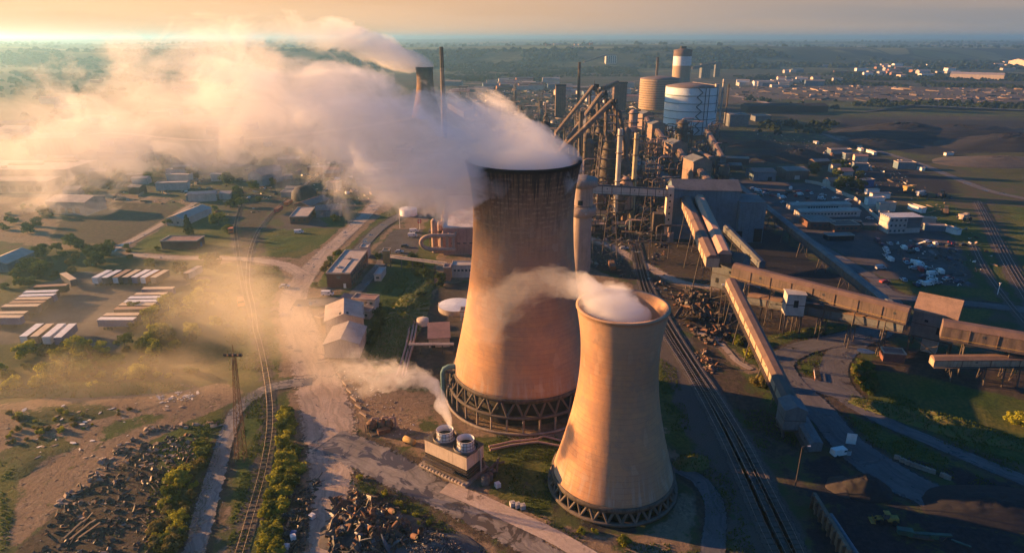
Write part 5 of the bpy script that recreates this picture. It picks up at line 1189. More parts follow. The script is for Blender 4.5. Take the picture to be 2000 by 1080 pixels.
# gasholders
def gasholder(label, px, pybase, R_, H, mat, rings, stair=False, dome=3.0):
    p = at(px, pybase); t = thing('gasholder', label, 'gasholder', (p.x, p.y + R_, 0))
    MB().lathe([(R_, 0), (R_, H)], n=72).build('shell', mat, t); MB().lathe([(R_ + .3, H - .2), (R_ + .3, H + .4), (R_ * .6, H + dome * .65), (R_ * .25, H + dome * .95), (.01, H + dome)], n=72).build('roof', M('gasholder_roof', (.16, .12, .11), (.12, .095, .09), .05), t)
    for k in range(1, rings + 1): z = H * k / (rings + 1); MB().lathe([(R_ + .02, z - .35), (R_ + .7, z - .3), (R_ + .7, z + .3), (R_ + .02, z + .35)], n=72).build('walkway_ring', M('gasholder_ring', (.14, .20, .22), (.12, .17, .19), .3) if stair else brown_clad, t)
    if stair:
        mb = MB(); n = 10
        for k in range(n):
            a0, a1 = (-1.62, -1.42) if k % 2 == 0 else (-1.42, -1.62); z0, z1 = H * k / n, H * (k + 1) / n
            q = R_ + .9; mb.extr([(-.8, 0), (.8, 0), (.8, .9), (-.8, .9)], (q * math.cos(a0), q * math.sin(a0), z0), (q * math.cos(a1), q * math.sin(a1), z1))
        mb.build('stair', M('stair_paint', (.06, .09, .10), (.05, .07, .08), .5), t)
        for a0 in (-1.3, -1.14, -.62): MB().tube([((R_ + .5) * math.cos(a0), (R_ + .5) * math.sin(a0), 0 if a0 < -.7 else H * .45), ((R_ + .5) * math.cos(a0), (R_ + .5) * math.sin(a0), H)], .4, 6).build('pipe', M('stair_paint', (.06, .1, .1)), t)
        MB().box((R_ * .8, -R_ * .55, H + 1.6), (4, 4, 4)).build('lift_house', cream, t); MB().tube([(0, 0, H + dome + .5), (R_ * .8, -R_ * .55, H + 2)], .5, 6).build('walkway', cream, t)
    return t
wp_ = M('white_gasholder_paint', (.62, .68, .70), (.52, .58, .61), .03, rough=.5, streak=.15)
gasholder('big white gasholder ringed by walkways with a zigzag stair', 1357, 265, 28.5, 49.5, wp_, 5, True, 4)
gasholder('ribbed tan gasholder behind the white one', 1293, 216, 29, 43, M('tan_gasholder_paint', (.36, .27, .18), (.30, .22, .15), .05), 12, False, 4)
p = atd(1330, 150, 1080); t = thing('banded_gasholder', 'tall slim gasholder with a white band and dark top', 'gasholder', (p.x, 1080, 0)); zt = atd(1330, 97, 1080).z
MB().lathe([(14, 0), (14, zt - 24)], n=48).build('shell', M('tan_gasholder_paint', (.3,) * 3), t); MB().lathe([(14.05, zt - 24), (14.05, zt - 10)], n=48).build('white_band', paint_w, t); MB().lathe([(14.2, zt - 10), (14.2, zt - 1), (6, zt + 1), (.01, zt + 1.5)], n=48).build('top', brown_clad, t); MB().box((0, 0, zt + 2.5), (8, 8, 4)).build('lift_house', soot, t)
for x0, y0, w__, yb, d, lab, m_ in ((1095, 168, 25, 215, 900, 'pink sided square bunker tower left of the thin chimney', brown_clad), (1211, 163, 32, 200, 960, 'brown square bunker tower behind the furnaces', brown_clad), (1378, 126, 22, 150, 1800, 'dark hopper building right of the banded gasholder', gal_blue), (1402, 122, 12, 150, 1850, 'slim dark hopper tower at the end of a high conveyor', gal_blue), (1193, 108, 26, 124, 2550, 'row of pale silos on the far slope', pale_ch)):
    p = atd(x0, y0, d); pw = w__ * d / F; g0 = terrain1(p.x, d)
    t = thing('bunker_tower' if 'silo' not in lab else 'silo_block', lab, 'tower', (p.x, d, g0)); zt = p.z - g0
    MB().box((0, 0, zt / 2), (pw * .75, pw * .7, zt)).build('wall', m_, t); MB().box((0, 0, zt + 1), (pw * .8, pw * .75, 2)).build('roof', soot if 'silo' not in lab else tarry, t)
    mb = MB()
    for k in range(5): mb.box(((k - 2) * pw * .15, -pw * .355, zt * .5), (pw * .05, .3, zt * .8))
    mb.build('pilaster', tube_m, t)
gallery('thin high conveyor right of the banded gasholder', atd(1350, 136, 1700), atd(1396, 126, 1840), 8, 5, tarry, tarry, 0)
gallery('thin conveyor climbing to the far silos', atd(1140, 124, 2400), atd(1184, 109, 2540), 8, 5, tarry, tarry, 0)
gallery('thin conveyor behind the furnace headframes', atd(1178, 178, 700), atd(1205, 164, 940), 5, 4, tarry, tarry, 2)
# ---------------------------------------------------------------- right hand yards
house('metal_shed', 'blue grey metal shed with a pinkish roof by the right car park', at(1463, 349), at(1506, 349), 17, 6.5, blue_clad, roof_pink, 'gable', 1.5, doors=[('-y', 4, 3, 3, dark)])
house('metal_shed', 'brown metal shed next to the blue grey one', at(1524, 347), at(1566, 346), 17, 6.5, brown_clad, roof_grey, 'gable', 1.5, doors=[('-y', 0, 4, 3, white_clad)])
house('office_hut', 'long white office hut with a ribbon of windows, nearer of the pair', at(1556, 422), at(1672, 420), 8, 3.4, white_clad, roof_pale, 'gable', 1, wins=[('-y', 16, 1.1, 1.0, 2.1, 2, 2)])
house('office_hut', 'long white office hut behind the nearer one', at(1540, 409), at(1654, 407), 8, 3.4, white_clad, roof_pale, 'gable', 1, wins=[('-y', 12, 1.1, 1.0, 2.1, 10, 8)])
house('canteen_block', 'red brick block with a pale flat roof in front of the office huts', at(1571, 441), at(1617, 441), 15, 4.2, brick, roof_grey, 'flat', wins=[('-y', 4, 1.6, 1.0, 2.4, 1, 1)])
house('canteen_block', 'low red brick wing joined to the pale roofed block', at(1620, 449), at(1668, 448), 10, 3.8, brick, M('brown_roof', (.16, .11, .09), (.12, .085, .07), .3), 'flat', wins=[('-y', 5, 1.6, 1.0, 2.2, 1, 1)])
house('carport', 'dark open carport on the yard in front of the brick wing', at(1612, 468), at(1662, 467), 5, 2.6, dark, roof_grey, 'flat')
cont = [(1672, 366, 1702, 364, 4, 5.2, paint_b, blue_clad, 'blue two tier container office at the back of the yard'),
 (1690, 379, 1714, 378, 3, 3, paint_w, paint_w, 'white box trailer behind the other long white one'), (1700, 388, 1735, 387, 3.2, 3.4, paint_w, blue_clad, 'long white box trailer with a blue roof'),
 (1690, 404, 1722, 402, 3.4, 5.6, paint_w, paint_w, 'white container stack with a teal stripe by the wall'), (1694, 412, 1712, 411, 3, 3, cream, cream, 'cream cabin below the white container stack'),
 (1712, 414, 1744, 412, 3.4, 5.4, cream, roof_pale, 'cream cabins left of the big cabin stack'), (1716, 423, 1734, 424, 3, 3, white_clad, roof_pale, 'white cabin tucked below the cream cabins'),
 (1776, 408, 1804, 416, 3.2, 3, paint_w, paint_w, 'white container behind the big cabin stack'), (1796, 434, 1826, 436, 3.2, 2.9, roof_pale, roof_pale, 'dusty pale container right of the cabin stack'),
 (1804, 449, 1846, 451, 3.6, 3, blue_clad, roof_pale, 'long blue grey container right of the cabin stack'), (1850, 452, 1872, 459, 3.2, 3, paint_w, paint_w, 'last white container at the right of the row'),
 (1684, 448, 1710, 449, 3, 2.8, paint_g, paint_g, 'green container beside the red brick wing'), (1664, 441, 1680, 442, 3, 2.8, paint_k, steel, 'dark container behind the green one')]
for x0, y0, x1, y1, w_, h, wl, rf, lab in cont: house('shipping_container', lab, at(x0, y0), at(x1, y1), w_, h, wl, rf, 'flat', group='containers and cabins on the right yard', cat='container')
# stacked cabins with a striped roof
t = thing('cabin_stack', 'three storey stack of pale cabins under a striped roof', 'cabin', (at(1764, 457).x, at(1764, 457).y + 5, 0), .08)
for k in range(3):
    MB().box((-4, 0, 1.5 + k * 2.9), (10, 9, 2.75)).build('cabin', white_clad, t); MB().box((5.5, 0, 1.5 + k * 2.9), (8, 8, 2.75)).build('cabin', gal_blue if k else white_clad, t)
    for j in range(4): MB().box((-7.8 + j * 2.5, -4.55, 1.7 + k * 2.9), (1.1, .1, 1.1)).build('window', glass, t)
for k in range(6): MB().box((.5, -4 + k * 1.7, 9.1), (19, .9, .25)).build('roof_strip', paint_w, t)
MB().box((.5, 0, 8.9), (19, 9.6, .2)).build('roof', gal_blue, t)
house('small_house', 'small white and red house with a garden at the back of the yard', at(1613, 364), at(1640, 363), 9, 4, white_clad, roof_pink, 'gable', 2.2, wins=[('-y', 2, 1.2, 1.2, 2, 1, 1)])
house('small_house', 'farther small white house among dark trees', at(1638, 343), at(1660, 343), 9, 4, white_clad, roof_pink, 'gable', 2)
wl = [at(x, y) for x, y in ((1572, 357), (1596, 361), (1612, 366), (1640, 379), (1668, 390), (1690, 408), (1716, 432))]
t = thing('boundary_wall', 'pale boundary wall winding round the back of the right car park', 'wall', (0, 0, 0))
for i in range(len(wl) - 1): MB().extr([(-.2, 0), (.2, 0), (.2, 2.2), (-.2, 2.2)], wl[i], wl[i + 1]).build('wall_panel', roof_pale, t)
for k, (x0, y0, x1, y1) in enumerate(((1662, 286, 1681, 291), (1694, 297, 1709, 303), (1676, 293, 1684, 296), (1755, 318, 1777, 327), (1793, 331, 1803, 334), (1590, 280, 1597, 282), (1845, 304, 1860, 303), (1920, 266, 1945, 267))):
    house('white_wagon', ['long white wagon at the head of the line by the far road', 'second white wagon by the far road', 'short white wagon between the two long ones', 'lone long white wagon lower down the far road', 'short white wagon at the bend of the far road', 'tiny white wagon on the black ground', 'white wagon by the black coal field', 'white wagon near the right edge of the coal field'][k], at(x0, y0), at(x1, y1), 2.6, 2.2, paint_w, paint_w, 'flat', cat='wagon', group='white wagons along the far road')
# loaders, dumpers and scrap vehicles
def machine(label, px, py, rz, mat, s=1.0, name='wheel_loader', bucket=True):
    p = g3(px, py); t = thing(name, label, 'digger', (p.x, p.y, p.z + .1), R(rz))
    MB().box((-1.6 * s, 0, 1.6 * s), (3.2 * s, 2.0 * s, 1.4 * s), 0, .85).build('engine_cover', mat, t); MB().box((.4 * s, 0, 2.6 * s), (1.6 * s, 1.7 * s, 1.7 * s), 0, .85).build('cab', glass, t); MB().box((.4 * s, 0, 3.52 * s), (1.7 * s, 1.8 * s, .16 * s)).build('roof', mat, t)
    MB().box((2 * s, 0, 1.1 * s), (1.6 * s, 1.1 * s, .7 * s)).build('frame', mat, t)
    for x in (-1.9, 2.1):
        for y in (-1.15, 1.15): MB().add(*wheel_geo((x * s, y * s, .8 * s), .8 * s, .6 * s, 16)).build('wheel', rubber, t)
    if bucket:
        for y in (-.6, .6): MB().tube([(1.4 * s, y * s, 1.7 * s), (3 * s, y * s, 1.6 * s), (3.8 * s, y * s, .7 * s)], .16 * s, 6).build('arm', mat, t)
        MB().extr([(-1.5 * s, 0), (1.5 * s, 0), (1.5 * s, .2 * s), (-1.5 * s, .2 * s)], (3.6 * s, 0, .15 * s), (4.9 * s, 0, .15 * s)).add([(3.7 * s, -1.5 * s, .2 * s), (3.7 * s, 1.5 * s, .2 * s), (3.9 * s, 1.5 * s, 1.4 * s), (3.9 * s, -1.5 * s, 1.4 * s)], [(0, 1, 2, 3)]).build('bucket', mat, t)
    else: MB().box((-1.4 * s, 0, 2.6 * s), (3.6 * s, 2.6 * s, 1.3 * s), 0, 1.15).build('skip', mat, t)
    return t
machine('yellow wheel loader working beside the black stockpile', 1731, 1020, 172, M('worn_yellow', (.40, .26, .06), (.22, .14, .04), 1.5), .72)
machine('ochre dump truck parked on the black ground beyond the containers', 1778, 377, 10, M('ochre', (.4,) * 3), 1.5, 'dump_truck', False); machine('dark excavator beyond the containers', 1838, 386, 40, brown_clad, 1.4); machine('grey dumper by the verge right of the dump truck', 1800, 385, 10, silver, 1.2, 'dump_truck', False)
machine('brown loader on the verge above the last containers', 1846, 417, 60, brown_clad, 1.3); machine('pale dump truck near the railway bend', 1884, 431, 20, roof_pale, 1.2, 'dump_truck', False)
rc = random.Random(12)
for k in range(78):
    px, py = (rc.uniform(1712, 1890), rc.uniform(470, 560)) if k < 48 else (rc.uniform(1450, 1700), rc.uniform(368, 400))
    if k >= 48 and py > 392 and px > 1530: continue
    pm, nm = rc.choice([(paint_w, 'white'), (paint_w, 'white'), (silver, 'silver'), (paint_k, 'black'), (paint_n, 'dark blue'), (paint_r, 'red')])
    park(px, py, rc.choice([10, 15, 80, -30]) + rc.uniform(-6, 6), pm, rc.random() < .35, f'{nm} vehicle ' + ('standing among the scrap on the right hand yard' if k < 48 else 'parked on the right hand car park behind the huts'), 'scrap vehicles on the right hand yard' if k < 48 else 'vehicles on the right car park')
# bottom right: retaining wall, screening machine, conveyor tube
t = thing('retaining_wall', 'long brown retaining wall above the dark bunker at the bottom edge', 'wall', (0, 0, 0))
a, c = at(1586, 985), at(1655, 1100); MB().extr([(-.4, 0), (.4, 0), (.4, 3.4), (-.4, 3.4)], a, c).build('wall_panel', M('brown_wall', (.20, .15, .11), (.13, .1, .075), .5, streak=.4), t)
d = (c - a).normalized(); s = Vector((d.y, -d.x, 0))
for k in range(8): MB().box((a + d * (k + .5) * (c - a).length / 8 + s * .6 + Vector((0, 0, 1.7))), (.4, .8, 3.4), math.atan2(d.y, d.x)).build('buttress', conc_dark, t)
a, c = at(1622, 1005, 2.2), at(1680, 1092, 1.2); pipes('conveyor_tube', 'dark grey tube lying on trestles beside the retaining wall', [[a, c]], .55, blue_clad, 'pipe', [a + (c - a) * k / 4 for k in range(5)])
p = g3(1790, 1050); t = thing('screening_machine', 'green mobile screening machine with a long folded belt', 'machine', (p.x, p.y, 0), R(-14)); t.scale = (.7, .7, .7)
MB().extr([(-.5, 0), (.5, 0), (.6, .5), (-.6, .5)], (-2, 0, 1.2), (9, 0, 2.6)).build('belt', paint_g, t); MB().box((-3.5, 0, 1.7), (4, 1.8, 1.8), 0, 1.1).build('hopper', paint_g, t); MB().box((1, 0, .6), (7, 1.4, .6)).build('track', steel, t)
MB().extr([(-.35, 0), (.35, 0), (.35, .3), (-.35, .3)], (9, -.5, 1.6), (14, -1.5, .9)).build('side_belt', paint_g, t); MB().box((4.5, 0, 1.6), (2.2, 1.3, 1.1)).build('engine_box', paint_g, t)
for k in (3, 7): MB().tube([(k, 0, 0), (k + 1, 0, 2.2)], .1, 5).build('strut', steel, t)
for k, (px, py) in enumerate(((1752, 896), (1763, 902), (1774, 907), (1785, 911), (1796, 915), (1808, 919), (1820, 923), (1842, 931), (1850, 935))):
    p = g3(px, py); MB().box((0, 0, .5), (1.5, .75, 1.0), 0, .92).add(*wheel_geo((0, 0, 1.0), .2, .5, 8)).build('concrete_block', conc, None, (p.x, p.y, p.z), label=['first', 'second', 'third', 'fourth', 'fifth', 'sixth', 'seventh', 'eighth', 'last'][k] + ' from the left of the concrete blocks lining the dark yard', cat='block', group='concrete blocks lining the dark yard').rotation_euler = (0, 0, R(-32))
p = g3(1660, 872); t = thing('notice_board', 'tall white notice board beside the parked tank at the road', 'sign', p, R(-12)); MB().box((0, 0, 2.4), (2.4, .15, 3)).build('board', paint_w, t)
for s_ in (-1, 1): MB().box((s_, .15, 1), (.12, .12, 2)).build('leg', steel, t)
park(1640, 888, 15, paint_w, True, 'white van beside the white notice board'); small_tank('small grey tank beside the white van by the notice board', g3(1655, 888), .8, 1.3, silver)
house('skip_container', 'red brown container on the ground under the pitched transfer house', at(1720, 700), at(1762, 704), 4.2, 3, M('red_oxide', (.22, .09, .07), (.15, .07, .055), .5), roof_pink, 'flat', cat='container')
p = at(1692, 686); MB().lathe([(.01, .16), (1.8, .16), (2.2, .12)], (0, 0, 0), 24).build('puddle', M('still_water', (.05, .06, .07), (.06, .07, .08), .2, rough=.05, bump=.0, spec=.8), None, (p.x, p.y, gh(p.x, p.y))).scale = (1.4, 1, 1); bpy.data.objects['puddle']['kind'] = 'structure'
t = thing('crash_barrier', 'orange and white barrier at the tip of the road island', 'barrier', g3(1590, 735), R(70))
MB().box((0, 0, .9), (6, .12, .3)).build('rail', paint_w, t); MB().box((0, 0, .5), (6, .1, .2)).build('rail', paint_o, t)
for k in range(4): MB().box((-2.7 + k * 1.8, 0, .5), (.15, .15, 1.0)).build('post', paint_o, t)
for px, py, lab, rz in ((1359, 597, 'upper of two yellow skip frames on the scrap heap', -15), (1385, 615, 'lower of two yellow skip frames on the scrap heap', -12)):
    p = g3(px, py); t = thing('yellow_skip', lab, 'skip', (p.x, p.y, p.z + .8), R(rz), 'yellow skip frames'); 
    for z in (.3, 1.2): MB().box((0, -.7, z), (3, .12, .18)).build('rail', paint_y, t); MB().box((0, .7, z), (3, .12, .18)).build('rail', paint_y, t)
    for k in range(4): MB().box((-1.4 + k * .93, -.7, .7), (.14, .14, 1.1)).build('post', paint_y, t)
for px, h, lab in ((1402, 17, 'left thin steel pole beside the sunlit galleries'), (1412, 14, 'right thin steel pole beside the sunlit galleries'), (1203, 14, 'lamp pole in the dark yard behind the small tower'), (1948, 5, 'white signal post at the right hand railway')):
    p = g3(px, {1402: 640, 1412: 628, 1203: 300, 1948: 575}[px]); t = thing('steel_pole', lab, 'pole', p); MB().tube([(0, 0, 0), (0, 0, h)], [.18, .1], 6).build('post', paint_w if px == 1948 else steel, t); MB().box((0, 0, h), (.9, .3, .25)).build('lamp', paint_w, t)
# far works: coal conveyors, wagons, sheds, town blocks
rr = random.Random(5)
a, c = atd(1412, 222, 1000), atd(1700, 226, 960); gallery('long level conveyor running right from behind the white gasholder', a, c, 5, 3.5, gal_blue, gal_blue, 8, rr=.5, panels=False)
a, c = atd(1680, 226, 960), atd(1782, 211, 1000); gallery('dark inclined conveyor rising over the coal field', a, c, 6, 4, tarry, tarry, 4, rr=.6, panels=False)
a, c = atd(1782, 211, 1000), atd(2080, 224, 960); gallery('raised conveyor on lattice trestles along the coal field', a, c, 5, 3.5, tarry, gal_blue, 7, rr=.6, panels=False)
house('ore_shed', 'very long low black shed behind the far conveyor', at(1452, 219), at(1608, 218), 24, 9, soot, soot, 'gable', 3); house('ore_shed', 'dark shed at the foot of the white gasholder', at(1418, 246), at(1455, 246), 22, 14, gal_blue, gal_blue, 'flat')
house('ore_shed', 'grey blue shed beneath the level far conveyor', at(1470, 236), at(1500, 236), 18, 7, gal_blue, roof_grey, 'flat'); house('distribution_shed', 'huge long pale roofed shed near the right edge of the plain', at(1856, 153), at(1960, 156), 60, 12, cream, roof_pale, 'gable', 4)
house('distribution_shed', 'orange roofed shed at the far right edge of the plain', at(1985, 133), at(2040, 133), 90, 22, cream, M('tan_roof', (.45, .28, .16), (.38, .24, .15), .1), 'gable', 8)
farcol = [(white_clad, roof_pale), (cream, roof_pink), (brick, roof_grey), (M('orange_brick', (.33, .16, .09), (.26, .13, .08), .5), roof_pink), (blue_clad, roof_grey), (paint_w, roof_pale)]
far_desc = {0: 'white', 1: 'cream', 2: 'brick', 3: 'orange', 4: 'blue grey', 5: 'bright white'}
reg = [(970, 1085, 158, 176, 26, 'right of the distant chimney', (3, 1, 3, 0)), (1040, 1240, 166, 205, 20, 'behind the blast furnaces', (0, 4, 2, 1)), (870, 980, 158, 196, 13, 'beside the distant cooling tower', (0, 3, 4, 1)), (1430, 1600, 158, 172, 20, 'right of the white gasholder', (0, 4, 5, 1)),
       (1640, 1860, 130, 150, 30, 'in the far industrial estate on the right', (3, 0, 1, 5)), (1500, 1760, 128, 160, 12, 'below the wooded ridge', (0, 2, 1, 4)), (1890, 2010, 118, 140, 10, 'at the far right works', (1, 0, 3, 5)), (1060, 1160, 108, 126, 8, 'on the slope left of the silos', (3, 2, 0, 1)),
       (20, 480, 150, 290, 26, 'in the valley behind the steam', (1, 0, 3, 2)), (250, 460, 330, 395, 12, 'in the clutter left of the railway fork', (0, 4, 1, 2)), (520, 860, 270, 385, 22, 'in the works yard under the steam', (4, 2, 1, 0)), (0, 260, 300, 400, 8, 'between the grey warehouses on the left', (4, 0, 1, 2)), (1430, 1900, 296, 330, 6, 'on the black ground beyond the metal sheds', (4, 2, 0, 4)),
       (1590, 1680, 310, 350, 5, 'among the trees behind the right yard', (0, 2, 4, 1))]
for x0, x1, y0, y1, n, where, cols in reg:
    for k in range(n):
        px, py = rr.uniform(x0, x1), rr.uniform(y0, y1); p = at(px, py); k_ = rr.choice(cols); sc_ = .5 if p.y < 650 else 1
        L, W_, h = rr.uniform(14, 42) * sc_, rr.uniform(10, 18) * sc_, rr.uniform(5, 11) * sc_; a_ = rr.uniform(-.25, .25); d = Vector((math.cos(a_), math.sin(a_), 0)) * L / 2
        p.z = 0; house('far_building', f'{"long" if L > 28 else "small"} {far_desc[k_]} walled building {where}', p - d, p + d, W_, h, farcol[k_][0], farcol[k_][1], rr.choice(['gable', 'flat']), group='buildings ' + where, over=.2)
# ---------------------------------------------------------------- trees, bushes, grass
def leaf_mat(name, a, c, rand=.25):
    m = bpy.data.materials.new(name); b = NB(nt(m)); g = b.n('NewGeometry').outputs['Position']; oi = b.n('ObjectInfo').outputs['Random']
    col = b.mix(b.ramp(b.noise(g, .8, 3, .7), .35, .65), a, c)
    hs = b.n('HueSaturation'); b.l(col, hs.inputs['Color']); b.l(b.ramp(oi, 0, 1, 1 - rand, 1 + rand, False), hs.inputs['Value']); hs.inputs['Hue'].default_value = .5
    d = b.n('BsdfDiffuse'); tr = b.n('BsdfTranslucent'); mx = b.n('MixShader'); mx.inputs[0].default_value = .35
    b.l(hs.outputs[0], d.inputs[0]); b.l(hs.outputs[0], tr.inputs[0]); b.l(d.outputs[0], mx.inputs[1]); b.l(tr.outputs[0], mx.inputs[2])
    o = b.n('OutputMaterial'); b.l(mx.outputs[0], o.inputs[0]); return m
leaf_g = leaf_mat('bush_leaves', (.11, .14, .03), (.065, .09, .022)); leaf_y = leaf_mat('yellow_green_leaves', (.34, .32, .04), (.18, .20, .03)); leaf_d = leaf_mat('dark_leaves', (.05, .07, .022), (.035, .05, .018)); leaf_o = leaf_mat('olive_leaves', (.18, .15, .05), (.12, .11, .04))
bark = M('bark', (.09, .065, .05), (.06, .045, .035), 2)
def crown_mesh(seed, r, h, n, leaf, flat=.75, conical=False):
    rr = random.Random(seed); vs, fs = [], []
    lobes = [(rr.uniform(-.7, .7) * r, rr.uniform(-.7, .7) * r, h * rr.uniform(.2, .85), r * rr.uniform(.2, .5)) for _ in range(15)]
    if conical: lobes = [(rr.uniform(-.1, .1) * r, rr.uniform(-.1, .1) * r, h * (.15 + .8 * k / 9), r * (1.0 - k / 10) * .75) for k in range(9)]
    for _ in range(n):
        lx, ly, lz, lr = rr.choice(lobes)
        while True:
            q = Vector((rr.uniform(-1, 1), rr.uniform(-1, 1), rr.uniform(-1, 1)))
            if .25 < q.length <= 1: break
        q = q * (rr.uniform(.7, 1.35) / q.length) if rr.random() < .75 else q
        c = Vector((lx, ly, lz)) + Vector((q.x * lr, q.y * lr, q.z * lr * flat)); c.z = max(c.z, .1)
        nrm = (q + Vector((rr.uniform(-.6, .6), rr.uniform(-.6, .6), rr.uniform(-.3, .8)))).normalized()
        a = nrm.orthogonal().normalized(); a.rotate(Matrix.Rotation(rr.uniform(0, 6.28), 3, nrm)); b_ = nrm.cross(a); s = leaf * rr.uniform(.6, 1.4)
        o = len(vs); vs += [c + a * s, c + b_ * s * .7, c - a * s, c - b_ * s * .7]; fs.append((o, o + 1, o + 2, o + 3))
    me = bpy.data.meshes.new('crown'); me.from_pydata(vs, [], fs); return me
def trunk_mesh(seed, h, r):
    rr = random.Random(seed); mb = MB(); mb.tube([(0, 0, -.3), (.1, .05, h * .4), (0, .1, h * .75)], [r, r * .7, r * .3], 7)
    for k in range(5): a = k * 1.3; z = h * (.25 + .08 * k); mb.tube([(0, 0, z), (math.cos(a) * h * .22, math.sin(a) * h * .22, z + h * .2)], [r * .4, r * .12], 5)
    me = bpy.data.meshes.new('trunk'); me.from_pydata([tuple(v) for v in mb.v], [], mb.f); me.materials.append(bark); return me
def proto(name, seed, r, h, n, leaf, mat, **kw):
    cm = crown_mesh(seed, r, h, n, leaf, **kw); cm.materials.append(mat); return (name, cm, trunk_mesh(seed + 50, h, .05 * h * .5))
PT = {k: [proto(nm, s + i, r, h, n, lf, mt, **kw) for i in range(2)] for k, (nm, s, r, h, n, lf, mt, kw) in {
 'tree': ('leafy_tree', 1, 3.0, 6.0, 1900, .30, leaf_g, {}), 'yel': ('leafy_tree', 11, 3.0, 5.5, 1900, .30, leaf_y, {}), 'bush': ('bush', 21, 2.0, 2.8, 1100, .25, leaf_g, {}),
 'ybush': ('bush', 31, 2.0, 2.6, 1100, .25, leaf_y, {}), 'obush': ('bush', 41, 2.0, 2.6, 1100, .25, leaf_o, {}), 'dark': ('leafy_tree', 51, 3.4, 6.5, 1800, .33, leaf_d, {}), 'fir': ('fir_tree', 61, 2.8, 8.5, 1900, .30, leaf_d, {'conical': True})}.items()}
def plant(px, py, kind, s, label, cat, group, rr=random.Random(77), xy=None):
    p = g3(px, py) if xy is None else Vector((xy[0], xy[1], gh(*xy))); nm, cm, tm = PT[kind][rr.randint(0, 1)]
    t = bpy.data.objects.new(nm, None); sc.collection.objects.link(t); t.location = p; t.rotation_euler = (0, 0, rr.uniform(0, 6.28)); t.scale = (s * rr.uniform(.85, 1.15), s * rr.uniform(.85, 1.15), s * rr.uniform(.85, 1.2))
    for n_, m_ in (('crown', cm), ('trunk', tm)): o = bpy.data.objects.new(n_, m_); sc.collection.objects.link(o); o.parent = t
    t['label'] = label; t['category'] = cat; t['group'] = group
def inpoly(x, y, poly):
    c = False; n = len(poly)
    for i in range(n):
        x1, y1 = poly[i][0], poly[i][1]; x2, y2 = poly[(i + 1) % n][0], poly[(i + 1) % n][1]
        if (y1 > y) != (y2 > y) and x < (x2 - x1) * (y - y1) / (y2 - y1) + x1: c = not c
    return c
ROADPTS = [(x, y, w_ / 2) for mt, l in RC.values() for x, y, w_ in l[::3]] + [(x, y, 2.2) for l in TC for x, y in l[::3]]
def clear(x, y, m=.8): return all((x - a) ** 2 + (y - b_) ** 2 > (w_ + m) ** 2 for a, b_, w_ in ROADPTS)
rr = random.Random(99)
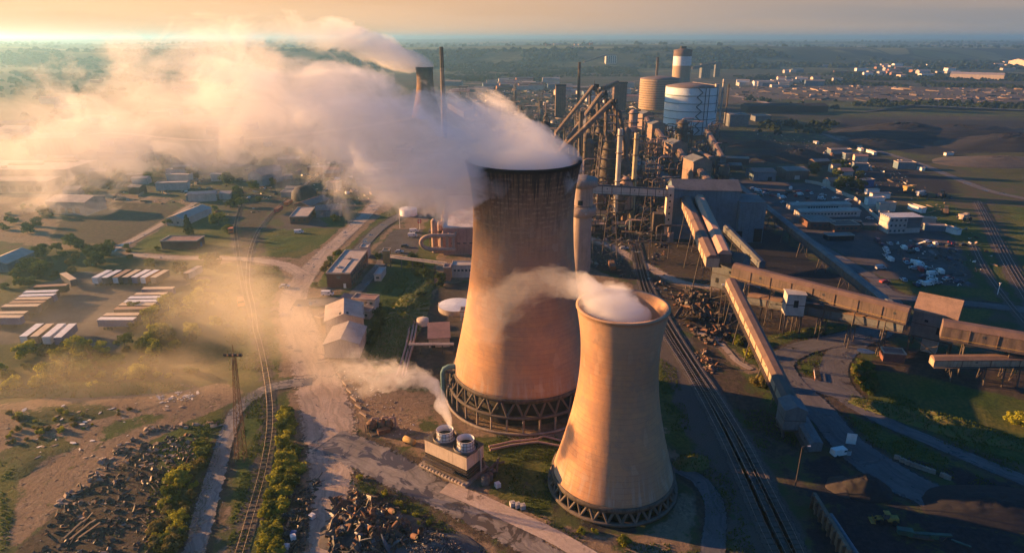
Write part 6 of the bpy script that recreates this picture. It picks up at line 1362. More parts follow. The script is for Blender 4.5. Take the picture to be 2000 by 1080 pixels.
AREAS = [ # polygon, number, kinds, size, label, where
 ([(0, 560), (90, 480), (210, 475), (330, 492), (430, 512), (400, 540), (160, 526), (70, 556), (0, 590)], 46, ('tree', 'dark', 'bush', 'obush'), (.7, 1.15), 'bushy tree in the belt behind the trailer yard', 'trees behind the trailer yard'),
 ([(240, 650), (260, 590), (350, 565), (420, 560), (440, 620), (400, 680), (300, 700), (240, 690)], 46, ('obush', 'tree', 'yel', 'bush'), (.6, 1.1), 'bush on the slope right of the trailer yard, lost in golden haze', 'bushes right of the trailer yard'),
 ([(0, 690), (140, 676), (240, 700), (330, 710), (420, 740), (200, 748), (0, 780)], 62, ('obush', 'bush', 'yel', 'tree'), (.3, 1.05), 'scrub bush in front of the trailer yard', 'scrub bushes in front of the trailer yard'),
 ([(500, 1090), (505, 1000), (530, 900), (548, 800), (575, 768), (600, 772), (612, 850), (616, 900), (575, 930), (555, 1000), (545, 1090)], 95, ('ybush', 'bush', 'ybush', 'ybush'), (.3, .95), 'yellow green bush on the hedge bank between railway and haul road', 'bushes on the hedge bank'),
 ([(280, 1090), (310, 1010), (345, 930), (400, 850), (440, 830), (445, 880), (420, 900), (385, 1010), (350, 1100)], 45, ('obush', 'ybush', 'obush', 'bush'), (.3, 1.0), 'brownish bush on the bank left of the wet path', 'bushes left of the wet path'),
 ([(0, 880), (60, 860), (130, 850), (260, 800), (20, 800), (0, 830)], 30, ('ybush', 'obush', 'ybush'), (.2, .55), 'low golden shrub on the dumping ground', 'low shrubs on the dumping ground'),
 ([(0, 400), (110, 395), (100, 440), (60, 470), (0, 470)], 16, ('dark', 'bush', 'obush'), (.6, 1.1), 'dark bush on the far field at the left', 'bushes on the far left field'),
 ([(130, 330), (480, 300), (640, 290), (660, 330), (480, 380), (250, 400), (130, 390)], 40, ('dark', 'tree', 'bush'), (.8, 1.6), 'dark tree in the works valley under the drifting steam', 'trees in the works valley'),
 ([(410, 405), (460, 380), (520, 385), (460, 425), (430, 430)], 10, ('tree', 'dark', 'bush'), (.7, 1.3), 'tree in the clump by the railway fork', 'trees by the railway fork'),
 ([(725, 590), (760, 560), (745, 700), (722, 700)], 10, ('bush', 'dark'), (.4, .8), 'dark bush behind the cream workshops', 'bushes behind the cream workshops'),
 ([(590, 565), (596, 545), (640, 498), (690, 488), (645, 540), (636, 565)], 14, ('bush', 'obush'), (.7, 1.0), 'bush in the planted strip beside the office block', 'bushes beside the office block'),
 ([(1625, 730), (1640, 695), (1665, 690), (1715, 745), (1690, 770), (1655, 765)], 22, ('obush', 'bush'), (.7, 1.1), 'brown bush inside the road bend on the right', 'bushes in the road bend'),
 ([(1430, 650), (1470, 660), (1520, 760), (1500, 790), (1450, 720)], 14, ('ybush', 'bush', 'obush'), (.5, .9), 'bush beneath the nearest conveyor', 'bushes beneath the conveyor'),
 ([(1570, 330), (1650, 325), (1700, 355), (1690, 375), (1640, 372), (1590, 352)], 16, ('dark', 'tree'), (.9, 1.5), 'dark tree around the small houses behind the right yard', 'trees by the small houses'),
 ([(660, 925), (700, 930), (800, 985), (860, 1030), (940, 1090), (900, 1090), (780, 1000)], 12, ('bush', 'ybush'), (.25, .45), 'low shrub on the verge by the scrap heap', 'shrubs by the scrap heap'),
 ([(800, 500), (870, 560), (850, 620), (830, 600), (800, 560)], 8, ('dark', 'bush'), (.5, .9), 'dark bush at the foot of the green bank', 'bushes on the green bank'),
]
wh = ['at the near end', 'in the middle', 'at the far end']
for poly, n, kinds, (s0, s1), lab, grp in AREAS:
    pp = P(*poly); xs = [p.x for p in pp]; ys = [p.y for p in pp]; k = 0; tries = 0; used = []
    while k < n and tries < 4000:
        tries += 1; x, y = rr.uniform(min(xs), max(xs)), rr.uniform(min(ys), max(ys)); s = rr.uniform(s0, s1)
        if not inpoly(x, y, [(p.x, p.y) for p in pp]) or not clear(x, y, .6 + s) or any((x - a) ** 2 + (y - b_) ** 2 < (1.1 * s) ** 2 for a, b_ in used): continue
        kd = rr.choice(kinds); used.append((x, y)); k += 1
        plant(0, 0, kd, s, lab, 'tree' if kd in ('tree', 'yel', 'dark') else 'bush', grp, xy=(x, y))
for px, py, kd, s, lab in ((350, 942, 'yel', .95, 'round yellow green tree lit by the sun above the dumped slabs'), (369, 458, 'fir', 1.25, 'dark fir tree in front of the long pale shed'), (428, 442, 'tree', 1.5, 'broad tree right of the long pale shed'), (330, 440, 'tree', .9, 'small tree at the left gable of the long pale shed'), (445, 452, 'bush', 1.3, 'bush by the railway near the broad tree'),
                           (1219, 1062, 'yel', .42, 'single small bright tree below the small cooling tower'), (1162, 1040, 'ybush', .4, 'tiny bright shrub left of the single small tree'), (1135, 1040, 'ybush', .45, 'tiny shrub by the concrete pad edge'), (655, 432, 'bush', 1.2, 'bush on the small lawn by the car lane'), (740, 505, 'bush', 1.0, 'bush beside the ochre switch house'),
                           (1482, 752, 'obush', 1.2, 'pale round bush right below the nearest conveyor'), (1990, 830, 'yel', .9, 'sunlit tree at the right edge on the grass bank'), (200, 690, 'yel', .8, 'bright young tree beside the four parked trailers'), (180, 760, 'ybush', .9, 'bright bush on the old grass ridge')):
    plant(px, py, kd, s, lab, 'bush' if 'bush' in kd else 'tree', 'single trees and bushes')
# woodland on the ridge and hedges on the plain: one mass each
def canopy(name, areas, n, size, mat, label, zoff=0, seed=1):
    rr = random.Random(seed); vs, fs = [], []
    polys = [[(p.x, p.y) for p in P(*a)] if not isinstance(a, dict) else a['w'] for a in areas]
    tot = []
    for q in polys:
        xs, ys = [p[0] for p in q], [p[1] for p in q]; tot.append((max(xs) - min(xs)) * (max(ys) - min(ys)))
    for q, a in zip(polys, tot):
        m = int(n * a / sum(tot)); xs, ys = [p[0] for p in q], [p[1] for p in q]
        px_, py_ = np.array([rr.uniform(min(xs), max(xs)) for _ in range(m)]), np.array([rr.uniform(min(ys), max(ys)) for _ in range(m)]); zz = terrain(px_, py_)
        dens = fbm(px_, py_, size * 14, 3)
        for x, y, z, dn in zip(px_, py_, zz, dens):
            if dn < .44 or not inpoly(x, y, q): continue
            s = size * rr.uniform(.5, 1.2); h = s * rr.uniform(.6, 1.1)
            k_ = 5; o = len(vs); a0 = rr.uniform(0, 6)
            vs += [(x + s * math.cos(a0 + j * 1.2566) * rr.uniform(.6, 1.1), y + s * math.sin(a0 + j * 1.2566) * rr.uniform(.6, 1.1), z - .5) for j in range(k_)]
            vs += [(x + s * .75 * math.cos(a0 + .5 + j * 1.2566) * rr.uniform(.6, 1.1), y + s * .75 * math.sin(a0 + .5 + j * 1.2566) * rr.uniform(.6, 1.1), z + h * rr.uniform(.5, .8)) for j in range(k_)]; vs.append((x, y, z + h))
            fs += [(o + j, o + (j + 1) % k_, o + k_ + (j + 1) % k_, o + k_ + j) for j in range(k_)] + [(o + k_ + j, o + k_ + (j + 1) % k_, o + 2 * k_) for j in range(k_)]
    me = bpy.data.meshes.new(name); me.from_pydata(vs, [], fs); me.materials.append(mat); o = bpy.data.objects.new(name, me); sc.collection.objects.link(o)
    o['kind'] = 'stuff'; o['label'] = label; return o
wood = leaf_mat('woodland_leaves', (.03, .042, .018), (.02, .03, .014), 0)
canopy('woodland', [{'w': [(-3000, 2300), (6000, 2300), (7000, 2900), (-3500, 2950)]}], 12000, 15, wood, 'dark woodland along the distant ridge', seed=2)
canopy('far_woodland', [{'w': [(-5000, 3600), (9000, 3600), (12000, 7000), (-6000, 7000)]}], 3000, 16, wood, 'woods between the distant fields', seed=3)
canopy('valley_wood', [[(0, 130), (120, 120), (140, 250), (60, 300), (0, 290)], [(120, 150), (480, 110), (480, 200), (150, 210)]], 5000, 11, wood, 'wooded rise on the left behind the steam', seed=4)
canopy('plain_scrub', [[(1430, 185), (1640, 192), (1640, 214), (1560, 214), (1440, 192)], [(1640, 196), (2100, 206), (2100, 216), (1640, 210)], [(1560, 156), (2100, 168), (2100, 176), (1560, 166)], [(1430, 150), (1800, 140), (2100, 150), (2100, 160), (1430, 156)], [(870, 135), (1240, 132), (1250, 150), (870, 154)], [(880, 150), (1060, 150), (1060, 160), (880, 160)], [(1480, 240), (1640, 238), (1640, 268), (1480, 262)]], 9000, 6, wood, 'scrub and hedges across the plain', seed=5)
# ridge on the far left that stands above the haze
# grass tufts where the grass is nearest
def tufts(name, polys, n, mat, s, label, seed):
    rr = random.Random(seed); vs, fs = [], []
    Q = [[(p.x, p.y) for p in P(*a)] for a in polys]; ar = [(max(p[0] for p in q) - min(p[0] for p in q)) * (max(p[1] for p in q) - min(p[1] for p in q)) for q in Q]
    for q, a in zip(Q, ar):
        xs, ys = [p[0] for p in q], [p[1] for p in q]
        for _ in range(int(n * a / sum(ar))):
            x, y = rr.uniform(min(xs), max(xs)), rr.uniform(min(ys), max(ys))
            if mnoise.noise((x * .15, y * .15, seed)) < -.12 or not inpoly(x, y, q): continue
            z = gh(x, y)
            for _ in range(3):
                a0 = rr.uniform(0, 6.28); w_ = s * rr.uniform(.3, .6); h = s * rr.uniform(.5, 1.3); dx, dy = math.cos(a0) * w_, math.sin(a0) * w_; lx, ly = rr.uniform(-.5, .5) * s, rr.uniform(-.5, .5) * s
                o = len(vs); vs += [(x - dx, y - dy, z - .05), (x + dx, y + dy, z - .05), (x + lx, y + ly, z + h)]; fs.append((o, o + 1, o + 2))
    me = bpy.data.meshes.new(name); me.from_pydata(vs, [], fs); me.materials.append(mat); o = bpy.data.objects.new(name, me); sc.collection.objects.link(o); o['kind'] = 'stuff'; o['label'] = label
grass_m = leaf_mat('grass_blades', (.10, .13, .025), (.065, .095, .02), 0)
NG = [[(480, 770), (520, 765), (522, 900), (480, 1090), (440, 1090), (470, 900)], [(670, 935), (760, 945), (860, 1015), (970, 1090), (900, 1090), (740, 980)], [(300, 880), (440, 800), (440, 850), (380, 1090), (280, 1090)], [(980, 900), (1080, 880), (1075, 1000), (1150, 1060), (1390, 1060), (1390, 1090), (1180, 1090), (1000, 980)], [(900, 850), (1090, 850), (1090, 900), (960, 890)],
      [(1290, 700), (1320, 720), (1350, 840), (1320, 870), (1290, 760)], [(1340, 900), (1420, 910), (1480, 1090), (1420, 1090)], [(1660, 775), (1760, 770), (1990, 900), (1990, 930), (1850, 870)], [(1500, 690), (1590, 650), (1690, 634), (1600, 655), (1540, 680)], [(1553, 700), (1590, 682), (1610, 692), (1598, 738), (1570, 733)], [(745, 560), (800, 500), (850, 540), (830, 620), (790, 710), (745, 730)],
      [(1630, 795), (1700, 820), (1900, 920), (2000, 980), (1850, 930), (1720, 890)], [(1440, 800), (1500, 800), (1560, 860), (1540, 890), (1480, 880)], [(420, 520), (545, 520), (545, 740), (450, 740)], [(0, 900), (30, 910), (20, 1060), (0, 1080)]]
tufts('rough_grass', NG, 80000, grass_m, .34, 'rough grass on the banks and verges', 8)
# ---------------------------------------------------------------- mounds and heaps
def heap(name, label, cat, c, rx, ry, h, mat, seed=0, rz=0.0, rough=.25, n=40, sharp=1.4, kind=None):
    vs, fs = [], []; m = n // 2
    for i in range(m + 1):
        f = i / m
        for k in range(n):
            a = 2 * math.pi * k / n; q = 1 + .22 * mnoise.noise((math.cos(a) * 1.6, math.sin(a) * 1.6, seed)); x, y = f * rx * q * math.cos(a), f * ry * q * math.sin(a)
            z = h * max(0, 1 - f ** sharp) + rough * h * mnoise.noise((x * .6, y * .6, seed + 3)) * (1 - f) + rough * .5 * h * mnoise.noise((x * 1.7, y * 1.7, seed + 9)) * (1 - f)
            vs.append((x, y, z if f < 1 else -.3))
    for i in range(m):
        for k in range(n): fs.append((i * n + k, (i + 1) * n + k, (i + 1) * n + (k + 1) % n, i * n + (k + 1) % n))
    me = bpy.data.meshes.new(name); me.from_pydata(vs, [], fs); me.polygons.foreach_set('use_smooth', [True] * len(fs)); me.materials.append(mat)
    o = bpy.data.objects.new(name, me); sc.collection.objects.link(o); o.location = (c.x, c.y, gh(c.x, c.y) - .1); o.rotation_euler = (0, 0, rz)
    if kind: o['kind'] = kind
    else: o['label'] = label; o['category'] = cat
    if mat is turf:
        q = random.Random(seed); V, G = [], []
        for _ in range(int(rx * ry * 26)):
            f = math.sqrt(q.random()); i = int(f * m); k = q.randrange(n); x, y, z = vs[i * n + k]; x += q.uniform(-.8, .8); y += q.uniform(-.8, .8); g_ = q.uniform(.12, .5)
            if f > .92 and q.random() < .5: continue
            for _ in range(2):
                a = q.uniform(0, 6.28); u = len(V); V += [(x - math.cos(a) * g_ * .4, y - math.sin(a) * g_ * .4, z - .15), (x + math.cos(a) * g_ * .4, y + math.sin(a) * g_ * .4, z - .15), (x + q.uniform(-.3, .3) * g_, y + q.uniform(-.3, .3) * g_, z + g_)]; G.append((u, u + 1, u + 2))
        e = bpy.data.meshes.new('grass'); e.from_pydata(V, [], G); e.materials.append(grass_m); eo = bpy.data.objects.new('grass', e); sc.collection.objects.link(eo); eo.parent = o; eo['kind'] = 'stuff'
    return o
coalm = M('coal', (.016, .016, .018), (.028, .026, .027), .8, rough=.9, bump=.6); earth = M('earth', (.17, .12, .075), (.11, .085, .05), .5, bump=.5); turf = M('turf', (.09, .115, .03), (.13, .10, .035), .5, bump=.6); rubble = M('rubble', (.10, .085, .075), (.06, .05, .045), .8, bump=.6)
heap('coal_heap', 'black cone shaped coal heap on the dark yard', 'heap', g3(1688, 955), 7, 5.2, 3.8, coalm, 1); heap('coal_heap', 'brown grey heap leaning on the black coal heap', 'heap', g3(1662, 952), 6, 4.4, 2.3, M('coal_earth', (.05, .042, .036), (.035, .03, .028), .5, bump=.5), 2)
heap('earth_mound', 'sunlit grassy earth mound right of the small cooling tower', 'mound', g3(1350, 905), 5.5, 3.2, 2.4, turf, 3, rz=.4)
heap('coal_heap', 'huge low black stockpile at the right edge of the dark yard', 'heap', g3(1945, 990), 20, 8, 2.2, coalm, 5); heap('coal_heap', 'long black coal bank beyond the metal sheds', 'heap', g3(1560, 312), 42, 20, 9, coalm, 6)
for k, (px, py, rx, ry, h) in enumerate(((1760, 262, 90, 40, 12), (1880, 262, 110, 45, 10), (1700, 285, 50, 25, 7), (1980, 285, 80, 40, 12), (1480, 285, 30, 16, 6))): heap('coal_stockpile', ['wide black stockpile in the middle of the coal field', 'broad black stockpile below the raised conveyor', 'smaller black stockpile by the far road', 'black stockpile at the right edge of the coal field', 'small black stockpile right of the white gasholder'][k], 'heap', g3(px, py), rx, ry, h, coalm, 10 + k)
heap('spoil_heap', 'rough brown spoil heap at the right edge beyond the far road', 'heap', g3(1960, 318), 60, 30, 5, M('dark_earth', (.10, .08, .06), (.07, .06, .045), .2, bump=.5), 20); heap('spoil_heap', 'grassy ridge of old spoil left of the dumping ground', 'mound', g3(160, 762), 34, 4, 2.2, turf, 21, rz=.05)
heap('grass_bank', 'steep green bank left of the tall cooling tower', 'bank', g3(790, 620), 8, 42, 2.0, turf, 22, rz=-.05, rough=.5)
heap('grass_bank', 'long sunlit green bank above the curving road', 'bank', g3(1840, 830), 26, 5, 2.6, turf, 23, rz=-.62, rough=.5); heap('grass_bank', 'dark green bank along the inside of the works road', 'bank', g3(1590, 650), 17, 2.2, 1.6, turf, 24, rz=.28, rough=.5)
heap('gravel_heap', 'brown gravel heap behind the brown gabled shed', 'heap', g3(608, 402), 9, 6, 4.5, earth, 25)
# ---------------------------------------------------------------- dumped slabs, scrap and rubble
slab_ms = [M('pale_rubble', (.34, .26, .2), (.24, .18, .14), .9), M('brown_rubble', (.17, .12, .09), (.11, .08, .06), .9), M('dark_rubble', (.07, .055, .05), (.045, .038, .035), .9), rust, M('white_debris', (.62, .58, .54), (.5, .46, .42), .9)]
scrap_ms = [rust, M('dark_scrap', (.05, .042, .042), (.09, .06, .045), .9, rough=.6), M('black_scrap', (.022, .02, .022), (.04, .034, .034), .9, rough=.5), slab_ms[1], M('blue_grey_scrap', (.11, .12, .14), (.08, .085, .1), .9, rough=.5)]
rr = random.Random(31)
def chunk(s, flat, rr_):
    """an irregular broken slab"""
    n = rr_.randint(4, 6); pts = [(math.cos(6.283 * k / n + rr_.uniform(-.3, .3)) * s * rr_.uniform(.6, 1.2), math.sin(6.283 * k / n + rr_.uniform(-.3, .3)) * s * rr_.uniform(.4, .9)) for k in range(n)]
    t = s * flat; vs = [(x, y, -t / 2) for x, y in pts] + [(x * .92 + rr_.uniform(-.05, .05) * s, y * .92, t / 2 + rr_.uniform(-.15, .15) * t) for x, y in pts]
    return vs, [tuple(range(n - 1, -1, -1)), tuple(range(n, 2 * n))] + [(i, (i + 1) % n, n + (i + 1) % n, n + i) for i in range(n)]
def scatter_things(name, labels, cat, group, poly, n, smin, smax, mats, flat=(.15, .5), tilt=.5, line=False, weights=None, zadd=0):
    pp = [(p.x, p.y) for p in P(*poly)]; xs, ys = [p[0] for p in pp], [p[1] for p in pp]; k = 0
    protos = []
    for m in mats:
        for _ in range(4):
            me = bpy.data.meshes.new(name); v, f = chunk(1.0, rr.uniform(*flat), rr); me.from_pydata(v, [], f); me.materials.append(m); protos.append(me)
    tries = 0
    while k < n and tries < n * 60:
        tries += 1
        x, y = rr.uniform(min(xs), max(xs)), rr.uniform(min(ys), max(ys))
        if not inpoly(x, y, pp): continue
        s = smin + (smax - smin) * rr.random() ** 2
        o = bpy.data.objects.new(name, rr.choice(protos)); sc.collection.objects.link(o); o.location = (x, y, gh(x, y) + s * .12 + zadd * rr.random()); o.scale = (s, s * rr.uniform(.5, 1), s)
        o.rotation_euler = (rr.uniform(-tilt, tilt), rr.uniform(-tilt, tilt), rr.uniform(0, 6.28)); o['label'] = rr.choice(labels); o['category'] = cat; o['group'] = group; k += 1
def mass(name, label, poly, n, smin, smax, mats_i, flat=(.2, .9), tilt=1.0, zfun=None, kind='stuff'):
    pp = [(p.x, p.y) for p in P(*poly)]; xs, ys = [p[0] for p in pp], [p[1] for p in pp]; V, Fc, Mi = [], [], []
    tries = 0; k = 0
    while k < n and tries < n * 40:
        tries += 1; x, y = rr.uniform(min(xs), max(xs)), rr.uniform(min(ys), max(ys))
        if not inpoly(x, y, pp) or (mnoise.noise((x * .25, y * .25, 3)) < -.25): continue
        s = smin + (smax - smin) * rr.random() ** 3.5; v, f = chunk(s, rr.uniform(*flat), rr)
        if rr.random() < .3: v = [(a * 2.4, b_ * .3, c) for a, b_, c in v]
        m = Matrix.Rotation(rr.uniform(0, 6.28), 3, 'Z') @ Matrix.Rotation(rr.uniform(-tilt, tilt), 3, 'X') @ Matrix.Rotation(rr.uniform(-tilt, tilt), 3, 'Y')
        z = gh(x, y) + s * .15 + (zfun(x, y) if zfun else 0); o = len(V); V += [tuple(m @ Vector(q) + Vector((x, y, z))) for q in v]; mi = rr.choice(mats_i); Fc += [tuple(i + o for i in q) for q in f]; Mi += [mi] * len(f); k += 1
    me = bpy.data.meshes.new(name); me.from_pydata(V, [], Fc)
    for m_ in slab_ms + scrap_ms: me.materials.append(m_)
    me.polygons.foreach_set('material_index', Mi); o = bpy.data.objects.new(name, me); sc.collection.objects.link(o); o['kind'] = kind; o['label'] = label; return o
# row of dumped slabs along the edge of the dumping ground
edge = [at(x, y) for x, y in ((120, 985), (160, 950), (200, 905), (240, 870), (300, 838), (360, 832), (430, 830))]
for i in range(len(edge) - 1):
    for _ in range(13):
        q = edge[i] + (edge[i + 1] - edge[i]) * rr.random() + Vector((rr.uniform(-1.2, 1.2), rr.uniform(-1.2, 1.2), 0)); s = rr.uniform(.4, 1.1); v, f = chunk(s, rr.uniform(.4, .9), rr)
        mb = MB(); m = Matrix.Rotation(rr.uniform(0, 6.28), 3, 'Z') @ Matrix.Rotation(rr.uniform(-.7, .7), 3, 'X'); mb.add([m @ Vector(a) for a in v], f)
        mb.build('concrete_boulder', rr.choice(slab_ms[:2]), None, (q.x, q.y, gh(q.x, q.y) + s * .25), label='broken concrete boulder in the line edging the dumping ground', cat='rubble', group='boulders edging the dumping ground')
scatter_things('dumped_slab', ['pale flat slab lying on the dumping ground'], 'slab', 'slabs on the dumping ground', [(20, 800), (200, 780), (420, 760), (420, 800), (300, 830), (160, 900), (60, 900), (0, 860)], 70, .35, 1.3, [slab_ms[0], slab_ms[1], slab_ms[4]], (.08, .25), .15)
scatter_things('white_sack', ['white sack in the bright pile on the dumping ground'], 'sack', 'white sacks on the dumping ground', [(305, 775), (345, 765), (378, 766), (376, 780), (330, 788), (308, 788)], 45, .35, .9, [slab_ms[4]], (.3, .6), .4)
scatter_things('stacked_slab', ['brown slab in the rows stacked above the wet path'], 'slab', 'slabs stacked above the wet path', [(270, 890), (300, 862), (370, 862), (372, 880), (330, 912), (270, 914)], 60, .5, 1.1, [slab_ms[0], slab_ms[1]], (.2, .35), .15)
mass('rubble', 'rubble and rubbish strewn down the dark slope', [(160, 955), (240, 880), (330, 850), (400, 850), (390, 900), (330, 960), (300, 1090), (60, 1090), (100, 1010)], 1900, .06, .95, [1, 2, 2, 2, 3, 6, 7, 0])
mass('stones', 'small stones scattered on the dusty ground', [(0, 790), (420, 760), (420, 830), (330, 845), (150, 960), (60, 1080), (0, 1080)], 1500, .06, .25, [1, 1, 2, 1], (.2, .5), .3)
mass('stones', 'small stones and litter beside the haul road', [(660, 720), (720, 740), (790, 800), (830, 850), (760, 850), (680, 790)], 500, .08, .4, [0, 1, 1, 4], (.2, .5), .3)
for k in range(5):
    p = g3(142 + k * 8, 1040 - (k % 2) * 6); o = MB().box((0, 0, 0), (5, .5, .3)).build('timber_beam', slab_ms[1], None, (p.x, p.y, p.z + .5), label=['leftmost', 'second', 'middle', 'fourth', 'rightmost'][k] + ' of the five long beams leaning on the dark slope', cat='beam', group='long beams on the dark slope'); o.rotation_euler = (0, -.2, R(70 - k * 4))
# the two big scrap heaps in front, and the one by the conveyor
def hz_(cx, cy, rx, ry, h): return lambda x, y: h * max(0, 1 - ((x - cx) / rx) ** 2 - ((y - cy) / ry) ** 2)
c1 = g3(725, 1040); c2 = g3(580, 1010)
heap('slag_heap', '', '', c1 + Vector((0, 0, 0)), 12, 8, 2.0, rubble, 33, kind='structure'); heap('slag_heap', '', '', g3(845, 1075), 11, 6, 2.2, M('dark_gravel', (.06, .062, .068), (.10, .10, .105), 3, bump=.6), 34, kind='structure')
mass('scrap_metal', 'heaped rusty and black scrap metal in the foreground', [(655, 975), (700, 962), (760, 985), (800, 1030), (860, 1090), (650, 1110), (640, 1040)], 2600, .08, 1.2, [3, 6, 7, 7, 8, 9, 5, 7, 2, 3], zfun=hz_(c1.x, c1.y, 11, 8, 2.4))
mass('scrap_metal', 'dark scrap strip between hedge bank and haul road', [(560, 940), (625, 935), (606, 1010), (590, 1095), (545, 1095), (550, 1010)], 700, .15, .9, [6, 7, 7, 7, 8], zfun=hz_(c2.x, c2.y, 4, 8, 1))
mass('scrap_metal', 'large sheets, frames and plates sticking out of the foreground scrap', [(655, 975), (700, 962), (760, 985), (800, 1030), (860, 1090), (650, 1110), (640, 1040)], 110, 1.0, 2.4, [3, 6, 7, 7, 9], (.05, .2), zfun=hz_(c1.x, c1.y, 11, 8, 2.6))
mass('gravel', 'dark broken stone beside the scrap heap', [(760, 1000), (830, 1030), (930, 1100), (800, 1110), (790, 1050)], 1800, .08, .35, [2, 7, 9, 0], zfun=hz_(g3(845, 1075).x, g3(845, 1075).y, 11, 6, 2.0))
c3 = g3(1360, 610)
mass('scrap_metal', 'tangled scrap heap left of the nearest conveyor', [(1312, 575), (1350, 560), (1420, 600), (1435, 650), (1400, 680), (1360, 665), (1320, 610)], 800, .12, 1.8, [3, 2, 6, 6, 7, 5, 2], zfun=hz_(c3.x, c3.y, 14, 12, 2.2))
mass('scrap_metal', 'thin rusty beams dumped beside the tracks', [(1355, 690), (1375, 680), (1400, 720), (1385, 735)], 160, .3, 1.3, [0, 1, 3]); mass('scrap_metal', 'vehicles and debris piled on the right hand yard', [(1720, 480), (1780, 470), (1880, 500), (1895, 560), (1830, 560), (1740, 500)], 160, .4, 1.6, [4, 6, 7, 9, 9, 2, 1])
mass('debris', 'scattered clutter over the works yard behind the towers', [(1150, 400), (1300, 400), (1300, 560), (1400, 570), (1330, 640), (1280, 560), (1150, 520)], 900, .3, 1.6, [1, 2, 6, 7, 9, 0, 3])
mass('debris', 'clutter of stacks and rubbish in the valley works', [(120, 400), (460, 330), (640, 320), (900, 250), (960, 280), (860, 330), (700, 400), (440, 420), (300, 400)], 900, .6, 3.2, [0, 1, 2, 2, 4, 7], (.3, .8), .3)
mass('debris', 'bits and pieces over the distant works ground', [(870, 180), (1250, 170), (1260, 230), (1230, 300), (1060, 290), (900, 240)], 1500, 1.2, 6.0, [0, 1, 2, 2, 4, 7, 7], (.3, .9), .2); mass('debris', 'wagons and stacks in the distant sidings', [(1420, 172), (1560, 166), (2100, 176), (2100, 204), (1700, 198), (1440, 196)], 500, 2, 9, [0, 1, 2, 2, 1], (.2, .4), .05)
mass('debris', 'litter along the right hand verge and fields', [(1440, 250), (1640, 280), (1860, 390), (1960, 520), (1900, 560), (1780, 400), (1560, 300)], 400, .4, 1.8, [0, 2, 4, 7, 1])
for k, (px, py, r, L_, rz) in enumerate(((768, 1018, .62, 1.9, -.9), (726, 1052, .65, 1.9, -1.2), (774, 1046, .6, 1.6, .8), (822, 1056, .62, 1.0, .2), (812, 1068, .6, 1.8, -.8))):
    p = g3(px, py); t = thing('steel_drum', ['upper right', 'lower left', 'middle', 'upright open', 'lowest'][k] + ' rusty pipe offcut on the foreground scrap heap', 'drum', (p.x, p.y, p.z + 2.2), rz, 'pipe offcuts on the scrap heap')
    pts = [(-L_ / 2, 0, .2), (L_ / 2, 0, .9)] if k != 3 else [(0, 0, 0), (0.2, 0, L_)]
    MB().tube(pts, r, 18, False).build('shell', rust, t); MB().tube([Vector(pts[0]) * .999, Vector(pts[1]) * .999], r * .9, 18, False).build('lining', slab_ms[2] if k != 3 else rust, t)
for k, (px, py, m_) in enumerate(((574, 1046, paint_b), (573, 1053, paint_w), (610, 1012, paint_w), (560, 1072, silver))): crate(['blue tank cube on the dark scrap strip', 'white tank cube beside the blue one', 'white tank cube by the edge of the haul road', 'grey tank cube at the bottom of the scrap strip'][k], px, py, 1.1, m_, k * .5)
for k in range(6):
    a = g3(664 + k * 9, 735 + k * 15); MB().box((0, 0, .3), (3.2, .45, .5)).build('kerb_block', slab_ms[0], None, (a.x, a.y, a.z), label=['farthest', 'second', 'third', 'fourth', 'fifth', 'nearest'][k] + ' of the pale beams lining the dusty road', cat='beam', group='pale beams lining the dusty road').rotation_euler = (0, 0, R(-58 + k * 3))
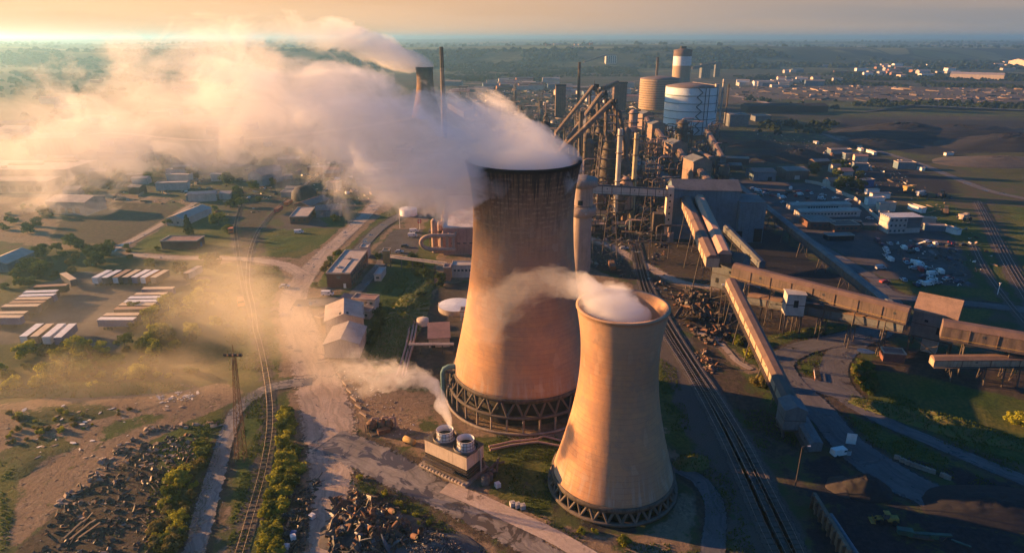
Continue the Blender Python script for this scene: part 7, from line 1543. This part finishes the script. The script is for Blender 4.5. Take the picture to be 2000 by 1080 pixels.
# ---------------------------------------------------------------- steam, dust and haze
def steam_material(name, ctrl, blobs, dens, col, aniso, nscale, off, gain, detail=5, step=.12, soft=.35, amp=3.6, big=.6, cut=.9):
    """steam whose axis is a curve along local -x: ctrl rows are (distance, y, z, radius, strength)"""
    m = bpy.data.materials.new(name); b = NB(nt(m)); p = b.n('NewGeometry').outputs['Position']
    x, y, z = b.sep(p)[:3]
    x0, x1 = ctrl[0][0], ctrl[-1][0]
    u = b.ramp(x, x0, x1, 0, 1, False)
    def curve(col_i):
        vals = [c[col_i] for c in ctrl]; lo, hi = min(vals), max(vals) + 1e-3
        n = b.n('FloatCurve'); cu = n.mapping.curves[0]; pts = [((c[0] - x0) / (x1 - x0), (c[col_i] - lo) / (hi - lo)) for c in ctrl]
        while len(cu.points) < len(pts): cu.points.new(.5, .5)
        for q, (a, v) in zip(cu.points, pts): q.location = (a, v)
        n.mapping.update(); b.l(u, n.inputs['Value'])
        return b.math('ADD', b.math('MULTIPLY', n.outputs[0], hi - lo), lo)
    yc, zc, rr, ss = curve(1), curve(2), curve(3), curve(4)
    dy = b.math('DIVIDE', b.math('SUBTRACT', y, yc), rr); dz = b.math('DIVIDE', b.math('SUBTRACT', z, zc), rr)
    r = b.math('SQRT', b.math('ADD', b.math('MULTIPLY', dy, dy), b.math('MULTIPLY', dz, dz)))
    inr = b.math('MULTIPLY', b.math('SUBTRACT', 1.0, r), b.ramp(x, x0, x0 + (x1 - x0) * .02, 0, 1, False))
    for (bx, by, bz, rx, ry, rz, k) in blobs:
        v = b.vm('DIVIDE', b.vm('SUBTRACT', p, (bx, by, bz)), (rx, ry, rz))
        inr = b.math('MAXIMUM', inr, b.math('MULTIPLY', b.math('SUBTRACT', 1.0, b.vm('LENGTH', v, out=1)), k))
        ss = b.math('MAXIMUM', ss, b.ramp(b.vm('LENGTH', v, out=1), 1.0, .9, 0, 1))
    n1 = b.noise(b.vm('ADD', b.vm('MULTIPLY', p, (.8, 1, 1.05)), off), nscale, detail, .66, .8)
    n0 = b.noise(b.vm('ADD', p, off), nscale * .38, 2, .5)
    n1 = b.math('ADD', n1, b.math('MULTIPLY', b.math('SUBTRACT', n0, .5), big))
    v = b.math('ADD', b.math('MULTIPLY', inr, gain), b.math('MULTIPLY', b.math('SUBTRACT', n1, .5), amp))
    v = b.math('SUBTRACT', v, b.math('MULTIPLY', b.math('SUBTRACT', 1.0, ss), cut))
    d = b.math('MULTIPLY', b.ramp(v, 0.0, soft), b.math('MULTIPLY', ss, dens))
    pv = b.n('VolumePrincipled'); pv.inputs['Color'].default_value = (*col, 1); pv.inputs['Anisotropy'].default_value = aniso
    b.l(d, pv.inputs['Density']); o = b.n('OutputMaterial'); b.l(pv.outputs[0], o.inputs['Volume'])
    m.cycles.volume_step_rate = step
    return m
def plume(name, label, rows, blobs, zmin, matargs, pad=1.55):
    """rows: (x, y, z, r, strength), x falling or rising steadily"""
    x0, x1 = rows[0][0], rows[-1][0]
    pts = []; rs = []
    for i in range(17):
        t = i / 16; x = x0 + (x1 - x0) * t
        k = max(j for j in range(len(rows) - 1) if (rows[j][0] - x) * (1 if x1 < x0 else -1) >= -1e-6)
        a, b_ = rows[k], rows[k + 1]; s = (x - a[0]) / (b_[0] - a[0])
        pts.append(Vector([a[j] + (b_[j] - a[j]) * s for j in (0, 1, 2)])); rs.append((a[3] + (b_[3] - a[3]) * s) * pad)
    bm = bmesh.new()
    n = 20; ringv = []
    for p, r in zip(pts, rs):
        ringv.append([bm.verts.new((p.x, p.y + r * math.cos(2 * math.pi * k / n), max(p.z + r * math.sin(2 * math.pi * k / n), zmin))) for k in range(n)])
    for i in range(len(pts) - 1):
        for k in range(n): bm.faces.new((ringv[i][k], ringv[i][(k + 1) % n], ringv[i + 1][(k + 1) % n], ringv[i + 1][k]))
    bm.faces.new(ringv[0][::-1]); bm.faces.new(ringv[-1]); bmesh.ops.recalc_face_normals(bm, faces=bm.faces)
    me = bpy.data.meshes.new(name); bm.to_mesh(me); bm.free()
    o = bpy.data.objects.new(name, me); sc.collection.objects.link(o)
    me.materials.append(steam_material(name, rows, blobs, **matargs))
    o['label'] = label; o['category'] = 'steam'; o['kind'] = 'stuff'
    return o
def row(px, py, d, rpx, s):
    p = atd(px, py, d); ax = d * math.cos(PIT) + (CH - p.z) * math.sin(PIT)
    return (p.x, p.y, p.z, rpx * ax / F, s)
bx, by = big_p.x, big_p.y
PL = [(bx + 17, by, 66, 9, 0), row(1128, 308, by + 1, 24, 1), row(1060, 292, by + 1, 44, 1), row(990, 284, by - 1, 68, 1), row(900, 292, by - 5, 106, .9), row(820, 280, by - 4, 132, .7),
      row(700, 252, by, 165, .46), row(560, 218, by + 8, 190, .32), row(400, 240, by + 14, 192, .24), row(230, 252, by + 22, 188, .2), row(60, 265, by + 30, 175, .16), row(-100, 270, by + 34, 150, 0)]
plume('tower_steam', 'huge white steam plume blowing left from the tall cooling tower', PL,
      [(bx, by, 66.5, 14.4, 14.4, 7.5, 2.2)], 50.0, dict(dens=.15, col=(1.0, .998, .99), aniso=.12, nscale=.062, off=(3, 1, 0), gain=2.35, step=.10, detail=8, soft=.16, amp=5.6, big=.7, cut=1.25), 1.7)
# far tower
fx, fy, fz = fp.x, 850, fp.z
PF = [(fx + 14, fy, fz - 2, 5, 0), (fx + 8, fy, fz, 8, 1), (fx - 6, fy, fz + 5, 12, 1), row(770, 108, fy, 26, 1), row(700, 80, fy, 38, .8), row(640, 65, fy, 45, .5), row(560, 60, fy, 50, .2), row(480, 60, fy, 50, 0)]
plume('distant_steam', 'white steam trailing from the far cooling tower', PF, [(fx, fy, fz, 11, 11, 6, 1.5)], fz - 14,
      dict(dens=.06, col=(1.0, .997, 1.0), aniso=.15, nscale=.022, off=(9, 2, 0), gain=1.7, step=.2))
# small tower
sx, sy = small_p.x, small_p.y
PS = [(sx + 6, sy, 44, 1.5, 0), (sx + 4, sy, 44.6, 2.4, 1), (sx, sy, 45.8, 4.2, 1), row(1165, 580, sy - 1, 34, 1), row(1125, 556, sy - 1, 26, .5), row(1080, 548, sy, 34, .14), row(1040, 560, sy, 52, .08), row(985, 585, sy + 1, 66, .07), row(935, 610, sy + 2, 60, .05), row(890, 620, sy + 3, 55, 0)]
plume('small_tower_steam', 'low white steam curling over the rim of the small cooling tower', PS, [(sx - 1.5, sy, 43.4, 8.6, 9.0, 4.2, 1.6)], 33.0,
      dict(dens=.24, col=(1.0, .997, 1.0), aniso=.15, nscale=.15, off=(1, 5, 2), detail=6, gain=1.5, soft=.16, amp=4.6, cut=.5, step=.25))
# fan cooled unit
q = STK; PK = [(q.x + 2, q.y, 11, 1.2, 0), (q.x + 1, q.y, 13, 1.6, 1), (q.x - .6, q.y, 19, 2.6, 1), (q.x - 2.2, q.y + .5, 22, 3.2, .8), (q.x - 6, q.y + 2, 23, 4.2, .45), (q.x - 13, q.y + 4, 23, 6, .3), (q.x - 20, q.y + 7, 22, 7.5, .16), (q.x - 28, q.y + 10, 20, 8, .07), (q.x - 38, q.y + 14, 18, 8, 0)]
plume('unit_steam', 'steam rising from the left stack of the fan cooling unit and drifting left', PK, [(q.x, q.y, 12, 2.0, 2.0, 5, 1.3), (q.x - .4, q.y, 17, 2.3, 2.3, 5, 1.3)], 9.0,
      dict(dens=.32, col=(1.0, .997, 1.0), aniso=.15, nscale=.32, off=(4, 4, 1), detail=5, gain=1.6, soft=.3, amp=3.6, step=.25))
# sunlit dust low over the road and the scrub
def gr(px, py, z, r, k): p = at(px, py); return (p.x, p.y, z, r, k)
PD = [gr(800, 790, 3, 6, 0), gr(700, 760, 5, 13, .5), gr(600, 690, 8, 22, 1), gr(520, 665, 8, 26, 1), gr(420, 645, 7, 26, .75), gr(300, 650, 6, 24, .35), gr(140, 660, 6, 22, .2), gr(-80, 670, 6, 20, 0)]
plume('dust_drift', 'golden dust drifting low over the haul road and the scrub', PD, [], .05, dict(dens=.014, col=(1.0, .94, .82), aniso=.35, nscale=.045, off=(7, 3, 1), detail=5, gain=1.5, soft=1.0, amp=3.0, step=.35, cut=.4), 1.25)
PE = [gr(560, 770, 2, 6, 0), gr(480, 760, 3, 11, .7), gr(360, 760, 4, 13, 1), gr(200, 775, 4, 14, .8), gr(40, 790, 4, 13, .6), gr(-120, 800, 4, 10, 0)]
plume('dust_drift', 'thin golden dust hanging over the dumping ground', PE, [], .05, dict(dens=.010, col=(1.0, .90, .74), aniso=.35, nscale=.07, off=(2, 3, 6), detail=4, gain=1.5, soft=1.0, amp=2.6, step=.35, cut=.3), 1.25)
# the haze that fills the air over the works
hz = bpy.data.materials.new('haze'); b = NB(nt(hz)); pv = b.n('VolumePrincipled'); pv.inputs['Color'].default_value = (.32, .66, .95, 1)
pv.inputs['Density'].default_value = .00016; pv.inputs['Anisotropy'].default_value = .6
o = b.n('OutputMaterial'); b.l(pv.outputs[0], o.inputs['Volume'])
hb = MB().box((0, 9000, 69), (44000, 30000, 142)).build('haze', hz); hb['kind'] = 'stuff'; hb['label'] = 'thin haze over the works'
